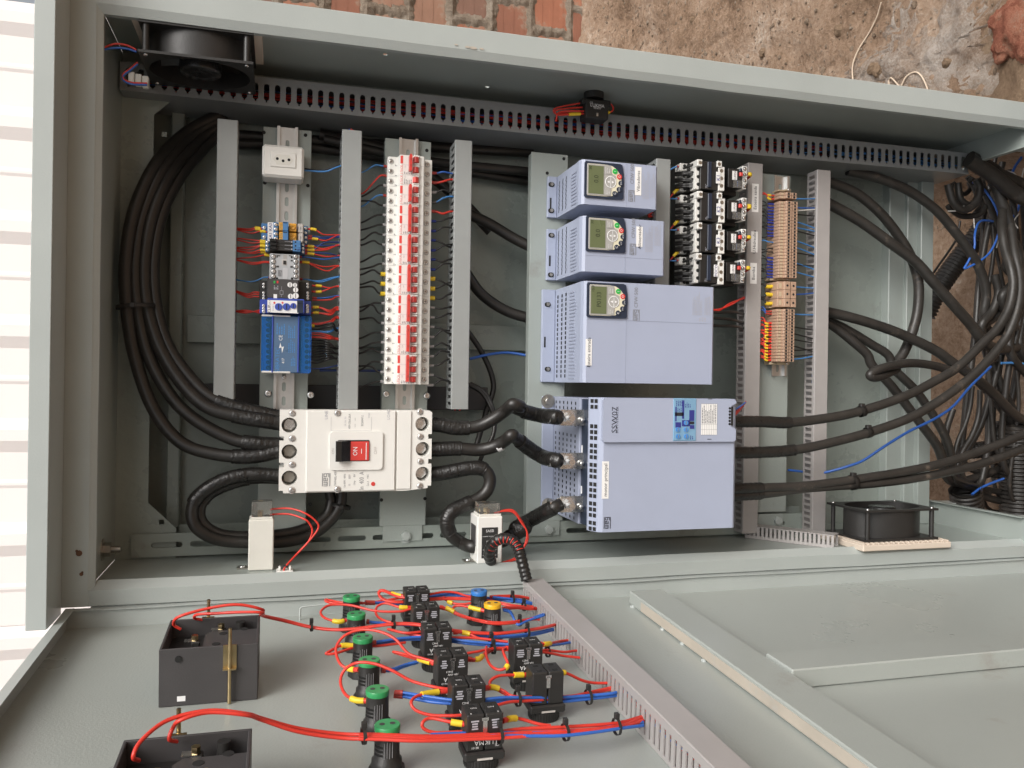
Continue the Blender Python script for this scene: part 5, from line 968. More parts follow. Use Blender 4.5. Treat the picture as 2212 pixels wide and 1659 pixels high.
a = P(*c2(400, 1335), -.165); wire([a, P(*c2(520, 1350), -.165), P(*c2(640, 1320), -.155), Vector((xR + .012, P(*c2(690, 1290), -.15).y, -.155))], .0016, WBLK, 'black wire behind the blue one at the power socket', 'socket wires')
# terminal rail wires
xa = d5 + .034
def tw(lst, idx, c, lab, grp, fm=None, er=.0008, yo=0, th=.0013, mk=False):
    for i in idx:
        u0_, v, u1_ = lst[i]; v += yo; vo = v + rn.uniform(-.010, .010)
        wire([(xa - .012, vo, -.158), (xa + .008, vo + .002, -.153), (u0_ - .012, v + rn.uniform(-.001, .001), -.150), (u0_ + .001, v, -.149)], th, c, '%s, %s block' % (lab, ORD[i]), grp, sl=((.62, .97, fm, er),) if fm and not mk else (((.58, .74, YEL, .0008), (.84, .97, WRED, .0004)) if mk else ()), n=5)
tw(TB1, (0, 1), WRED, 'thin red wire with yellow sleeve into the pair of terminal blocks', 'terminal rail wires', mk=True)
tw(TB2, list(range(0, 11)) + list(range(17, 24)), WBLK, 'thin black wire with blue ferrule into the longest terminal run', 'terminal rail wires', BSLV, .0006); tw(TB2, (12,), WSKY, 'light blue wire into the longest terminal run', 'terminal rail wires'); tw(TB2, (14, 15), WBLK, 'black wire with black ferrule into the longest terminal run', 'terminal rail wires')
tw(TB3, (0, 1, 2), WBLK, 'black wire with yellow sleeve into a wide terminal block', 'terminal rail wires', YEL, .0016, th=.0023); tw(TB4, (0, 1), WBLU, 'dark blue wire into the first blocks of the lowest terminal run', 'terminal rail wires', RSLV, .0005)
tw(TB4, range(4, 17), WRED, 'thin red wire with yellow sleeve into the lowest terminal run', 'terminal rail wires', mk=True); tw(TB4, range(4, 17, 2), WRED, 'thin red wire tucked behind others at the lowest terminal run', 'terminal rail wires', yo=.002)
xb = d6 + .002
def tr(lst, i, c, dv, th=.0015, lab=None): u0_, v, u1_ = lst[i]; wire([(u1_ - .004, v, -.146), (u1_ + .010, v + dv * .15 + .001, -.145), ((u1_ + xb) / 2 + .004, v + dv * .5, -.147), (xb + .006, v + dv, -.155)], th, c, lab or 'short %s wire to the far duct from block %s of the %s' % ({WSKY: 'light blue', WBLK: 'black', WWHT: 'white', WBLU: 'dark blue'}[c], ORD[i], 'pair' if lst is TB1 else 'longest run' if lst is TB2 else 'wide blocks' if lst is TB3 else 'lowest run'), 'far side terminal wires', n=5)
for i, c, dv in ((1, WSKY, .010),): tr(TB1, i, c, dv)
for i, c, dv in ((1, WBLU, .008), (2, WWHT, .012), (5, WSKY, -.010), (7, WSKY, -.003), (11, WSKY, -.012), (13, WSKY, -.014), (18, WSKY, -.012), (21, WSKY, -.008), (3, WBLK, .004), (8, WBLK, -.006), (15, WBLK, -.002), (19, WBLK, .004)): tr(TB2, i, c, dv)
for i, c, dv in ((0, WSKY, .002), (1, WBLU, .010)): tr(TB3, i, c, dv)
for i, c, dv in ((1, WSKY, .003), (5, WBLK, -.004), (7, WBLK, -.01), (9, WBLK, -.006), (11, WBLK, -.012), (13, WBLK, .008), (15, WBLK, .010), (16, WSKY, .012)): tr(TB4, i, c, dv)
# contactor wiring
for k in range(4):
    dy, dx = KV[k], KX[k]; q = lambda x, y, w: P(*cD(x + dx, y + dy), w)
    for wi, (y0, y1) in enumerate(((380, 385), (420, 415), (520, 530), (560, 560), (650, 640), (690, 690))):
        wire([q(330, y0 + 20, -.135), q(480, y0, -.118), q(600, y1, -.112), q(700, y1, -.108), q(760, y1, -.110)], .0026, WBLK, '%s thick black wire into the contactor tagged %s' % (ORD[wi], mK[k][0]), 'contactor supply wires', sl=((.62, .95, GSHR, .0006),))
    for wi, (y0, y1) in enumerate(((290, 255), (460, 420), (610, 570))):
        wire([q(505, y0, -.122), q(600, y0 - 30, -.112), q(690, y1 - 40, -.106), q(760, y1 - 40, -.106)], .0024, WBLK, '%s black jumper between the terminal stages of contactor %s' % (ORD[wi], mK[k][0]), 'contactor jumpers')
    wire([q(215, 320 - 60 * (k > 0), -.14), q(320, 265, -.135), q(440, 250, -.135)], .0016, WSKY, 'blue coil wire into the contactor tagged %s' % mK[k][0], 'contactor coil wires', sl=((.7, .98, RSLV, .0006),))
    wire([q(205, 930, -.14), q(300, 820, -.135), q(380, 750, -.135), q(450, 730, -.135)], .0016, WRED, 'red coil wire with yellow sleeve into the contactor tagged %s' % mK[k][0], 'contactor coil wires', sl=((.3, .62, YEL, .0016),)) if k < 3 else None
    for j in range(2 if k != 1 else 3):
        a = q(1880 - 20 * (k > 0), 410 + j * 25, -.112); wire([a, a + Vector((.006, 0, .003)), a + Vector((.011, -.001, -.004)), a + Vector((.014, -.003, -.024))], .0015, WRED, 'stub of red wire with yellow sleeve at the overload relay of contactor %s' % mK[k][0], 'overload relay wires', sl=((.15, .5, YEL, .0012),), n=5)
# drive and soft starter leads into the label duct
for (x0, y0), (xm, ym), (xe, ye), c, th, lab in (((1638, 1250), (1760, 1195), (1860, 1160), WRED, .0017, 'red wire of the twisted pair from the largest drive to the duct'), ((1638, 1240), (1770, 1205), (1862, 1150), WRED, .0017, 'red wire of the twisted pair from the largest drive to the duct'), ((1640, 1262), (1780, 1262), (1850, 1275), WBLK, .0032, 'black lead from the lower end of the largest drive to the duct'), ((1640, 1310), (1780, 1325), (1850, 1345), WBLK, .0032, 'black lead from the lower end of the largest drive to the duct'), ((1640, 1370), (1780, 1375), (1850, 1388), WBLK, .0032, 'black lead from the lower end of the largest drive to the duct')):
    wire([P(*c3b(x0 - 40, y0), -.11), P(*c3b(x0 + 30, y0 + 4), -.11), P(*c3b(xm, ym), -.125), P(*c3b(xe, ye), -.148), P(*c3b(xe + 20, ye), -.158)], th, c, lab, 'drive leads')
for x0, y0, c, lab in ((1745, 465, WBLU, 'blue wire from the soft starter plug into the duct'), (1740, 490, WRED, 'red wire from the soft starter plug into the duct'), (1745, 520, WRED, 'red wire from the soft starter plug into the duct'), (1742, 505, WRED, 'red wire from the soft starter plug into the duct')):
    wire([P(*c3c(x0 - 30, y0), WS - .012), P(*c3c(x0 + 15, y0 - 15), WS - .012), P(*c3c(1830, 410 + (y0 - 465) * .5), -.01), P(*c3c(1880, 372), -.05), P(*c3c(1880, 365), -.125)], .0017, c, lab, 'soft starter control wires', sl=((.1, .3, YEL, .0013),) if y0 > 500 else ())
for (pts, lab) in (([(1192, 250), (1212, 310), (1205, 380), (1190, 410)], 'red wire hanging from the narrowest drive'), ([(1205, 400), (1215, 450), (1160, 500), (1110, 510)], 'red wire hanging between the narrowest and middle drives'), ([(1110, 500), (1150, 480), (1190, 520)], 'short red wire end above the middle drive')):
    wire([P(*c3b(x, y), -.12) for x, y in pts], .0022, WRED, lab, 'drive control wires')
# current transformer secondaries
for dx, lab in ((0, 'outer red wire looping from the plain current transformer to its tie base'), (1, 'inner red wire looping from the plain current transformer to its tie base')):
    pts = [(130, 1015 + dx * 42), (280, 1010 + dx * 45), (400, 1045 + dx * 50), (490, 1110 - dx * 0) if not dx else (440, 1130), (508, 1170) if not dx else (462, 1190), (430, 1275), (340, 1370), (250, 1470), (235, 1510)]
    ws_ = [cw - .018, cw - .012, cw, cw, cw, cw, cw + .002, TIEB.z + .004, TIEB.z + .006]; wire([P(*c2c(x, y), w) for (x, y), w in zip(pts, ws_)], .0016, WRED, lab, 'current transformer wires')
for dx in (0, 1):
    pts = [(1900, 1045), (1990, 1022 + 8 * dx), (2060, 1030 + 15 * dx), (2120, 1110 + 15 * dx), (2160, 1190), (2168 - 12 * dx, 1260), (2130, 1330), (2080, 1395 + dx * 15), (1990, 1432), (1950, 1442)]
    wire([P(*c2c(x, y), ew - .012 + .006 * dx) for x, y in pts], .0016, WRED, 'red wire looping round the current transformer with the rating plate', 'current transformer wires')
# side switch leads
for i, pts in enumerate(([(590, 815), (500, 830), (400, 850), (362, 870), (380, 900), (450, 895), (600, 895)], [(590, 850), (480, 858), (395, 870), (370, 885), (400, 910), (500, 905), (610, 900)], [(600, 880), (500, 878), (420, 885), (390, 905), (385, 935), (380, 960)])):
    wire([P(*c3(x, y), SWP.z + .004 + .003 * i) for x, y in pts], .0017, WRED, 'red wire looped beside the contact block on the right wall', 'side switch wires', sl=((.82, .92, YEL, .0014),) if i == 1 else ())
wire([P(*c3(x, y), SWP.z + .006) for x, y in ((740, 812), (800, 815), (832, 850), (825, 880), (780, 893), (735, 895))], .0017, WRED, 'red wire with yellow sleeve curling off the contact block on the right wall', 'side switch wires', sl=((.72, .88, YEL, .0014),))
# fan leads
for c, pts in ((WRED, [(780, 395), (900, 350), (1000, 358), (1080, 395)]), (WBLU, [(780, 402), (900, 380), (1000, 385), (1080, 410)])):
    wire([P(*c1(x, y), -.03) for x, y in pts], .0016, c, '%s wire between the hood wall and the upper fan' % ('red' if c is WRED else 'blue'), 'upper fan wires')
for c, o_ in ((WRED, 0), (WBLU, 12)):
    wire([P(*c1(x, y + o_), -.06) for x, y in ((1090, 495), (1030, 545), (975, 590), (985, 630), (1050, 655), (1165, 660))], .0016, c, 'looped %s wire under the upper fan beside its connector' % ('red' if c is WRED else 'blue'), 'upper fan wires')
p = P(*c1(1095, 620), -.066); T = thing('terminal_clip', 'small pale terminal connector beside the upper fan', 'connector', (p.x, p.y, p.z)); m = MB()
for i in range(3): m = MB(); m.box(p.x - .014 + i * .010, p.x - .005 + i * .010, p.y - .010 - i * .002, p.y + .008 - i * .002, p.z - .006, p.z + .004, .001); m.part('terminal_cell', WHTB, T)
# ---------------------------------------------------------------- devices on the door (door axes: u, -s, h)
DD = duct_v(.3915, .4245, -.82, -.022, .045, 'mauve grey slotted duct across the open door', DUCTP, wb=.0005, pitch=.0122, slotw=.0048, lidlip=.010, frame=DOOR)
bundle((.408, -.75, .02), (.408, -.06, .02), 14, (.009, .009), [WRED, WBLU, WRED], '%ss inside the duct on the door', DOOR)
# analogue panel meters, seen from behind
def meter(s0, label):
    u0, u1, b0, b1, h = -.1285, -.0195, -s0 - .107, -s0, .068
    T = thing('panel_meter', label, 'panel meter', ((u0 + u1) / 2, (b0 + b1) / 2, 0), 'panel meters', DOOR)
    m = MB(); t = .003
    for e in ((u0, u1, b0, b0 + t), (u0, u1, b1 - t, b1), (u0, u0 + t, b0 + t, b1 - t), (u1 - t, u1, b0 + t, b1 - t)): m.box(*e, .0005, h, .0006)
    m.part('case', DGR, T); m = MB(); m.box(u0 + t, u1 - t, b0 + t, b1 - t, .001, h - .022); m.part('inner_floor', BLK, T)
    m = MB(); m.poly([(u0 + .045, b0 + t), (u1 - t, b0 + t), (u1 - t, b1 - .03), (u0 + .052, b1 - .03), (u0 + .045, b1 - .04)], h - .022, h - .008); m.part('inner_step', DGR, T)
    for du, db in ((.060, .030), (.066, .066), (.090, .078)): m = MB(); m.cyl((u0 + du, b0 + db, h - .008), (u0 + du, b0 + db, h - .0075), .005, 14); m.part('recess', VOID, T)
    m = MB(); m.cyl((u0 + .085, b1 - .012, h - .022), (u0 + .085, b1 - .012, h - .004), .006, 12); m.part('boss', BLK, T)
    for du, db in ((.030, .052), (.058, .088)):
        m = MB(); m.box(u0 + du, u0 + du + .010, b0 + db - .006, b0 + db + .006, h - .022, h - .010, .001); m.part('terminal_post', BLK, T)
        m = MB(); m.box(u0 + du - .008, u0 + du + .006, b0 + db - .0045, b0 + db + .0045, h - .010, h - .009); m.part('spade_lug', TIN, T); m = MB(); m.cyl((u0 + du + .004, b0 + db, h - .009), (u0 + du + .004, b0 + db, h - .003), .0042, 6); m.part('terminal_nut', BRASS, T)
    for (uu, bb, sg) in ((u0 + .0775, b0, -1), (u0 + .045, b1, 1)):
        m = MB(); m.box(uu - .0075, uu + .0075, bb, bb + sg * .0015, h - .026, h + .001); m.box(uu - .0075, uu + .0075, bb, bb + sg * .008, h - .027, h - .0255); m.part('clamp_bracket', BRASS, T)
        m = MB(); m.cyl((uu, bb + sg * .0052, .001), (uu, bb + sg * .0052, h + .022), .0021, 10); m.part('clamp_rod', BRASS, T)
    m = MB(); m.box(u0 + .020, u0 + .029, b0 - .0003, b0, .006, .012); m.part('label_window', WPR, T); m = MB(); m.cyl((u0 + .021, b0, h - .012), (u0 + .021, b0 - .0015, h - .012), .0038, 14); m.part('side_pin', BLKG, T)
    return T
meter(.196, 'dark grey panel meter nearer the hinge side of the door, brass clamp rods'); meter(.525, 'dark grey panel meter farther from the hinge, beside the last green lamp')
# pilot lamps
def lamp(cap, label, loc, grp='pilot lamp backs on the door'):
    T = thing('pilot_lamp', label, 'pilot lamp', loc, grp, DOOR); o = Vector(loc); N = Vector((0, 0, 1))
    m = MB(); m.cyl(o + N * .0003, o + N * .009, .0185, 8, .0178); m.part('lock_nut', BLK, T)
    m = MB(); m.rings(o, N, [(.009, .0155), (.016, .0150), (.018, .0128), (.045, .0122)], 24); m.part('body', BLK, T)
    m = MB()
    for a in range(6):
        t = math.radians(200 + a * 8)
        for k in range(3): c = o + Vector((math.cos(t), math.sin(t), 0)) * .0124 + N * (.024 + k * .004); m.box(c.x - .0008, c.x + .0008, c.y - .0008, c.y + .0008, c.z - .001, c.z + .001)
    m.part('vent_slots', VOID, T)
    m = MB(); m.rings(o, N, [(.0445, .0126), (.0495, .0128), (.0505, .0122)], 28); m.add([o + Vector((.0122 * math.cos(i * math.pi / 14), .0122 * math.sin(i * math.pi / 14), .0505)) for i in range(28)], [list(range(28))]); c_ = m.part('cap', cap, T)
    for s_ in (-1, 1): p = o + Vector((s_ * .0052, .001, .0505)); m = MB(); m.cyl(p, p + N * .0003, .0028, 14); m.part('screw_hole', NAVY if cap is LBLU else DGR, c_)
    for i in range(4): m = MB(); c = o + Vector((-.004 + .0026 * i, -.0120, .030 + (i % 2) * .001)); m.box(c.x - .0003, c.x + .0003, c.y - .0008, c.y, c.z - .009, c.z + .007); m.part('side_print', GRYP, T)
    return T
LS = [.080, .161, .254, .333, .420, .506]
nth = ['nearest the hinge', 'second from the hinge', 'third from the hinge', 'fourth from the hinge', 'fifth from the hinge', 'farthest from the hinge']
for s_, nm in zip(LS, nth): lamp(GRN, 'green-backed pilot lamp %s in the row of six on the door' % nm, (.108, -s_, 0))
lamp(LBLU, 'blue-backed pilot lamp on the door', (.301, -.086, 0)); lamp(LYEL, 'yellow-backed pilot lamp on the door', (.306, -.151, 0))
# contact blocks of the push buttons
def cblock(label, loc, plain=False):
    T = thing('contact_block', label, 'switch', loc, 'black contact blocks', DOOR); o = Vector(loc)
    m = MB(); m.cyl(o + Vector((0, 0, .0003)), o + Vector((0, 0, .011)), .0175, 28); m.part('ring_nut', BLK, T)
    m = MB()
    for i in range(36): t = 2 * math.pi * i / 36; c = o + Vector((math.cos(t), math.sin(t), 0)) * .0176; m.box(c.x - .0006, c.x + .0006, c.y - .0006, c.y + .0006, .002, .010)
    m.part('knurling', BLK, T)
    m = MB(); m.box(o.x - .021, o.x + .021, o.y - .017, o.y + .015, .011, .0205, .0018); m.part('collar', BLK, T); m = MB(); m.box(o.x - .008, o.x + .008, o.y - .0176, o.y - .0170, .0125, .0145); m.part('collar_mark', LGRY, T)
    for s_ in (-1, 1):
        m = MB(); m.box(o.x + (.0006 if s_ > 0 else -.0186), o.x + (.0186 if s_ > 0 else -.0006), o.y - .014, o.y + .014, .0205, .058, .0012); bl = m.part('switch_half', BLK, T)
        for dy in (-.008, .007): m = MB(); m.box(o.x + s_ * .0095 - .003, o.x + s_ * .0095 + .003, o.y + dy - .002, o.y + dy + .002, .058, .0583); m.part('top_slot', VOID, bl)
    m = MB(); m.box(o.x - .0022, o.x + .0022, o.y - .0148, o.y - .014, .040, .0535); m.box(o.x - .0034, o.x + .0034, o.y - .0148, o.y - .014, .0515, .0545); m.part('clamp_screw', STEEL, T)
    if not plain:
        f = o.y - .0144; MX = (Vector((-1, 0, 0)), Vector((0, 0, -1)))
        for t_, du, h_, sz in (('LUKMA', -.001, .0295, .0072), ('CE', -.013, .026, .0042), ('BE101', .010, .0245, .0030), ('3NC1', .004, .0385, .0034), ('10A 600V', -.0005, .035, .0032)): txt(T, t_, (o.x - du, f, h_), sz, WPR, M=MX)
        m = MB(); rq = random.Random(int(o.y * 1e4))
        for k in range(4):
            for cx in (-.0105, .0105): w_ = rq.uniform(.005, .010); m.box(o.x + cx - w_ / 2, o.x + cx + w_ / 2, f - .0001, f + .0001, .043 + k * .0026, .0445 + k * .0026)
        m.part('side_print', GRYL, T)
        for t_, du, db in (('NO', -.009, .001), ('NO', .009, .001), ('3', .014, -.011), ('4', -.014, -.011)): txt(T, t_, (o.x + du, o.y + db, .0584), .0042, WPR, M=(Vector((-1, 0, 0)), Vector((0, -1, 0))))
    return T
for s_, nm in zip([.083, .163, .250, .346, .434, .507], nth): cblock('black contact block %s in the row of six beside the green lamps' % nm, (.204, -s_, 0))
cblock('printed black contact block of the pair beside the door duct', (.303, -.330, 0)); cblock('unprinted black contact block of the pair beside the door duct', (.300, -.418, 0), True)
# bent wire handle of the document pocket
m = MB(); a, b = DP(648, 1340, 0), DP(775, 1325, 0); m.tube([a, a + Vector((0, 0, .018)), a + Vector((.003, .002, .020)), b + Vector((-.003, 0, .020)), b + Vector((0, 0, .018)), b], .0015, 6); m.thing('wire_bracket', PAINTW, 'thin bent wire bracket on the door beside the nearest green lamp', 'bracket', None, DOOR)
# ---------------------------------------------------------------- door wiring
cd = cr(1000, 2224, 2.011); cd0 = cr(0, 2224, 2.011); cd2 = cr(2000, 2224, 2.011)
def dw(pts, c, lab, r=.0018, sl=(), n=7):        # pts: (crop, x, y, h)
    return wire([DP(*cf(x, y), h) for cf, x, y, h in pts], r, c, lab, 'door wiring', DOOR, sl, n)
def tie(cf, x, y, h, r=.006, lab='black cable tie round the door wiring'):
    p = DP(*cf(x, y), h); m = MB(); m.rings(p, (1, .1, 0), [(-.0018, r), (.0018, r)], 14); T = m.thing('cable_tie', BLK, lab, 'cable tie', 'black cable ties on the door', DOOR); m = MB(); m.box(p.x - .0025, p.x + .0025, p.y - .002, p.y + .0035, h + r - .001, h + r + .0055, .0006); m.part('tie_head', BLK, T)
# meter leads
for o_, hh in ((0, .066), (1, .070)):
    st = [(cd0, 1430, 510, .064), (cd0, 1375, 470, .072), (cd0, 1420, 410, .085)] if o_ == 0 else [(cd0, 1640, 440, .064), (cd0, 1545, 425, .070), (cd0, 1560, 395, .078)]
    mid = [(cd0, 1650, 345, .092), (cd0, 1880, 315, .095), (cd0, 2080, 355, .085)] if o_ == 0 else [(cd0, 1700, 385, .082), (cd0, 1900, 375, .085), (cd0, 2080, 378, .083)]
    dw(st + mid + [(cd, 60, 395 + o_ * 8, .066), (cd, 250, 440 + o_ * 8, .045), (cd, 450, 490 + o_ * 6, .035), (cd, 650, 512 + o_ * 5, .035), (cd, 850, 498 + o_ * 5, .038), (cd, 1100, 465 + o_ * 8, .042), (cd, 1300, 470 + o_ * 8, .042), (cd, 1600, 520 + o_ * 8, .040), (cd, 1850, 540 + o_ * 6, .036), (cd2, 0, 535 + o_ * 5, .034), (cd2, 250, 500 + o_ * 5, .030), (cd2, 380, 470 + o_ * 5, .024), (cd2, 400, 465 + o_ * 5, .022)], WRED, 'red lead from the %s terminal of the panel meter nearer the hinge' % ('outer', 'inner')[o_], .0019)
for o_ in (0, 1):
    st = [(cd0, 1100, 1550, .066), (cd0, 1055, 1520, .076), (cd0, 1120, 1390, .085)] if o_ == 0 else [(cd0, 1400, 1400, .066), (cd0, 1340, 1380, .074), (cd0, 1370, 1290, .083)]
    dw(st + [(cd0, 1330 + o_ * 100, 1230, .092), (cd0, 1650, 1155 + o_ * 14, .094), (cd0, 1950, 1180 + o_ * 10, .088), (cd, 60, 1215 + o_ * 12, .075), (cd, 350, 1295 + o_ * 26, .058), (cd, 700, 1340 + o_ * 32, .046), (cd, 1000, 1345 + o_ * 34, .046), (cd, 1400, 1358 + o_ * 36, .042), (cd, 1800, 1340 + o_ * 36, .038), (cd2, 100, 1300 + o_ * 52, .034), (cd2, 450, 1284 + o_ * 58, .032), (cd2, 850, 1255 + o_ * 36, .028), (cd2, 1050, 1205 + o_ * 10, .022), (cd2, 1110, 1190 + o_ * 10, .020)], WRED, 'red lead from the %s terminal of the panel meter farther from the hinge' % ('outer', 'inner')[o_], .0019)
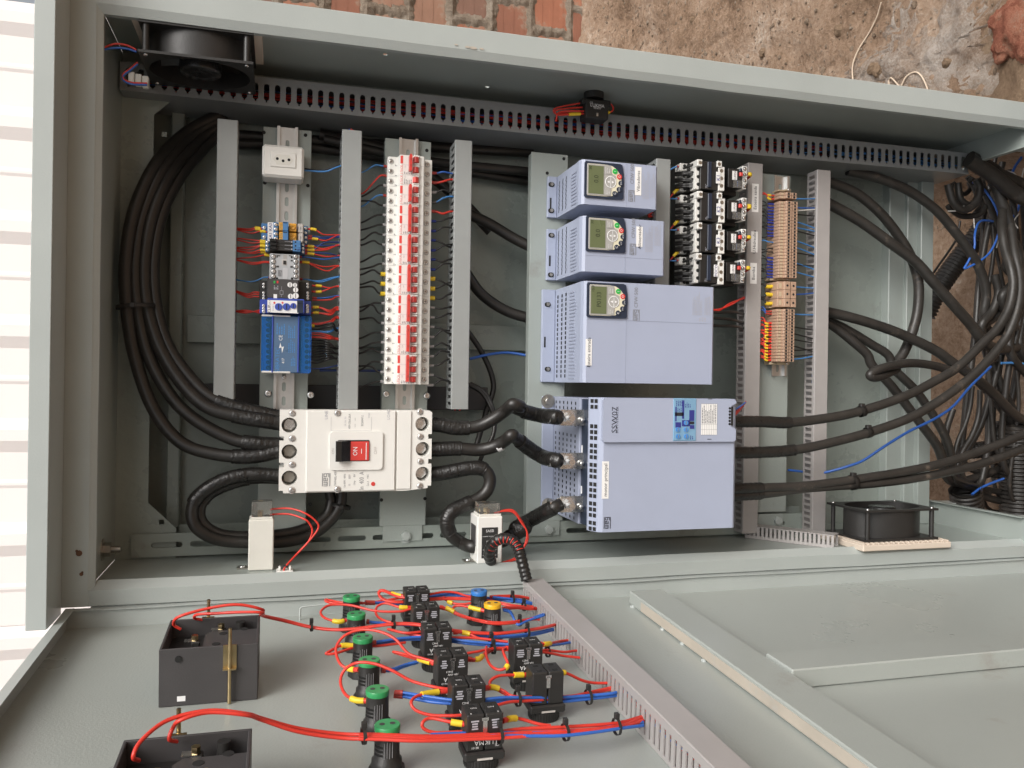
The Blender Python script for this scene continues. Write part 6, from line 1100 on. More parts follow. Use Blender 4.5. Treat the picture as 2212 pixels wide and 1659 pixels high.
# lamp and block harnesses
H = .036
harn = [
 (WRED, [(860, 300, .036), (700, 300, .036), (570, 275, .036), (600, 300, .038), (760, 310, .036), (950, 295, .034), (1150, 265, .036), (1250, 262, .036)], 'red wire doubling back round the green lamp nearest the hinge'),
 (WBLU, [(880, 295, .036), (1000, 298, .033), (1200, 300, .030), (1300, 270, .033), (1450, 240, .036), (1600, 232, .036), (1750, 250, .034), (1900, 265, .030), (2050, 280, .028), (2200, 300, .022)], 'blue wire from the green lamp nearest the hinge to the door duct'),
 (WRED, [(1200, 250, .044), (1130, 240, .044), (1020, 200, .046), (985, 225, .042), (1030, 270, .036), (1130, 290, .034), (1300, 275, .034), (1550, 262, .033), (1850, 280, .030), (2050, 320, .026), (2212, 330, .022)], 'red wire looping off the contact block nearest the hinge'),
 (WRED, [(730, 440, .036), (660, 450, .036), (560, 420, .038), (530, 370, .042), (600, 320, .046), (760, 320, .046), (960, 365, .042), (1150, 370, .042), (1240, 350, .044)], 'red wire ringed round the second green lamp'),
 (WBLU, [(890, 445, .036), (960, 455, .034), (1050, 462, .032), (1250, 470, .030), (1500, 500, .028)], 'blue wire from the second green lamp'),
 (WRED, [(1240, 340, .044), (1150, 335, .046), (1040, 305, .048), (970, 340, .044), (980, 410, .038), (1080, 455, .035), (1250, 465, .034), (1330, 470, .034)], 'red wire looping off the second contact block'),
 (WRED, [(1470, 335, .044), (1530, 345, .042), (1620, 390, .036), (1750, 430, .030), (1900, 455, .026), (2050, 450, .024), (2200, 425, .022), (2260, 420, .021)], 'red wire from the second contact block to the door duct'),
 (WRED, [(1830, 365, .036), (1760, 350, .037), (1650, 325, .038), (1590, 330, .036), (1580, 360, .034), (1640, 400, .031), (1720, 425, .029), (1850, 452, .027)], 'red wire looping off the yellow lamp'),
 (WBLU, [(1970, 350, .036), (2030, 370, .032), (2060, 430, .022), (2080, 460, .018), (2110, 462, .018), (2180, 430, .020), (2280, 395, .022), (2300, 385, .022)], 'blue wire dipping from the yellow lamp to the door duct'),
 (WRED, [(930, 630, .036), (800, 640, .036), (690, 640, .038), (590, 690, .036), (575, 705, .034), (650, 700, .034), (800, 655, .034), (1000, 640, .033), (1200, 615, .032)], 'red wire doubling back at the third green lamp'),
 (WBLU, [(930, 625, .036), (1000, 615, .036), (1150, 590, .036), (1300, 580, .036), (1500, 590, .034), (1700, 612, .032), (1900, 630, .030), (2020, 640, .030)], 'blue wire from the third green lamp passing the contact blocks'),
 (WBLU, [(930, 632, .034), (1000, 622, .034), (1150, 598, .034), (1300, 590, .034), (1500, 600, .032), (1700, 625, .030), (1900, 640, .028), (2020, 645, .028)], 'second blue wire from the third green lamp passing the contact blocks'),
 (WRED, [(1580, 535, .040), (1680, 540, .038), (1780, 580, .034), (1900, 600, .032), (2010, 615, .031)], 'red wire from the third contact block to the printed block'),
 (WRED, [(1440, 770, .040), (1330, 740, .042), (1220, 700, .046), (1120, 590, .060), (1000, 530, .066), (850, 515, .066), (720, 560, .060), (650, 660, .048), (680, 780, .036), (760, 825, .032), (830, 830, .034)], 'big red loop from the fourth contact block over the third green lamp'),
 (WRED, [(1440, 785, .038), (1350, 760, .038), (1200, 710, .038), (1110, 690, .038), (1130, 700, .036), (1300, 750, .036), (1430, 775, .036)], 'red wire folded back at the fourth contact block'),
 (WBLU, [(1010, 830, .034), (1100, 825, .032), (1200, 790, .032), (1300, 765, .034)], 'blue wire from the fourth green lamp'),
 (WRED, [(1540, 985, .040), (1440, 970, .042), (1250, 920, .046), (1100, 840, .056), (960, 785, .062), (820, 775, .062), (720, 830, .052), (685, 920, .042), (720, 1020, .036), (800, 1070, .034), (905, 1078, .034)], 'big red loop from the fifth contact block over the fourth green lamp'),
 (WBLU, [(1110, 1020, .036), (1200, 1025, .036), (1400, 1060, .038), (1600, 1080, .038), (1800, 1075, .036), (2000, 1062, .034), (2150, 1060, .030), (2400, 1060, .022), (2600, 1050, .018), (2800, 1030, .018), (2870, 1020, .018)], 'blue wire from the fifth green lamp to the door duct'),
 (WBLU, [(1110, 1035, .034), (1200, 1045, .034), (1400, 1085, .035), (1600, 1098, .035), (1800, 1092, .033), (2000, 1078, .031), (2150, 1078, .028), (2400, 1085, .020), (2600, 1068, .016), (2800, 1045, .016), (2870, 1035, .016)], 'lower blue wire from the fifth green lamp to the door duct'),
 (WRED, [(1540, 1000, .038), (1420, 1010, .040), (1290, 1040, .042), (1245, 1090, .040), (1280, 1150, .034), (1400, 1190, .030), (1560, 1195, .030), (1650, 1190, .030)], 'red wire looping between the fifth and sixth contact blocks'),
 (WRED, [(1690, 1265, .042), (1560, 1245, .044), (1400, 1215, .046), (1335, 1250, .044), (1350, 1300, .038), (1450, 1330, .034), (1650, 1320, .034)], 'red wire looping off the contact block farthest from the hinge'),
 (WRED, [(1970, 1235, .042), (2050, 1215, .040), (2130, 1225, .036), (2250, 1260, .032), (2350, 1275, .030)], 'red wire from the contact block farthest from the hinge to the harness'),
 (WRED, [(1810, 975, .042), (1900, 970, .040), (1980, 1000, .036), (2050, 1040, .034), (2200, 1045, .030), (2500, 1040, .022), (2700, 1000, .018), (2860, 965, .018)], 'red wire from the fifth contact block to the door duct'),
 (WRED, [(2180, 870, .040), (2080, 872, .042), (1950, 878, .044), (1880, 910, .042), (1870, 950, .038), (1920, 985, .034), (2010, 1030, .032), (2040, 1045, .031)], 'red wire looping off the unprinted contact block'),
 (WRED, [(2420, 850, .038), (2480, 860, .036), (2600, 915, .026), (2700, 935, .020), (2830, 935, .019)], 'red wire from the unprinted contact block to the door duct'),
 (WRED, [(1690, 745, .040), (1780, 745, .040), (1830, 700, .036), (1900, 660, .034), (2020, 665, .034)], 'red wire from the fourth contact block to the printed block'),
 (WRED, [(1690, 700, .036), (1780, 685, .036), (1850, 670, .035), (2020, 655, .034)], 'upper red wire from the fourth contact block to the printed block'),
 (WRED, [(1840, 650, .040), (1840, 720, .038), (1870, 790, .034), (1930, 830, .032), (1990, 820, .034), (2010, 780, .038), (1985, 720, .044), (1975, 670, .046), (2030, 655, .044)], 'red wire making a full curl beside the printed contact block'),
 (WRED, [(2270, 625, .040), (2330, 625, .038), (2420, 605, .026), (2500, 595, .021)], 'red wire from the printed contact block to the door duct'),
 (WRED, [(2270, 680, .032), (2330, 675, .030), (2450, 690, .024), (2550, 680, .020), (2600, 690, .019)], 'lower red wire from the printed contact block to the door duct'),
 (WBLU, [(2330, 640, .036), (2420, 630, .026), (2520, 612, .021)], 'blue wire from the printed contact block to the door duct'),
 (WRED, [(2270, 690, .030), (2350, 700, .028), (2450, 720, .022), (2580, 735, .018)], 'lowest red wire from the printed contact block to the door duct'),
 (WRED, [(1330, 530, .042), (1200, 540, .042), (1070, 510, .042), (1100, 520, .040), (1300, 560, .038), (1500, 575, .038), (1750, 580, .036), (2010, 610, .033)], 'red wire folded back at the third contact block'),
 (WRED, [(1870, 250, .036), (1950, 245, .034), (2080, 245, .030), (2180, 262, .024)], 'red wire from the blue lamp to the door duct'),
 (WBLU, [(1890, 255, .035), (1990, 265, .032), (2100, 275, .028), (2170, 290, .022)], 'blue wire from the blue lamp to the door duct'),
 (WRED, [(1390, 235, .042), (1500, 215, .042), (1600, 220, .040), (1680, 245, .036), (1800, 265, .032)], 'red wire from the contact block nearest the hinge towards the blue lamp'),
 (WRED, [(1500, 262, .034), (1560, 300, .030), (1650, 312, .029), (1740, 300, .031)], 'red wire sagging before the blue lamp'),
 (WRED, [(1970, 340, .036), (2080, 335, .031), (2180, 340, .025), (2235, 340, .022)], 'red wire from the yellow lamp to the door duct'),
 (WBLU, [(1400, 1345, .040), (1600, 1335, .038), (1900, 1330, .036), (2212, 1330, .034), (2450, 1325, .032), (2700, 1300, .029), (2900, 1270, .026), (3080, 1245, .020)], 'blue wire along the harness farthest from the hinge'),
 (WBLU, [(1400, 1355, .038), (1600, 1345, .036), (1900, 1342, .034), (2212, 1345, .032), (2450, 1338, .030), (2700, 1312, .027), (2900, 1285, .024), (3080, 1258, .018)], 'lower blue wire along the harness farthest from the hinge'),
 (WRED, [(1930, 1110, .036), (2030, 1085, .034), (2150, 1078, .030), (2500, 1050, .020), (2700, 1010, .016), (2860, 980, .016)], 'red wire from the top of the sixth contact block to the door duct'),
 (WBLU, [(1700, 545, .034), (1900, 560, .032), (2050, 560, .030), (2212, 540, .026), (2370, 505, .021)], 'blue wire under the red meter leads near the door duct'),
]
extra = []
for i, dy, dh in ((1, 9, -.002), (2, 10, .002), (6, 11, -.002), (10, -8, .003), (15, 10, -.002), (17, -10, .003), (22, 14, -.003), (25, 12, -.003), (28, 14, -.003), (33, 9, -.002), (34, 8, -.002), (37, 10, -.002), (39, 12, .003), (41, 12, -.003), (8, 8, .002), (4, 9, -.002)):
    c, pts, lab = harn[i]; extra.append((c, [(x + 2 * ((k * 7 + i) % 3), y + dy + 2 * ((k * 5 + i) % 3 - 1), h + dh) for k, (x, y, h) in enumerate(pts)], 'parallel ' + lab))
for k, dy in enumerate((12, 24, 42)):
    extra.append((WRED, [(830, 1338 + dy, .047), (1000, 1340 + dy, .046), (1300, 1352 + dy, .044), (1650, 1345 + dy * .9, .040), (1950, 1330 + dy, .037), (2250, 1310 + dy, .034), (2500, 1300 + dy, .032), (2750, 1285 + dy * .8, .029), (2950, 1250 + dy * .6, .025), (3085, 1215 + dy * .5, .020)], '%s extra red wire of the harness farthest from the hinge' % ORD[k]))
YM = {2: (.05, .13), 3: (.06, .16), 5: (.06, .14), 6: (.12, .22), 7: (.08, .2), 9: (.14, .24), 12: (.2, .32), 13: (.88, .95), 14: (.1, .2), 16: (.88, .96), 19: (.1, .22), 20: (.06, .16), 21: (.14, .3), 22: (.1, .2), 23: (.08, .16), 24: (.08, .18), 25: (.2, .36), 27: (.5, .58), 28: (.2, .36), 36: (.24, .34)}
for i, (c, pts, lab) in enumerate(harn + extra):
    sl = ((YM[i][0], YM[i][1], YEL, .0017),) if i in YM else ()
    if c is WBLU and pts[0][0] < 1200: sl += ((0, .07, RSLV, .0012),)
    elif c is WRED and i in YM and YM[i][0] < .3: sl += ((0, .05, WRED, .0012),)
    elif c is WRED and i in YM: sl += ((.95, 1, WRED, .0012),)
    dw([(cd, x, y, h) for x, y, h in pts], c, lab, .0018, sl)
TL = ['on the meter leads before the green lamps', 'on the meter leads past the green lamps', 'on the blue and red wires by the block nearest the hinge', 'just before the blue lamp', 'between the blue lamp and the door duct', 'between the yellow lamp and the door duct', 'on the wires sagging under the blue lamp', 'at the dip of the blue wires by the yellow lamp', 'over the third contact block', 'on the blue and red run before the printed block', 'below its neighbour before the printed block', 'above the printed contact block', 'between the printed block and the door duct', 'on the blue run before the unprinted block', 'on the blue run near the door duct', 'before the green lamp farthest from the hinge', 'over the contact block farthest from the hinge', 'in the middle of the outermost harness', 'on the outermost harness near the door duct']
for ti, (cf, x, y, h, r) in enumerate(((cd, 455, 492, .036, .006), (cd, 1105, 470, .042, .007), (cd, 1297, 272, .034, .006), (cd, 1778, 275, .032, .006), (cd, 2048, 268, .030, .007), (cd, 2138, 330, .026, .007), (cd, 1715, 420, .030, .006), (cd, 2105, 455, .020, .006), (cd, 1455, 588, .036, .007), (cd, 1880, 615, .033, .008), (cd, 1895, 665, .034, .007), (cd2, 155, 530, .031, .007), (cd2, 315, 690, .026, .007), (cd, 2088, 1058, .032, .009), (cd2, 638, 1045, .018, .009), (cd, 870, 1355, .047, .008), (cd, 1945, 1345, .037, .009), (cd2, 455, 1325, .031, .009), (cd2, 862, 1280, .026, .009))): tie(cf, x, y, h, r, 'black cable tie ' + TL[ti])
# ---------------------------------------------------------------- power cables
def cable(pts, r, lab, mt=RUB, grp='heavy black power cables', taped=None, n=14, name='power_cable', k=8, lug=None):
    sp = spl(pts, k); m = MB(); m.tube(sp, r, n); o = m.thing(name, mt, lab, 'cable', grp)
    if taped:
        for t0, t1 in taped:
            a, b = int(t0 * (len(sp) - 1)), max(2, int(t1 * (len(sp) - 1))); seg = sp[a:b + 1]; rq = random.Random(a)
            d = []
            for i in range(len(seg) - 1): d += [seg[i], (seg[i] * 2 + seg[i + 1]) / 3, (seg[i] + seg[i + 1] * 2) / 3]
            d.append(seg[-1]); m = MB(); m.tube(d, [r + .0012 + .0007 * (i % 2) + rq.uniform(0, .0006) for i in range(len(d))], n); m.part('tape_wrap', TAPE, o)
    if lug is not None: m = MB(); a, b = sp[lug], sp[lug - 1 if lug else 1]; 
    return o
Q = lambda c, pts: [P(*c(x, y), w) for x, y, w in pts]
D = lambda pts: [P(x, y, w) for x, y, w in pts]
cable(D([(470, 250, -.235), (405, 285, -.215), (340, 350, -.17), (292, 450, -.14), (272, 560, -.13), (274, 660, -.128), (290, 765, -.128), (330, 880, -.125), (390, 955, -.12), (470, 982, -.115), (550, 985, -.11), (612, 972, -.108)]), .0105, 'outermost supply cable sweeping round to the middle pole of the main breaker', taped=((.86, .99),))
cable(D([(480, 255, -.24), (420, 290, -.22), (355, 360, -.175), (312, 455, -.15), (292, 560, -.138), (296, 660, -.133), (320, 765, -.13), (365, 850, -.125), (420, 905, -.12), (500, 948, -.115), (560, 958, -.11), (612, 960, -.112)]), .0105, 'inner supply cable ending beside the outermost one at the main breaker', taped=((.86, .99),))
cable(D([(490, 262, -.245), (435, 300, -.225), (372, 370, -.18), (330, 460, -.15), (312, 560, -.14), (316, 655, -.135), (345, 750, -.128), (395, 830, -.12), (450, 880, -.112), (520, 900, -.108), (570, 908, -.105), (612, 915, -.108)]), .0112, 'supply cable wrapped in tape at the first pole of the main breaker', taped=((.8, .99),))
cable(D([(500, 268, -.25), (450, 310, -.23), (390, 380, -.19), (348, 465, -.16), (332, 560, -.148), (336, 655, -.143), (362, 745, -.135), (410, 815, -.127), (460, 860, -.12), (530, 885, -.115), (612, 903, -.112)]), .0105, 'supply cable behind the tape-wrapped one at the main breaker', taped=((.82, .99),))
cable(D([(612, 1028, -.108), (540, 1025, -.11), (480, 1038, -.11), (430, 1070, -.112), (414, 1105, -.112), (425, 1140, -.112), (470, 1165, -.118), (545, 1172, -.125), (630, 1168, -.14), (690, 1145, -.15), (728, 1105, -.158), (738, 1065, -.16), (730, 1000, -.165)]), .0100, 'cable looping from the third pole past the plain current transformer', taped=((.0, .3),))
cable(D([(612, 1034, -.118), (545, 1034, -.122), (495, 1045, -.122), (450, 1068, -.124), (432, 1100, -.124), (440, 1132, -.124), (480, 1155, -.13), (550, 1158, -.138), (640, 1148, -.15), (700, 1118, -.158), (715, 1085, -.162), (712, 1065, -.164), (705, 1000, -.168)]), .0092, 'second cable of the loop behind the plain current transformer', taped=((.1, .3),))
def ring(x, y, w, r, lab, d=(0, 1, .2)):
    p = P(x, y, w); m = MB(); m.rings(p, d, [(-.003, r), (.003, r), (.003, r - .002), (-.003, r - .002)], 18); T = m.thing('cable_tie', BLK, lab, 'cable tie', 'black cable ties on power cables'); m = MB(); m.box(p.x - .004, p.x + .004, p.y - .004, p.y + .004, p.z + r - .002, p.z + r + .004, .001); m.part('tie_head', BLK, T)
ring(293, 662, -.132, .030, 'broad black tie round the bundle of supply cables', (-.1, 1, 0)); ring(736, 1092, -.158, .018, 'black tie where the looping cables pass behind the main breaker', (.3, 1, 0))
B0, B1, B2 = [P(*c3c(415, y), wT + .001) for y in (492, 835, 1178)]
m1 = Q(c2c, [(1395, 345, -.108), (1480, 350, -.106), (1600, 372, -.102), (1760, 362, -.098), (1880, 310, -.09), (1990, 235, -.075), (2050, 185, -.05), (2110, 205, -.06)]); m1 += Q(c3c, [(20, 395, -.075), (120, 440, -.09), (260, 475, -.09), (360, 485, wT + .001)]) + [B0]
cable(m1, .0112, 'cable kinked towards the viewer between main breaker and first starter terminal', taped=((.0, .22), (.76, .97)))
m1 = Q(c2c, [(1395, 542, -.108), (1480, 540, -.105), (1620, 535, -.10), (1780, 545, -.095), (1900, 520, -.085), (1990, 470, -.07), (2040, 430, -.052)]) + Q(c3c, [(60, 650, -.07), (160, 730, -.09), (270, 800, -.092), (360, 825, wT + .001)]) + [B1]
o = cable(m1, .0112, 'cable with white number band between main breaker and middle starter terminal', taped=((.0, .2), (.68, .97)))
p0, p1 = P(*c2c(1925, 515), -.083), P(*c2c(1960, 500), -.079); m = MB(); m.cyl(p0, p1, .0119, 18); m.part('number_band', WPR, o)
m1 = Q(c2c, [(1395, 740, -.108), (1490, 730, -.105), (1600, 710, -.10), (1720, 690, -.096), (1820, 700, -.092), (1868, 770, -.09), (1850, 860, -.09), (1780, 930, -.09), (1660, 985, -.088), (1560, 1040, -.086), (1528, 1120, -.086), (1560, 1220, -.088), (1650, 1285, -.09), (1720, 1310, ew - .028), (1800, 1310, ew - .028), (1960, 1270, ew - .028), (2060, 1215, -.08), (2150, 1160, -.08)]) + Q(c3c, [(60, 1370, -.085), (200, 1290, -.09), (340, 1215, wT + .002)]) + [B2]
cable(m1, .0112, 'cable snaking through the white current transformer to the third starter terminal', taped=((.0, .2), (.36, .52), (.74, .97)))
for b, nm in ((B0, 'first'), (B1, 'middle'), (B2, 'third')):
    m = MB(); m.box(b.x - .006, b.x + .030, b.y - .011, b.y + .011, wT + .0003, wT + .0026, .0006); m.cyl((b.x - .022, b.y, wT + .002), (b.x - .005, b.y, wT + .0016), .0100, 14, .0085); m.thing('cable_lug', TIN, 'tinned cable lug bolted to the %s starter terminal' % nm, 'cable lug', 'starter cable lugs')
# thin vertical conductor pair behind the main breaker load side
for i in range(2):
    cable(Q(c2c, [(1680 + i * 30, 20, -.21), (1800 + i * 25, 90, -.2), (1870 + i * 15, 200, -.19), (1905, 320, -.17), (1890, 440, -.165), (1820, 560, -.165), (1780, 660, -.17)]), .0042, 'thin black cable dropping behind the load cables of the main breaker', grp='thin black cables behind the plates')
# cables crossing behind the plates
for (pts, r, lab) in (([(1008, 460, -.225), (1060, 485, -.225), (1110, 515, -.22), (1160, 540, -.21)], .0105, 'black cable slanting behind the drive plate beside the longest breaker run'), ([(1000, 580, -.225), (1040, 635, -.225), (1095, 672, -.22), (1160, 692, -.21)], .0105, 'black cable curving behind the drive plate below the slanting one'),
    ([(700, 300, -.24), (900, 345, -.24), (1150, 372, -.24)], .009, 'black cable lying behind the breakers near the long duct'), ([(690, 290, -.25), (850, 330, -.25), (980, 420, -.245), (1060, 500, -.24)], .0105, 'black cable crossing behind the slotted duct beside the breakers'), ([(480, 290, -.262), (700, 305, -.262), (1150, 330, -.262)], .010, 'black cable running along the rear panel under the long duct'), ([(480, 310, -.262), (700, 322, -.262), (1160, 395, -.262)], .010, 'second black cable along the rear panel under the long duct'),
    ([(990, 690, -.24), (1040, 760, -.24), (1066, 830, -.24), (1050, 890, -.235), (1030, 960, -.22)], .0055, 'slim black cable curling down beside the soft starter plate')):
    cable(D(pts), r, lab, grp='black cables behind the plates')
wire(D([(1015, 775, -.22), (1060, 765, -.225), (1100, 762, -.225), (1150, 770, -.21)]), .0028, WBLU, 'thick blue wire passing behind the drive plate', 'wires behind the plates')
wire(D([(690, 800, -.2), (760, 800, -.2), (835, 802, -.2)]), .0024, WNAV, 'dark blue wire passing behind the breaker row', 'wires behind the plates')
# outgoing cables below the soft starter
uS = P(*c4c(0, 540), -.03).x
cable([Vector((uS1 - .03, P(*c4c(0, 540), -.03).y, -.03))] + Q(c4c, [(0, 540, -.03), (200, 548, -.03), (450, 522, -.03), (700, 480, -.03), (950, 410, -.03), (1200, 318, -.032), (1400, 215, -.038), (1600, 95, -.045)]) + Q(c4b, [(1800, 1560, -.05), (1920, 1440, -.052), (2015, 1270, -.055), (2050, 1090, -.06), (2030, 940, -.07), (1985, 800, -.09), (1960, 640, -.11), (1965, 480, -.14)]), .0090, 'first outgoing motor cable curving back up at the cabinet base', RUBD, taped=((.0, .14),))
cable([Vector((uS1 - .03, P(*c4c(0, 790), -.03).y, -.03))] + Q(c4c, [(0, 790, -.03), (300, 765, -.03), (600, 702, -.03), (900, 620, -.03), (1200, 512, -.032), (1400, 400, -.036), (1600, 262, -.04), (1780, 110, -.044)]) + Q(c4b, [(1960, 1560, -.05), (2045, 1400, -.05), (2100, 1200, -.055), (2100, 1000, -.07), (2060, 820, -.09), (2030, 600, -.12)]), .0090, 'second outgoing motor cable curving back up at the cabinet base', RUBD, taped=((.0, .14),))
cable([Vector((uS1 - .03, P(*c4c(0, 1090), -.03).y, -.03))] + Q(c4c, [(0, 1080, -.03), (300, 1068, -.03), (600, 1035, -.03), (900, 990, -.03), (1200, 940, -.032), (1500, 872, -.036), (1800, 775, -.04), (2140, 640, -.045), (2400, 500, -.05)]), .0086, 'upper cable of the outgoing pair nearest the left wall', RUBD, taped=((.0, .12),))
cable([Vector((uS1 - .03, P(*c4c(0, 1140), -.03).y, -.034))] + Q(c4c, [(0, 1130, -.034), (300, 1090, -.034), (600, 1065, -.034), (900, 1045, -.034), (1200, 1010, -.036), (1500, 955, -.038), (1800, 880, -.042), (2140, 755, -.05), (2400, 620, -.06)]), .0086, 'lower cable of the outgoing pair nearest the left wall', RUBD, taped=((.0, .12),))
def tiec(c, x, y, w, r, d, lab): p = P(*c(x, y), w); m = MB(); m.rings(p, d, [(-.005, r), (.005, r), (.005, r - .001), (-.005, r - .001)], 18); T = m.thing('cable_tie', BLK, lab, 'cable tie', 'black cable ties on power cables'); m = MB(); m.box(p.x - .006, p.x + .004, p.y + r - .003, p.y + r + .004, p.z - .003, p.z + .006, .001); m.part('tie_head', BLK, T)
tiec(c4c, 815, 455, -.03, .0112, (1, .22, 0), 'black tie on the first outgoing motor cable'); tiec(c4c, 868, 628, -.03, .0108, (1, .22, 0), 'black tie on the second outgoing motor cable'); tiec(c4c, 745, 1035, -.032, .0150, (1, .1, 0), 'black tie holding the outgoing pair nearest the left wall')
for pts, r, lab, mt in (
    (Q(c4b, [(480, 380, -.19), (560, 425, -.19), (800, 560, -.18), (1050, 740, -.17), (1250, 890, -.165), (1400, 1060, -.16), (1550, 1230, -.16), (1700, 1400, -.165), (1800, 1530, -.17)]), .0115, 'thick cable running straight from the far duct to the cabinet base', RUBD),
    (Q(c4b, [(480, 230, -.20), (600, 260, -.20), (780, 340, -.195), (960, 490, -.19), (1100, 660, -.19), (1210, 840, -.19), (1270, 1020, -.19), (1280, 1180, -.19), (1260, 1350, -.19), (1200, 1540, -.19)]) + Q(c4c, [(1120, 30, -.19), (980, 130, -.19)]), .0108, 'thick cable arching from the far duct and back to the left', RUBD),
    (Q(c4b, [(700, 150, -.21), (880, 190, -.20), (1050, 245, -.19), (1230, 330, -.185), (1420, 470, -.18), (1570, 640, -.18), (1690, 800, -.18), (1780, 960, -.185), (1830, 1150, -.19), (1810, 1350, -.20)]), .0105, 'thick cable emerging from under the long side duct', RUBD),
    (Q(c4b, [(480, 1300, -.18), (570, 1310, -.18), (800, 1368, -.17), (1050, 1450, -.165), (1250, 1535, -.16), (1420, 1620, -.155)]) + Q(c4c, [(1560, 60, -.15), (1750, 190, -.15), (1900, 320, -.16), (2060, 480, -.18)]), .0108, 'scuffed thick cable leaving the far duct halfway down', RUBD),
    (Q(c4b, [(480, 1360, -.20), (600, 1430, -.20), (750, 1550, -.19), (860, 1650, -.185)]) + Q(c4c, [(900, 80, -.185), (1050, 240, -.18), (1200, 430, -.175), (1330, 600, -.175), (1430, 740, -.18), (1480, 880, -.19), (1500, 980, -.21)]), .0100, 'thick cable slanting down to the nearer conduit', RUBD),
    (Q(c4b, [(500, 1350, -.205), (700, 1450, -.20), (900, 1570, -.195), (1030, 1655, -.19)]) + Q(c4c, [(1080, 110, -.19), (1250, 280, -.185), (1400, 490, -.185), (1490, 650, -.185), (1540, 800, -.19), (1560, 950, -.21)]), .0095, 'second thick cable slanting down to the nearer conduit', RUBD),
    (Q(c4c, [(1560, 130, -.13), (1400, 82, -.12), (1220, 62, -.11), (1050, 85, -.10), (925, 125, -.098), (882, 160, -.098), (925, 182, -.10), (1020, 150, -.11), (1100, 110, -.13)]), .0090, 'cable bent into a tight hook over the slanting cables', RUBD)):
    if 'hook' not in lab and 'arching' not in lab: pts = pts + [pts[-1] + (pts[-1] - pts[-2]).normalized() * .03 + Vector((.05, 0, -.02)), pts[-1] + Vector((.20, 0, -.06))]
    cable(pts, r, lab, mt, 'heavy cables at the cabinet base')
wire(Q(c4c, [(480, 960, -.15), (560, 945, -.14), (700, 905, -.12), (830, 855, -.11), (1000, 742, -.10), (1200, 620, -.10), (1400, 522, -.10), (1560, 415, -.10), (1700, 255, -.11), (1870, 90, -.12)]), .0028, WBLU, 'long blue wire crossing the cabinet base under the motor cables', 'blue wires at the cabinet base')
wire(Q(c4c, [(215, 935, -.19), (350, 950, -.19)]), .0026, WBLU, 'short blue wire end behind the far duct', 'blue wires at the cabinet base')
wire(Q(c4b, [(1720, 240, -.2), (1810, 300, -.19), (1900, 430, -.18), (1940, 560, -.18), (1920, 700, -.18), (1850, 830, -.18), (1740, 910, -.18), (1655, 948, -.18), (1680, 900, -.18), (1735, 780, -.18), (1740, 660, -.185), (1790, 560, -.2), (1960, 575, -.22)]), .0026, WBLU, 'blue wire hanging in a long loop at the cabinet base', 'blue wires at the cabinet base')
wire(Q(c4b, [(2120, 40, -.2), (2060, 130, -.2), (2030, 230, -.2), (2060, 310, -.21), (2100, 380, -.22), (2090, 470, -.22), (2040, 540, -.22)]), .0030, WBLU, 'blue wire curling down the right edge of the cabinet base', 'blue wires at the cabinet base')
wire(Q(c4c, [(1715, 1135, -.22), (1790, 1080, -.22), (1880, 1040, -.22), (1975, 1005, -.22)]), .0030, WBLU, 'blue wire coming out of the nearer conduit', 'blue wires at the cabinet base')
wire(Q(c4c, [(1955, 62, -.2), (2050, 60, -.2), (2160, 70, -.2)]), .0030, WSKY, 'short light blue wire beside the conduits', 'blue wires at the cabinet base')
for i, pts in enumerate(([(1990, 150), (2060, 170), (2090, 230), (2060, 280)], [(2140, 130), (2110, 240), (2060, 290)], [(2000, 215), (2080, 250), (2130, 310), (2140, 350)], [(2090, 620), (2060, 560), (2100, 500)], [(1980, 620), (1940, 700), (1915, 780)], [(1990, 640), (1985, 690), (2040, 740)], [(1520, 480), (1600, 475), (1650, 440)], [(2100, 800), (2130, 880), (2110, 1010), (2080, 1090)], [(1730, 540), (1732, 580), (1736, 620)])):
    wire(Q(c4b, [(x, y, -.17 - .004 * i) for x, y in pts]), .0013, WWHT, 'thin pale wire end sticking out of the tangle at the cabinet base', 'pale wire ends')
# corrugated conduits and taped bundles
def conduit(pts, r, lab, pitch=.0095, k=10):
    sp = spl(pts, k); d = [sp[0]]; acc = 0
    L_ = [0]
    for a, b in zip(sp, sp[1:]): L_.append(L_[-1] + (b - a).length)
    out, rs = [], []; s = 0; i = 0; n = int(L_[-1] / (pitch / 4))
    for j in range(n + 1):
        s = L_[-1] * j / n
        while i < len(L_) - 2 and L_[i + 1] < s: i += 1
        f = (s - L_[i]) / max(1e-9, L_[i + 1] - L_[i]); out.append(sp[i].lerp(sp[i + 1], f)); rs.append(r * (1, .96, .80, .96)[j % 4])
    m = MB(); m.tube(out, rs, 20, False); m.tube(out[:8], r * .8, 16, False); return m.thing('corrugated_conduit', RUBD, lab, 'conduit', 'black corrugated conduits')
def G(c, x, y, h): return PU(*c(x, y), GU - h)
conduit(Q(c4c, [(1660, 1095, -.235), (1670, 1160, -.24), (1680, 1250, -.25), (1690, 1420, -.26), (1690, 1600, -.28)]), .036, 'wide corrugated conduit with its mouth open beside the blue wire')
conduit(Q(c4c, [(2080, 560, -.24), (2085, 750, -.24), (2090, 1000, -.245), (2095, 1250, -.25), (2095, 1500, -.26)]), .042, 'widest corrugated conduit standing at the cabinet base')
conduit(Q(c4b, [(1935, 330, -.30), (1870, 480, -.32), (1760, 680, -.34), (1620, 860, -.36), (1500, 1020, -.37), (1400, 1180, -.38), (1330, 1330, -.39)]), .026, 'corrugated conduit slanting behind the rear post')
conduit(Q(c4c, [(1960, 560, -.27), (1930, 640, -.27), (1910, 740, -.27), (1780, 770, -.27), (1640, 780, -.275)]), .02, 'smaller corrugated conduit bending behind the motor cables')
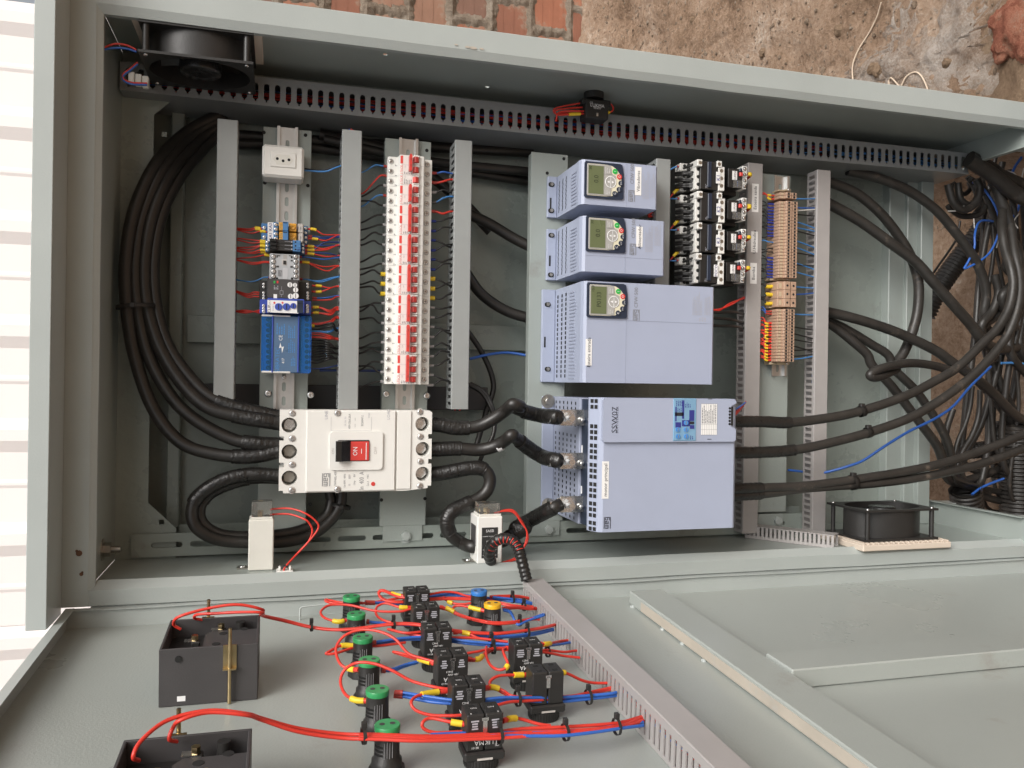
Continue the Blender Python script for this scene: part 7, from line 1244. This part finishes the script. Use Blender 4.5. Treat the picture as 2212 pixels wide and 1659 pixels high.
wire(Q(c4b, [(1620, 560, -.45), (1590, 700, -.45), (1530, 800, -.45), (1460, 900, -.45), (1400, 985, -.45)]), .003, WBLK, 'thin black cable lying on the earth behind the rear post', 'wires at the cabinet base')
for i, pts in enumerate(([(1520, 260), (1560, 400), (1640, 470), (1740, 420), (1780, 300), (1750, 220)], [(1600, 250), (1620, 380), (1700, 430), (1760, 360), (1730, 260)], [(1700, 220), (1800, 280), (1840, 380), (1780, 500), (1640, 520), (1540, 460), (1520, 430)], [(1680, 200), (1760, 320), (1800, 420), (1740, 500)], [(1560, 250), (1640, 340), (1700, 300), (1690, 240)])):
    cable(Q(c4b, [(x, y, -.19 - .012 * i) for x, y in pts]), .0085 - .0008 * i, 'black cable coiled in the tangle under the long side duct', RUBD, 'tangled cables under the side duct')
for i, pts in enumerate(([(1690, 60), (1780, 120), (1860, 170), (1960, 250), (2060, 330), (2200, 400)], [(1700, 40), (1800, 90), (1900, 150), (1975, 200)], [(1860, 170), (1920, 300), (1970, 450), (2020, 600), (2030, 780), (2010, 900), (2040, 980)], [(2020, 700), (2080, 780), (2100, 900), (2060, 1060), (1960, 1200)], [(1900, 1000), (1930, 1150), (1880, 1300), (1790, 1440)], [(1990, 1250), (1900, 1350), (1800, 1460)], [(2140, 1180), (2080, 1330), (2020, 1500), (2060, 1700)], [(2140, 1350), (2110, 1480), (2130, 1650)])):
    pts = Q(c4b, [(x, y, -.13 - .012 * i) for x, y in pts]); pts.append(pts[-1] + (pts[-1] - pts[-2]).normalized() * .08 + Vector((.12, 0, -.03)))
    cable(pts, (.016, .014, .012, .011, .009, .008, .01, .01)[i], ('thickest black cable leaving the end of the long side duct', 'stub of thick black cable behind the side duct end', 'black cable hanging down from the side duct end', 'black cable hooked beside the hanging one', 'slim black cable bending towards the conduits', 'slimmest black cable joining the bend towards the conduits', 'black cable bowing along the open base', 'outer black cable bowing along the open base')[i], RUBD, 'cables at the cabinet base')
for i, pts in enumerate(([(1720, 250), (1700, 420), (1660, 560), (1600, 700), (1570, 850), (1580, 1000)], [(1780, 280), (1770, 480), (1720, 640), (1640, 780), (1600, 880), (1580, 1020)], [(1560, 440), (1510, 600), (1490, 760), (1540, 900), (1600, 1040)], [(1880, 60), (1960, 260), (2040, 420), (2140, 600)], [(1860, 120), (1850, 400), (1850, 700), (1800, 1000), (1740, 1120)], [(1760, 200), (1880, 330), (2000, 480), (2120, 640)])):
    pts = Q(c4c, [(x, y, -.21 - .008 * i) for x, y in pts]); pts.append(pts[-1] + Vector((.12, -.03, -.03)))
    cable(pts, (.005, .006, .007, .009, .0085, .011)[i], ('slimmest black cable dropping into the nearer conduit', 'slim black cable curving into the nearer conduit', 'black cable bowing out before the nearer conduit', 'black cable crossing towards the widest conduit', 'black cable dropping straight beside the blue wire', 'thick black cable slanting to the widest conduit')[i], RUBD, 'cables at the conduits')
# sleeved harness from the cabinet to the door duct
hp = Q(c2c, [(1880, 1440, -.02), (1862, 1370, -.005), (1890, 1290, .01), (1960, 1250, .02), (2040, 1262, .025), (2090, 1320, .028), (2115, 1400, .03), (2140, 1500, .035), (2160, 1580, .04)])
sp = spl(hp, 10); m = MB(); m.tube(sp, [.0088 + .0009 * ((i // 2) % 2) for i in range(len(sp))], 14); hn = m.thing('wire_harness', TAPE, 'black tape-wrapped wire harness arching from the left wall to the door duct', 'cable')
for i in range(14, 52, 4):
    a = sp[i]; t = (sp[i + 1] - sp[i]).normalized(); n_ = t.cross(Vector((0, 0, 1))).normalized(); m = MB(); m.tube([a + Vector((0, 0, .0092)) + n_ * .005, a + Vector((0, 0, .0104)), a + Vector((0, 0, .0092)) - n_ * .005 + t * .002], .0007, 5); m.part('exposed_red_wire', WRED, hn)

rt = random.Random(5)
for i in range(8):
    xa_, xb_, xc_ = rt.uniform(2110, 2200), rt.uniform(2090, 2215), rt.uniform(2080, 2210); w_ = rt.uniform(-.32, -.2)
    pts = D([(xa_, rt.uniform(330, 430), w_), ((xa_ + xb_) / 2 + rt.uniform(-25, 25), rt.uniform(470, 560), w_ - .01), (xb_, rt.uniform(620, 740), w_), ((xb_ + xc_) / 2 + rt.uniform(-20, 20), rt.uniform(820, 900), w_ - .01), (xc_, rt.uniform(980, 1080), w_ - .02)]); pts.append(pts[-1] + Vector((.15, -.04, -.03)))
    cable(pts, rt.uniform(.004, .009), 'dark cable in the tangled mass filling the open cabinet base', RUBD, 'dark cable tangle in the base', k=6, n=10)
# ---------------------------------------------------------------- surroundings
def fbm(p, o=5): return noise.fractal(p, .9, 2.1, o)
def dirtmat(name, cols, sc, bump):
    m = bpy.data.materials.new(name); m.use_nodes = True; t = m.node_tree; b = t.nodes['Principled BSDF']; b.inputs['Roughness'].default_value = .95; b.inputs['Specular IOR Level'].default_value = .15
    tc = t.nodes.new('ShaderNodeTexCoord'); n1 = t.nodes.new('ShaderNodeTexNoise'); n1.inputs['Scale'].default_value = sc; n1.inputs['Detail'].default_value = 9; n1.inputs['Roughness'].default_value = .65
    n2 = t.nodes.new('ShaderNodeTexNoise'); n2.inputs['Scale'].default_value = sc * 22; n2.inputs['Detail'].default_value = 8; n2.inputs['Roughness'].default_value = .75
    t.links.new(tc.outputs['Object'], n1.inputs['Vector']); t.links.new(tc.outputs['Object'], n2.inputs['Vector'])
    ad = t.nodes.new('ShaderNodeMath'); ad.operation = 'MULTIPLY_ADD'; ad.inputs[1].default_value = .75; t.links.new(n2.outputs['Fac'], ad.inputs[0]); sb = t.nodes.new('ShaderNodeMath'); sb.operation = 'SUBTRACT'; sb.inputs[1].default_value = .375; t.links.new(n1.outputs['Fac'], sb.inputs[0]); t.links.new(sb.outputs[0], ad.inputs[2])
    rp = t.nodes.new('ShaderNodeValToRGB'); e = rp.color_ramp.elements; e[0].position = .28; e[1].position = .72
    while len(e) < len(cols): e.new(.5)
    for i, c in enumerate(cols): e[i].position = .30 + .42 * i / (len(cols) - 1); e[i].color = tuple(c) + (1,)
    t.links.new(ad.outputs[0], rp.inputs[0]); t.links.new(rp.outputs[0], b.inputs['Base Color'])
    bp = t.nodes.new('ShaderNodeBump'); bp.inputs['Strength'].default_value = bump; bp.inputs['Distance'].default_value = .012; t.links.new(n2.outputs['Fac'], bp.inputs['Height']); t.links.new(bp.outputs[0], b.inputs['Normal'])
    return m
DIRT = dirtmat('dry_earth', [(.17, .11, .072), (.29, .195, .13), (.39, .28, .20), (.50, .41, .33)], 3.2, 1.)
def gh(x, y):                        # ground height
    h = .05 * fbm(Vector((x * 1.3, y * 1.3, 0)), 4) + .022 * fbm(Vector((x * 5, y * 5, 3)), 4) + .010 * abs(noise.noise(Vector((x * 19, y * 19, 5)))) + .009 * noise.noise(Vector((x * 45, y * 45, 1))) + .005 * noise.noise(Vector((x * 90, y * 90, 1)))
    d = max(0, min(1, (2.66 - y) / .5)); near = max(0, 1 - max(0, abs(x - .12) - .5) * 3) * max(0, 1 - max(0, abs(y - .1) - .25) * 3)
    pit = max(0, 1 - max(0, abs(x - .12) - .43) * 16) * max(0, 1 - max(0, abs(y - .32) - .42) * 6)
    return -.26 * pit * (1 + .3 * h) + h * .8 * (1 - .5 * near) + .07 * max(0, 1 - (2.66 - y) / .9) ** 2 - .02
m = MB(); NX, NY = 330, 240; x0, x1, y0, y1 = -.6, 3.2, -.5, 2.8; vs = []
for j in range(NY + 1):
    for i in range(NX + 1): x, y = x0 + (x1 - x0) * i / NX, y0 + (y1 - y0) * j / NY; vs.append((x, y, gh(x, y)))
fs = [(j * (NX + 1) + i, j * (NX + 1) + i + 1, (j + 1) * (NX + 1) + i + 1, (j + 1) * (NX + 1) + i) for j in range(NY) for i in range(NX)]
def wthing(m, name, mt, kind=None, label=None, cat=None, group=None, smooth=None):
    c = Vector(m.v[0]); o = bpy.data.objects.new(name, m.mesh(name, mt, c)); COL.objects.link(o); o.location = c; ORG[o] = c
    if kind == 'structure': o['kind'] = kind
    else: tag(o, label, cat, group, kind)
    return o
m.add(vs, fs, True); wthing(m, 'ground', DIRT, 'structure')
for e in ((-40, 40, -40, -.5), (-40, 40, 2.8, 40), (-40, -.6, -.5, 2.8), (3.2, 40, -.5, 2.8)): m = MB(); m.box(*e, -.3, -.03); wthing(m, 'ground', DIRT, 'structure')
# loose gravel and lumps on the earth: uncountable
rq = random.Random(11); m = MB(); ico = [(0, 0, 1), (.89, 0, .45), (.28, .85, .45), (-.72, .53, .45), (-.72, -.53, .45), (.28, -.85, .45), (.72, .53, -.45), (-.28, .85, -.45), (-.89, 0, -.45), (-.28, -.85, -.45), (.72, -.53, -.45), (0, 0, -1)]
icf = [(0, 1, 2), (0, 2, 3), (0, 3, 4), (0, 4, 5), (0, 5, 1), (1, 6, 2), (2, 7, 3), (3, 8, 4), (4, 9, 5), (5, 10, 1), (6, 7, 2), (7, 8, 3), (8, 9, 4), (9, 10, 5), (10, 6, 1), (11, 7, 6), (11, 8, 7), (11, 9, 8), (11, 10, 9), (11, 6, 10)]
for i in range(9000):
    x, y = rq.uniform(.45, 2.8), rq.uniform(-.3, 2.5); r = rq.choice((.002, .003, .003, .004, .006)) * rq.uniform(.6, 1.3) * (1 if rq.random() > .03 else 2.2); z = gh(x, y); s = (rq.uniform(.7, 1.3), rq.uniform(.7, 1.3), rq.uniform(.5, .9))
    m.add([(x + a * r * s[0] * rq.uniform(.8, 1.2), y + b * r * s[1], z + c * r * s[2]) for a, b, c in ico], icf)
wthing(m, 'gravel', dirtmat('gravel_earth', [(.12, .085, .058), (.19, .14, .10), (.28, .22, .165), (.40, .34, .28)], 30, .5), 'stuff', 'loose gravel and earth crumbs scattered beside the cabinet', 'gravel')
def rock(name, p, r, mt, label, grp, sq=.7, seed=0):
    m = MB(); n, k = 40, 24; vs = []
    for i in range(k + 1):
        for j in range(n):
            t, f = math.pi * i / k, 2 * math.pi * j / n; d = Vector((math.sin(t) * math.cos(f), math.sin(t) * math.sin(f), math.cos(t))); q = 1 + .28 * fbm(d * 1.5 + Vector((seed, 0, 0)), 5) + .05 * noise.noise(d * 9 + Vector((seed, 3, 0)))
            vs.append((p[0] + d.x * r * q, p[1] + d.y * r * q, p[2] + d.z * r * q * sq))
    m.add(vs, [(i * n + j, i * n + (j + 1) % n, (i + 1) * n + (j + 1) % n, (i + 1) * n + j) for i in range(k) for j in range(n)], True); return wthing(m, name, mt, None, label, name.replace('_', ' '), grp)
RUBR = dirtmat('red_brick_rubble', [(.22, .08, .05), (.38, .14, .09), (.50, .22, .14), (.45, .30, .22)], 14, 1.)
def gp(x, y, h=.0): p = W(PU(x, y, GU - .02)); return (p.x, p.y, gh(p.x, p.y) + h)
for i, (x, y, r) in enumerate(((2180, 55, .055), (2150, 95, .035), (2205, 90, .04), (2195, 25, .045), (2135, 40, .03), (2160, 20, .03))): rock('brick_rubble', gp(x, y, r * .25), r, RUBR, 'broken lump of red brick beside the hole in the earth', 'broken brick lumps', .7, i * 3.1)
SLAB = dirtmat('packed_earth', [(.19, .125, .08), (.26, .18, .118), (.33, .24, .165)], 4, 1.)
rock('earth_lump', gp(2195, 190, -.02), .12, SLAB, 'large flat lump of packed earth beside the broken red brick', 'earth lumps', .35, 21); rock('earth_lump', gp(2075, 120, -.045), .11, SLAB, 'rounded lump of packed earth next to the hole', 'earth lumps', .4, 33)
for i, (x, y) in enumerate(((1860, 150), (1850, 143), (2010, 130), (1300, 120), (1480, 40), (1780, 60), (1920, 225), (1440, 150), (2060, 220), (1620, 110))): rock('stone', gp(x, y, .004), rq.uniform(.012, .02), SLAB, 'small loose stone lying on the bare earth', 'loose stones', .8, i * 2.3 + 50)
PALE = dirtmat('spilled_mortar', [(.24, .165, .115), (.36, .28, .22), (.47, .40, .34), (.55, .49, .44)], 7, 1.)
m = MB(); c = W(PU(1960, 130, GU - .02)); nr, na = 40, 90; vs = []
for i in range(nr + 1):
    for j in range(na):
        t = 2 * math.pi * j / na; rr_ = (i / nr) * (.24 + .12 * noise.noise(Vector((math.cos(t) * 1.5, math.sin(t) * 1.5, 4))) + .05 * noise.noise(Vector((math.cos(t) * 7, math.sin(t) * 7, 4)))); x, y = c.x + rr_ * math.cos(t) * .8, c.y + rr_ * math.sin(t) * 1.5; vs.append((x, y, gh(x, y) + .010 * (1 - (i / nr) ** 2) + .010 * noise.noise(Vector((x * 30, y * 30, 2))) + .010 * noise.noise(Vector((x * 9, y * 9, 6))) - .004))
m.add(vs, [(i * na + j, i * na + (j + 1) % na, (i + 1) * na + (j + 1) % na, (i + 1) * na + j) for i in range(nr) for j in range(na)], True); wthing(m, 'mortar_spill', PALE, None, 'pale patch of spilled mortar on the bare earth', 'mortar patch')
# pale twine on the earth
TW = mat('twine', (.62, .50, .38), .8)
def twine(pts, lab):
    m = MB(); sp = spl([Vector(gp(*c4(x, y), .008)) for x, y in pts], 8); m.tube(sp, .0021, 5); wthing(m, 'twine', TW, None, lab, 'twine', 'pieces of twine')
twine([(850, 0), (790, 120), (720, 250), (655, 390), (622, 520), (622, 650), (640, 720)], 'long pale piece of twine lying across the earth'); twine([(1060, 720), (1000, 660), (950, 622), (918, 640), (930, 690), (1000, 740)], 'small loop of pale twine beside the flange'); twine([(1040, 720), (1090, 620), (1150, 575), (1210, 610), (1235, 700), (1240, 760)], 'arched piece of twine beside the flange')
# brick wall: hollow clay bricks with sloppy mortar
YW = 2.66; BR = [mat('brick_%d' % i, c, .85, var=.14, vs=9, bump=.7, bs=70, dirt=((.30, .23, .17), .52, 8), stretch=(1, 1, 1)) for i, c in enumerate(((.34, .135, .078), (.27, .115, .072), (.37, .165, .10), (.22, .12, .085), (.30, .165, .11)))]
WALL = empty('brick_wall', (0, 0, 0), Matrix.Translation(Vector((1.6, YW + .1, 0)))); tag(WALL, 'rough clay brick wall with sloppy grey mortar behind the cabinet', 'wall')
CH, CL = .204, .255; wx0, wx1, wz1 = .0, 3.4, 1.9; zf0 = -.10
brm = []
for k in range(4):
    m = MB(); rb_ = random.Random(k); n = 7
    def edge(L): return L
    m.box(-CL / 2 + .007, CL / 2 - .007, -.05, .0, .0, CH - .014, .006)
    m.v = [(q[0] + .003 * noise.noise(Vector((q[2] * 20, k, 0))), q[1], q[2] + .003 * noise.noise(Vector((q[0] * 20, k, 5)))) for q in m.v]
    for e in range(3): rz = .035 + e * .055; m.box(-CL / 2 + .008, CL / 2 - .008, -.0515, -.0500, rz, rz + .018)
    brm.append(m)
bms = [b.mesh('brick', BR[i % 5]) for i, b in enumerate(brm)] + [brm[1].mesh('brick', BR[4])]
joints = []
nrow = int((wz1 - zf0) / CH)
for rI in range(nrow):
    z = zf0 + rI * CH; off = (rI % 2) * CL / 2
    for cI in range(int((wx1 - wx0) / CL) + 1):
        x = wx0 + cI * CL + off; o = bpy.data.objects.new('brick', rq.choice(bms)); COL.objects.link(o); o.parent = WALL; o.location = Vector((x + rq.uniform(-.004, .004), YW + rq.uniform(-.004, .004) + .05, z)) - Vector((1.6, YW + .1, 0)); o.rotation_euler = (rq.uniform(-.01, .01), rq.uniform(-.008, .008), rq.uniform(-.012, .012))
MORT = dirtmat('wall_mortar', [(.20, .155, .115), (.30, .245, .19), (.38, .325, .265)], 8, 1.)
m = MB(); nx, nz = 300, 180; vs = []
for j in range(nz + 1):
    for i in range(nx + 1):
        x, z = wx0 - .1 + (wx1 - wx0 + .1) * i / nx, zf0 + (wz1 - zf0 - .1) * j / nz; rI = int((z - zf0) / CH); dz = min((z - zf0) % CH, CH - (z - zf0) % CH); xo = (x - wx0 - (rI % 2) * CL / 2 + CL / 2) % CL; dx = min(xo, CL - xo)
        d = min(dz, dx) + .013 * noise.noise(Vector((x * 16, z * 16, 1))) + .012 * noise.noise(Vector((x * 45, z * 45, 7))); hgt = .012 * max(-1.6, 1 - d / .021) + .003 * noise.noise(Vector((x * 60, z * 60, 3)))
        vs.append((x, YW - hgt - .004, z))
m.add(vs, [(j * (nx + 1) + i, (j + 1) * (nx + 1) + i, (j + 1) * (nx + 1) + i + 1, j * (nx + 1) + i + 1) for j in range(nz) for i in range(nx)], False)
me = m.mesh('mortar', MORT, Vector((1.6, YW + .1, 0))); o = bpy.data.objects.new('mortar', me); COL.objects.link(o); o.parent = WALL
m = MB(); m.box(wx0 - .1, wx1, YW + .052, YW + .10, zf0, wz1); me = m.mesh('wall_core', MORT, Vector((1.6, YW + .1, 0))); o = bpy.data.objects.new('wall_core', me); COL.objects.link(o); o.parent = WALL
# white ribbed sheet siding above and behind the cabinet hood
SID = mat('white_siding', (.88, .84, .82), .6, var=.02, vs=3)
SW = empty('sheet_siding', (0, 0, 0), Matrix.Translation(Vector((0, 2.3, 1.2)))); tag(SW, 'white ribbed metal sheet siding beyond the cabinet hood', 'siding')
for k in range(4):
    xa = -3.4 + k * 1.215; pr = []; x = 0
    while x < 1.2:
        pr += [(x, 0), (x + .13, 0), (x + .142, -.005), (x + .152, -.005), (x + .164, 0), (x + .27, 0), (x + .316, -.022), (x + .36, -.022), (x + .402, 0)]; x += .405
    pr = [q for q in pr if q[0] <= 1.215] + [(1.2149, 0)]; m = MB(); n = len(pr)
    m.add([(xa + a, 2.3 + b + .004 * (k % 2), 1.35) for a, b in pr] + [(xa + a, 2.3 + b + .004 * (k % 2), 5.2) for a, b in pr] + [(xa + a, 2.302 + b + .004 * (k % 2), 1.35) for a, b in pr] + [(xa + a, 2.302 + b + .004 * (k % 2), 5.2) for a, b in pr], [(i, i + 1, n + i + 1, n + i) for i in range(n - 1)] + [(2 * n + i, 3 * n + i, 3 * n + i + 1, 2 * n + i + 1) for i in range(n - 1)])
    me = m.mesh('panel', SID, Vector((0, 2.3, 1.2))); o = bpy.data.objects.new('panel', me); COL.objects.link(o); o.parent = SW
for xq in (-2.5, -.9, 1.3): m = MB(); m.box(xq, xq + .08, 2.34, 2.42, -.18, 5.0); me = m.mesh('post', PAINTW, Vector((0, 2.3, 1.2))); o = bpy.data.objects.new('post', me); COL.objects.link(o); o.parent = SW
m = MB(); m.box(-2.6, 1.4, 2.332, 2.3395, 1.8, 1.88); me = m.mesh('girt', PAINTW, Vector((0, 2.3, 1.2))); o = bpy.data.objects.new('girt', me); COL.objects.link(o); o.parent = SW
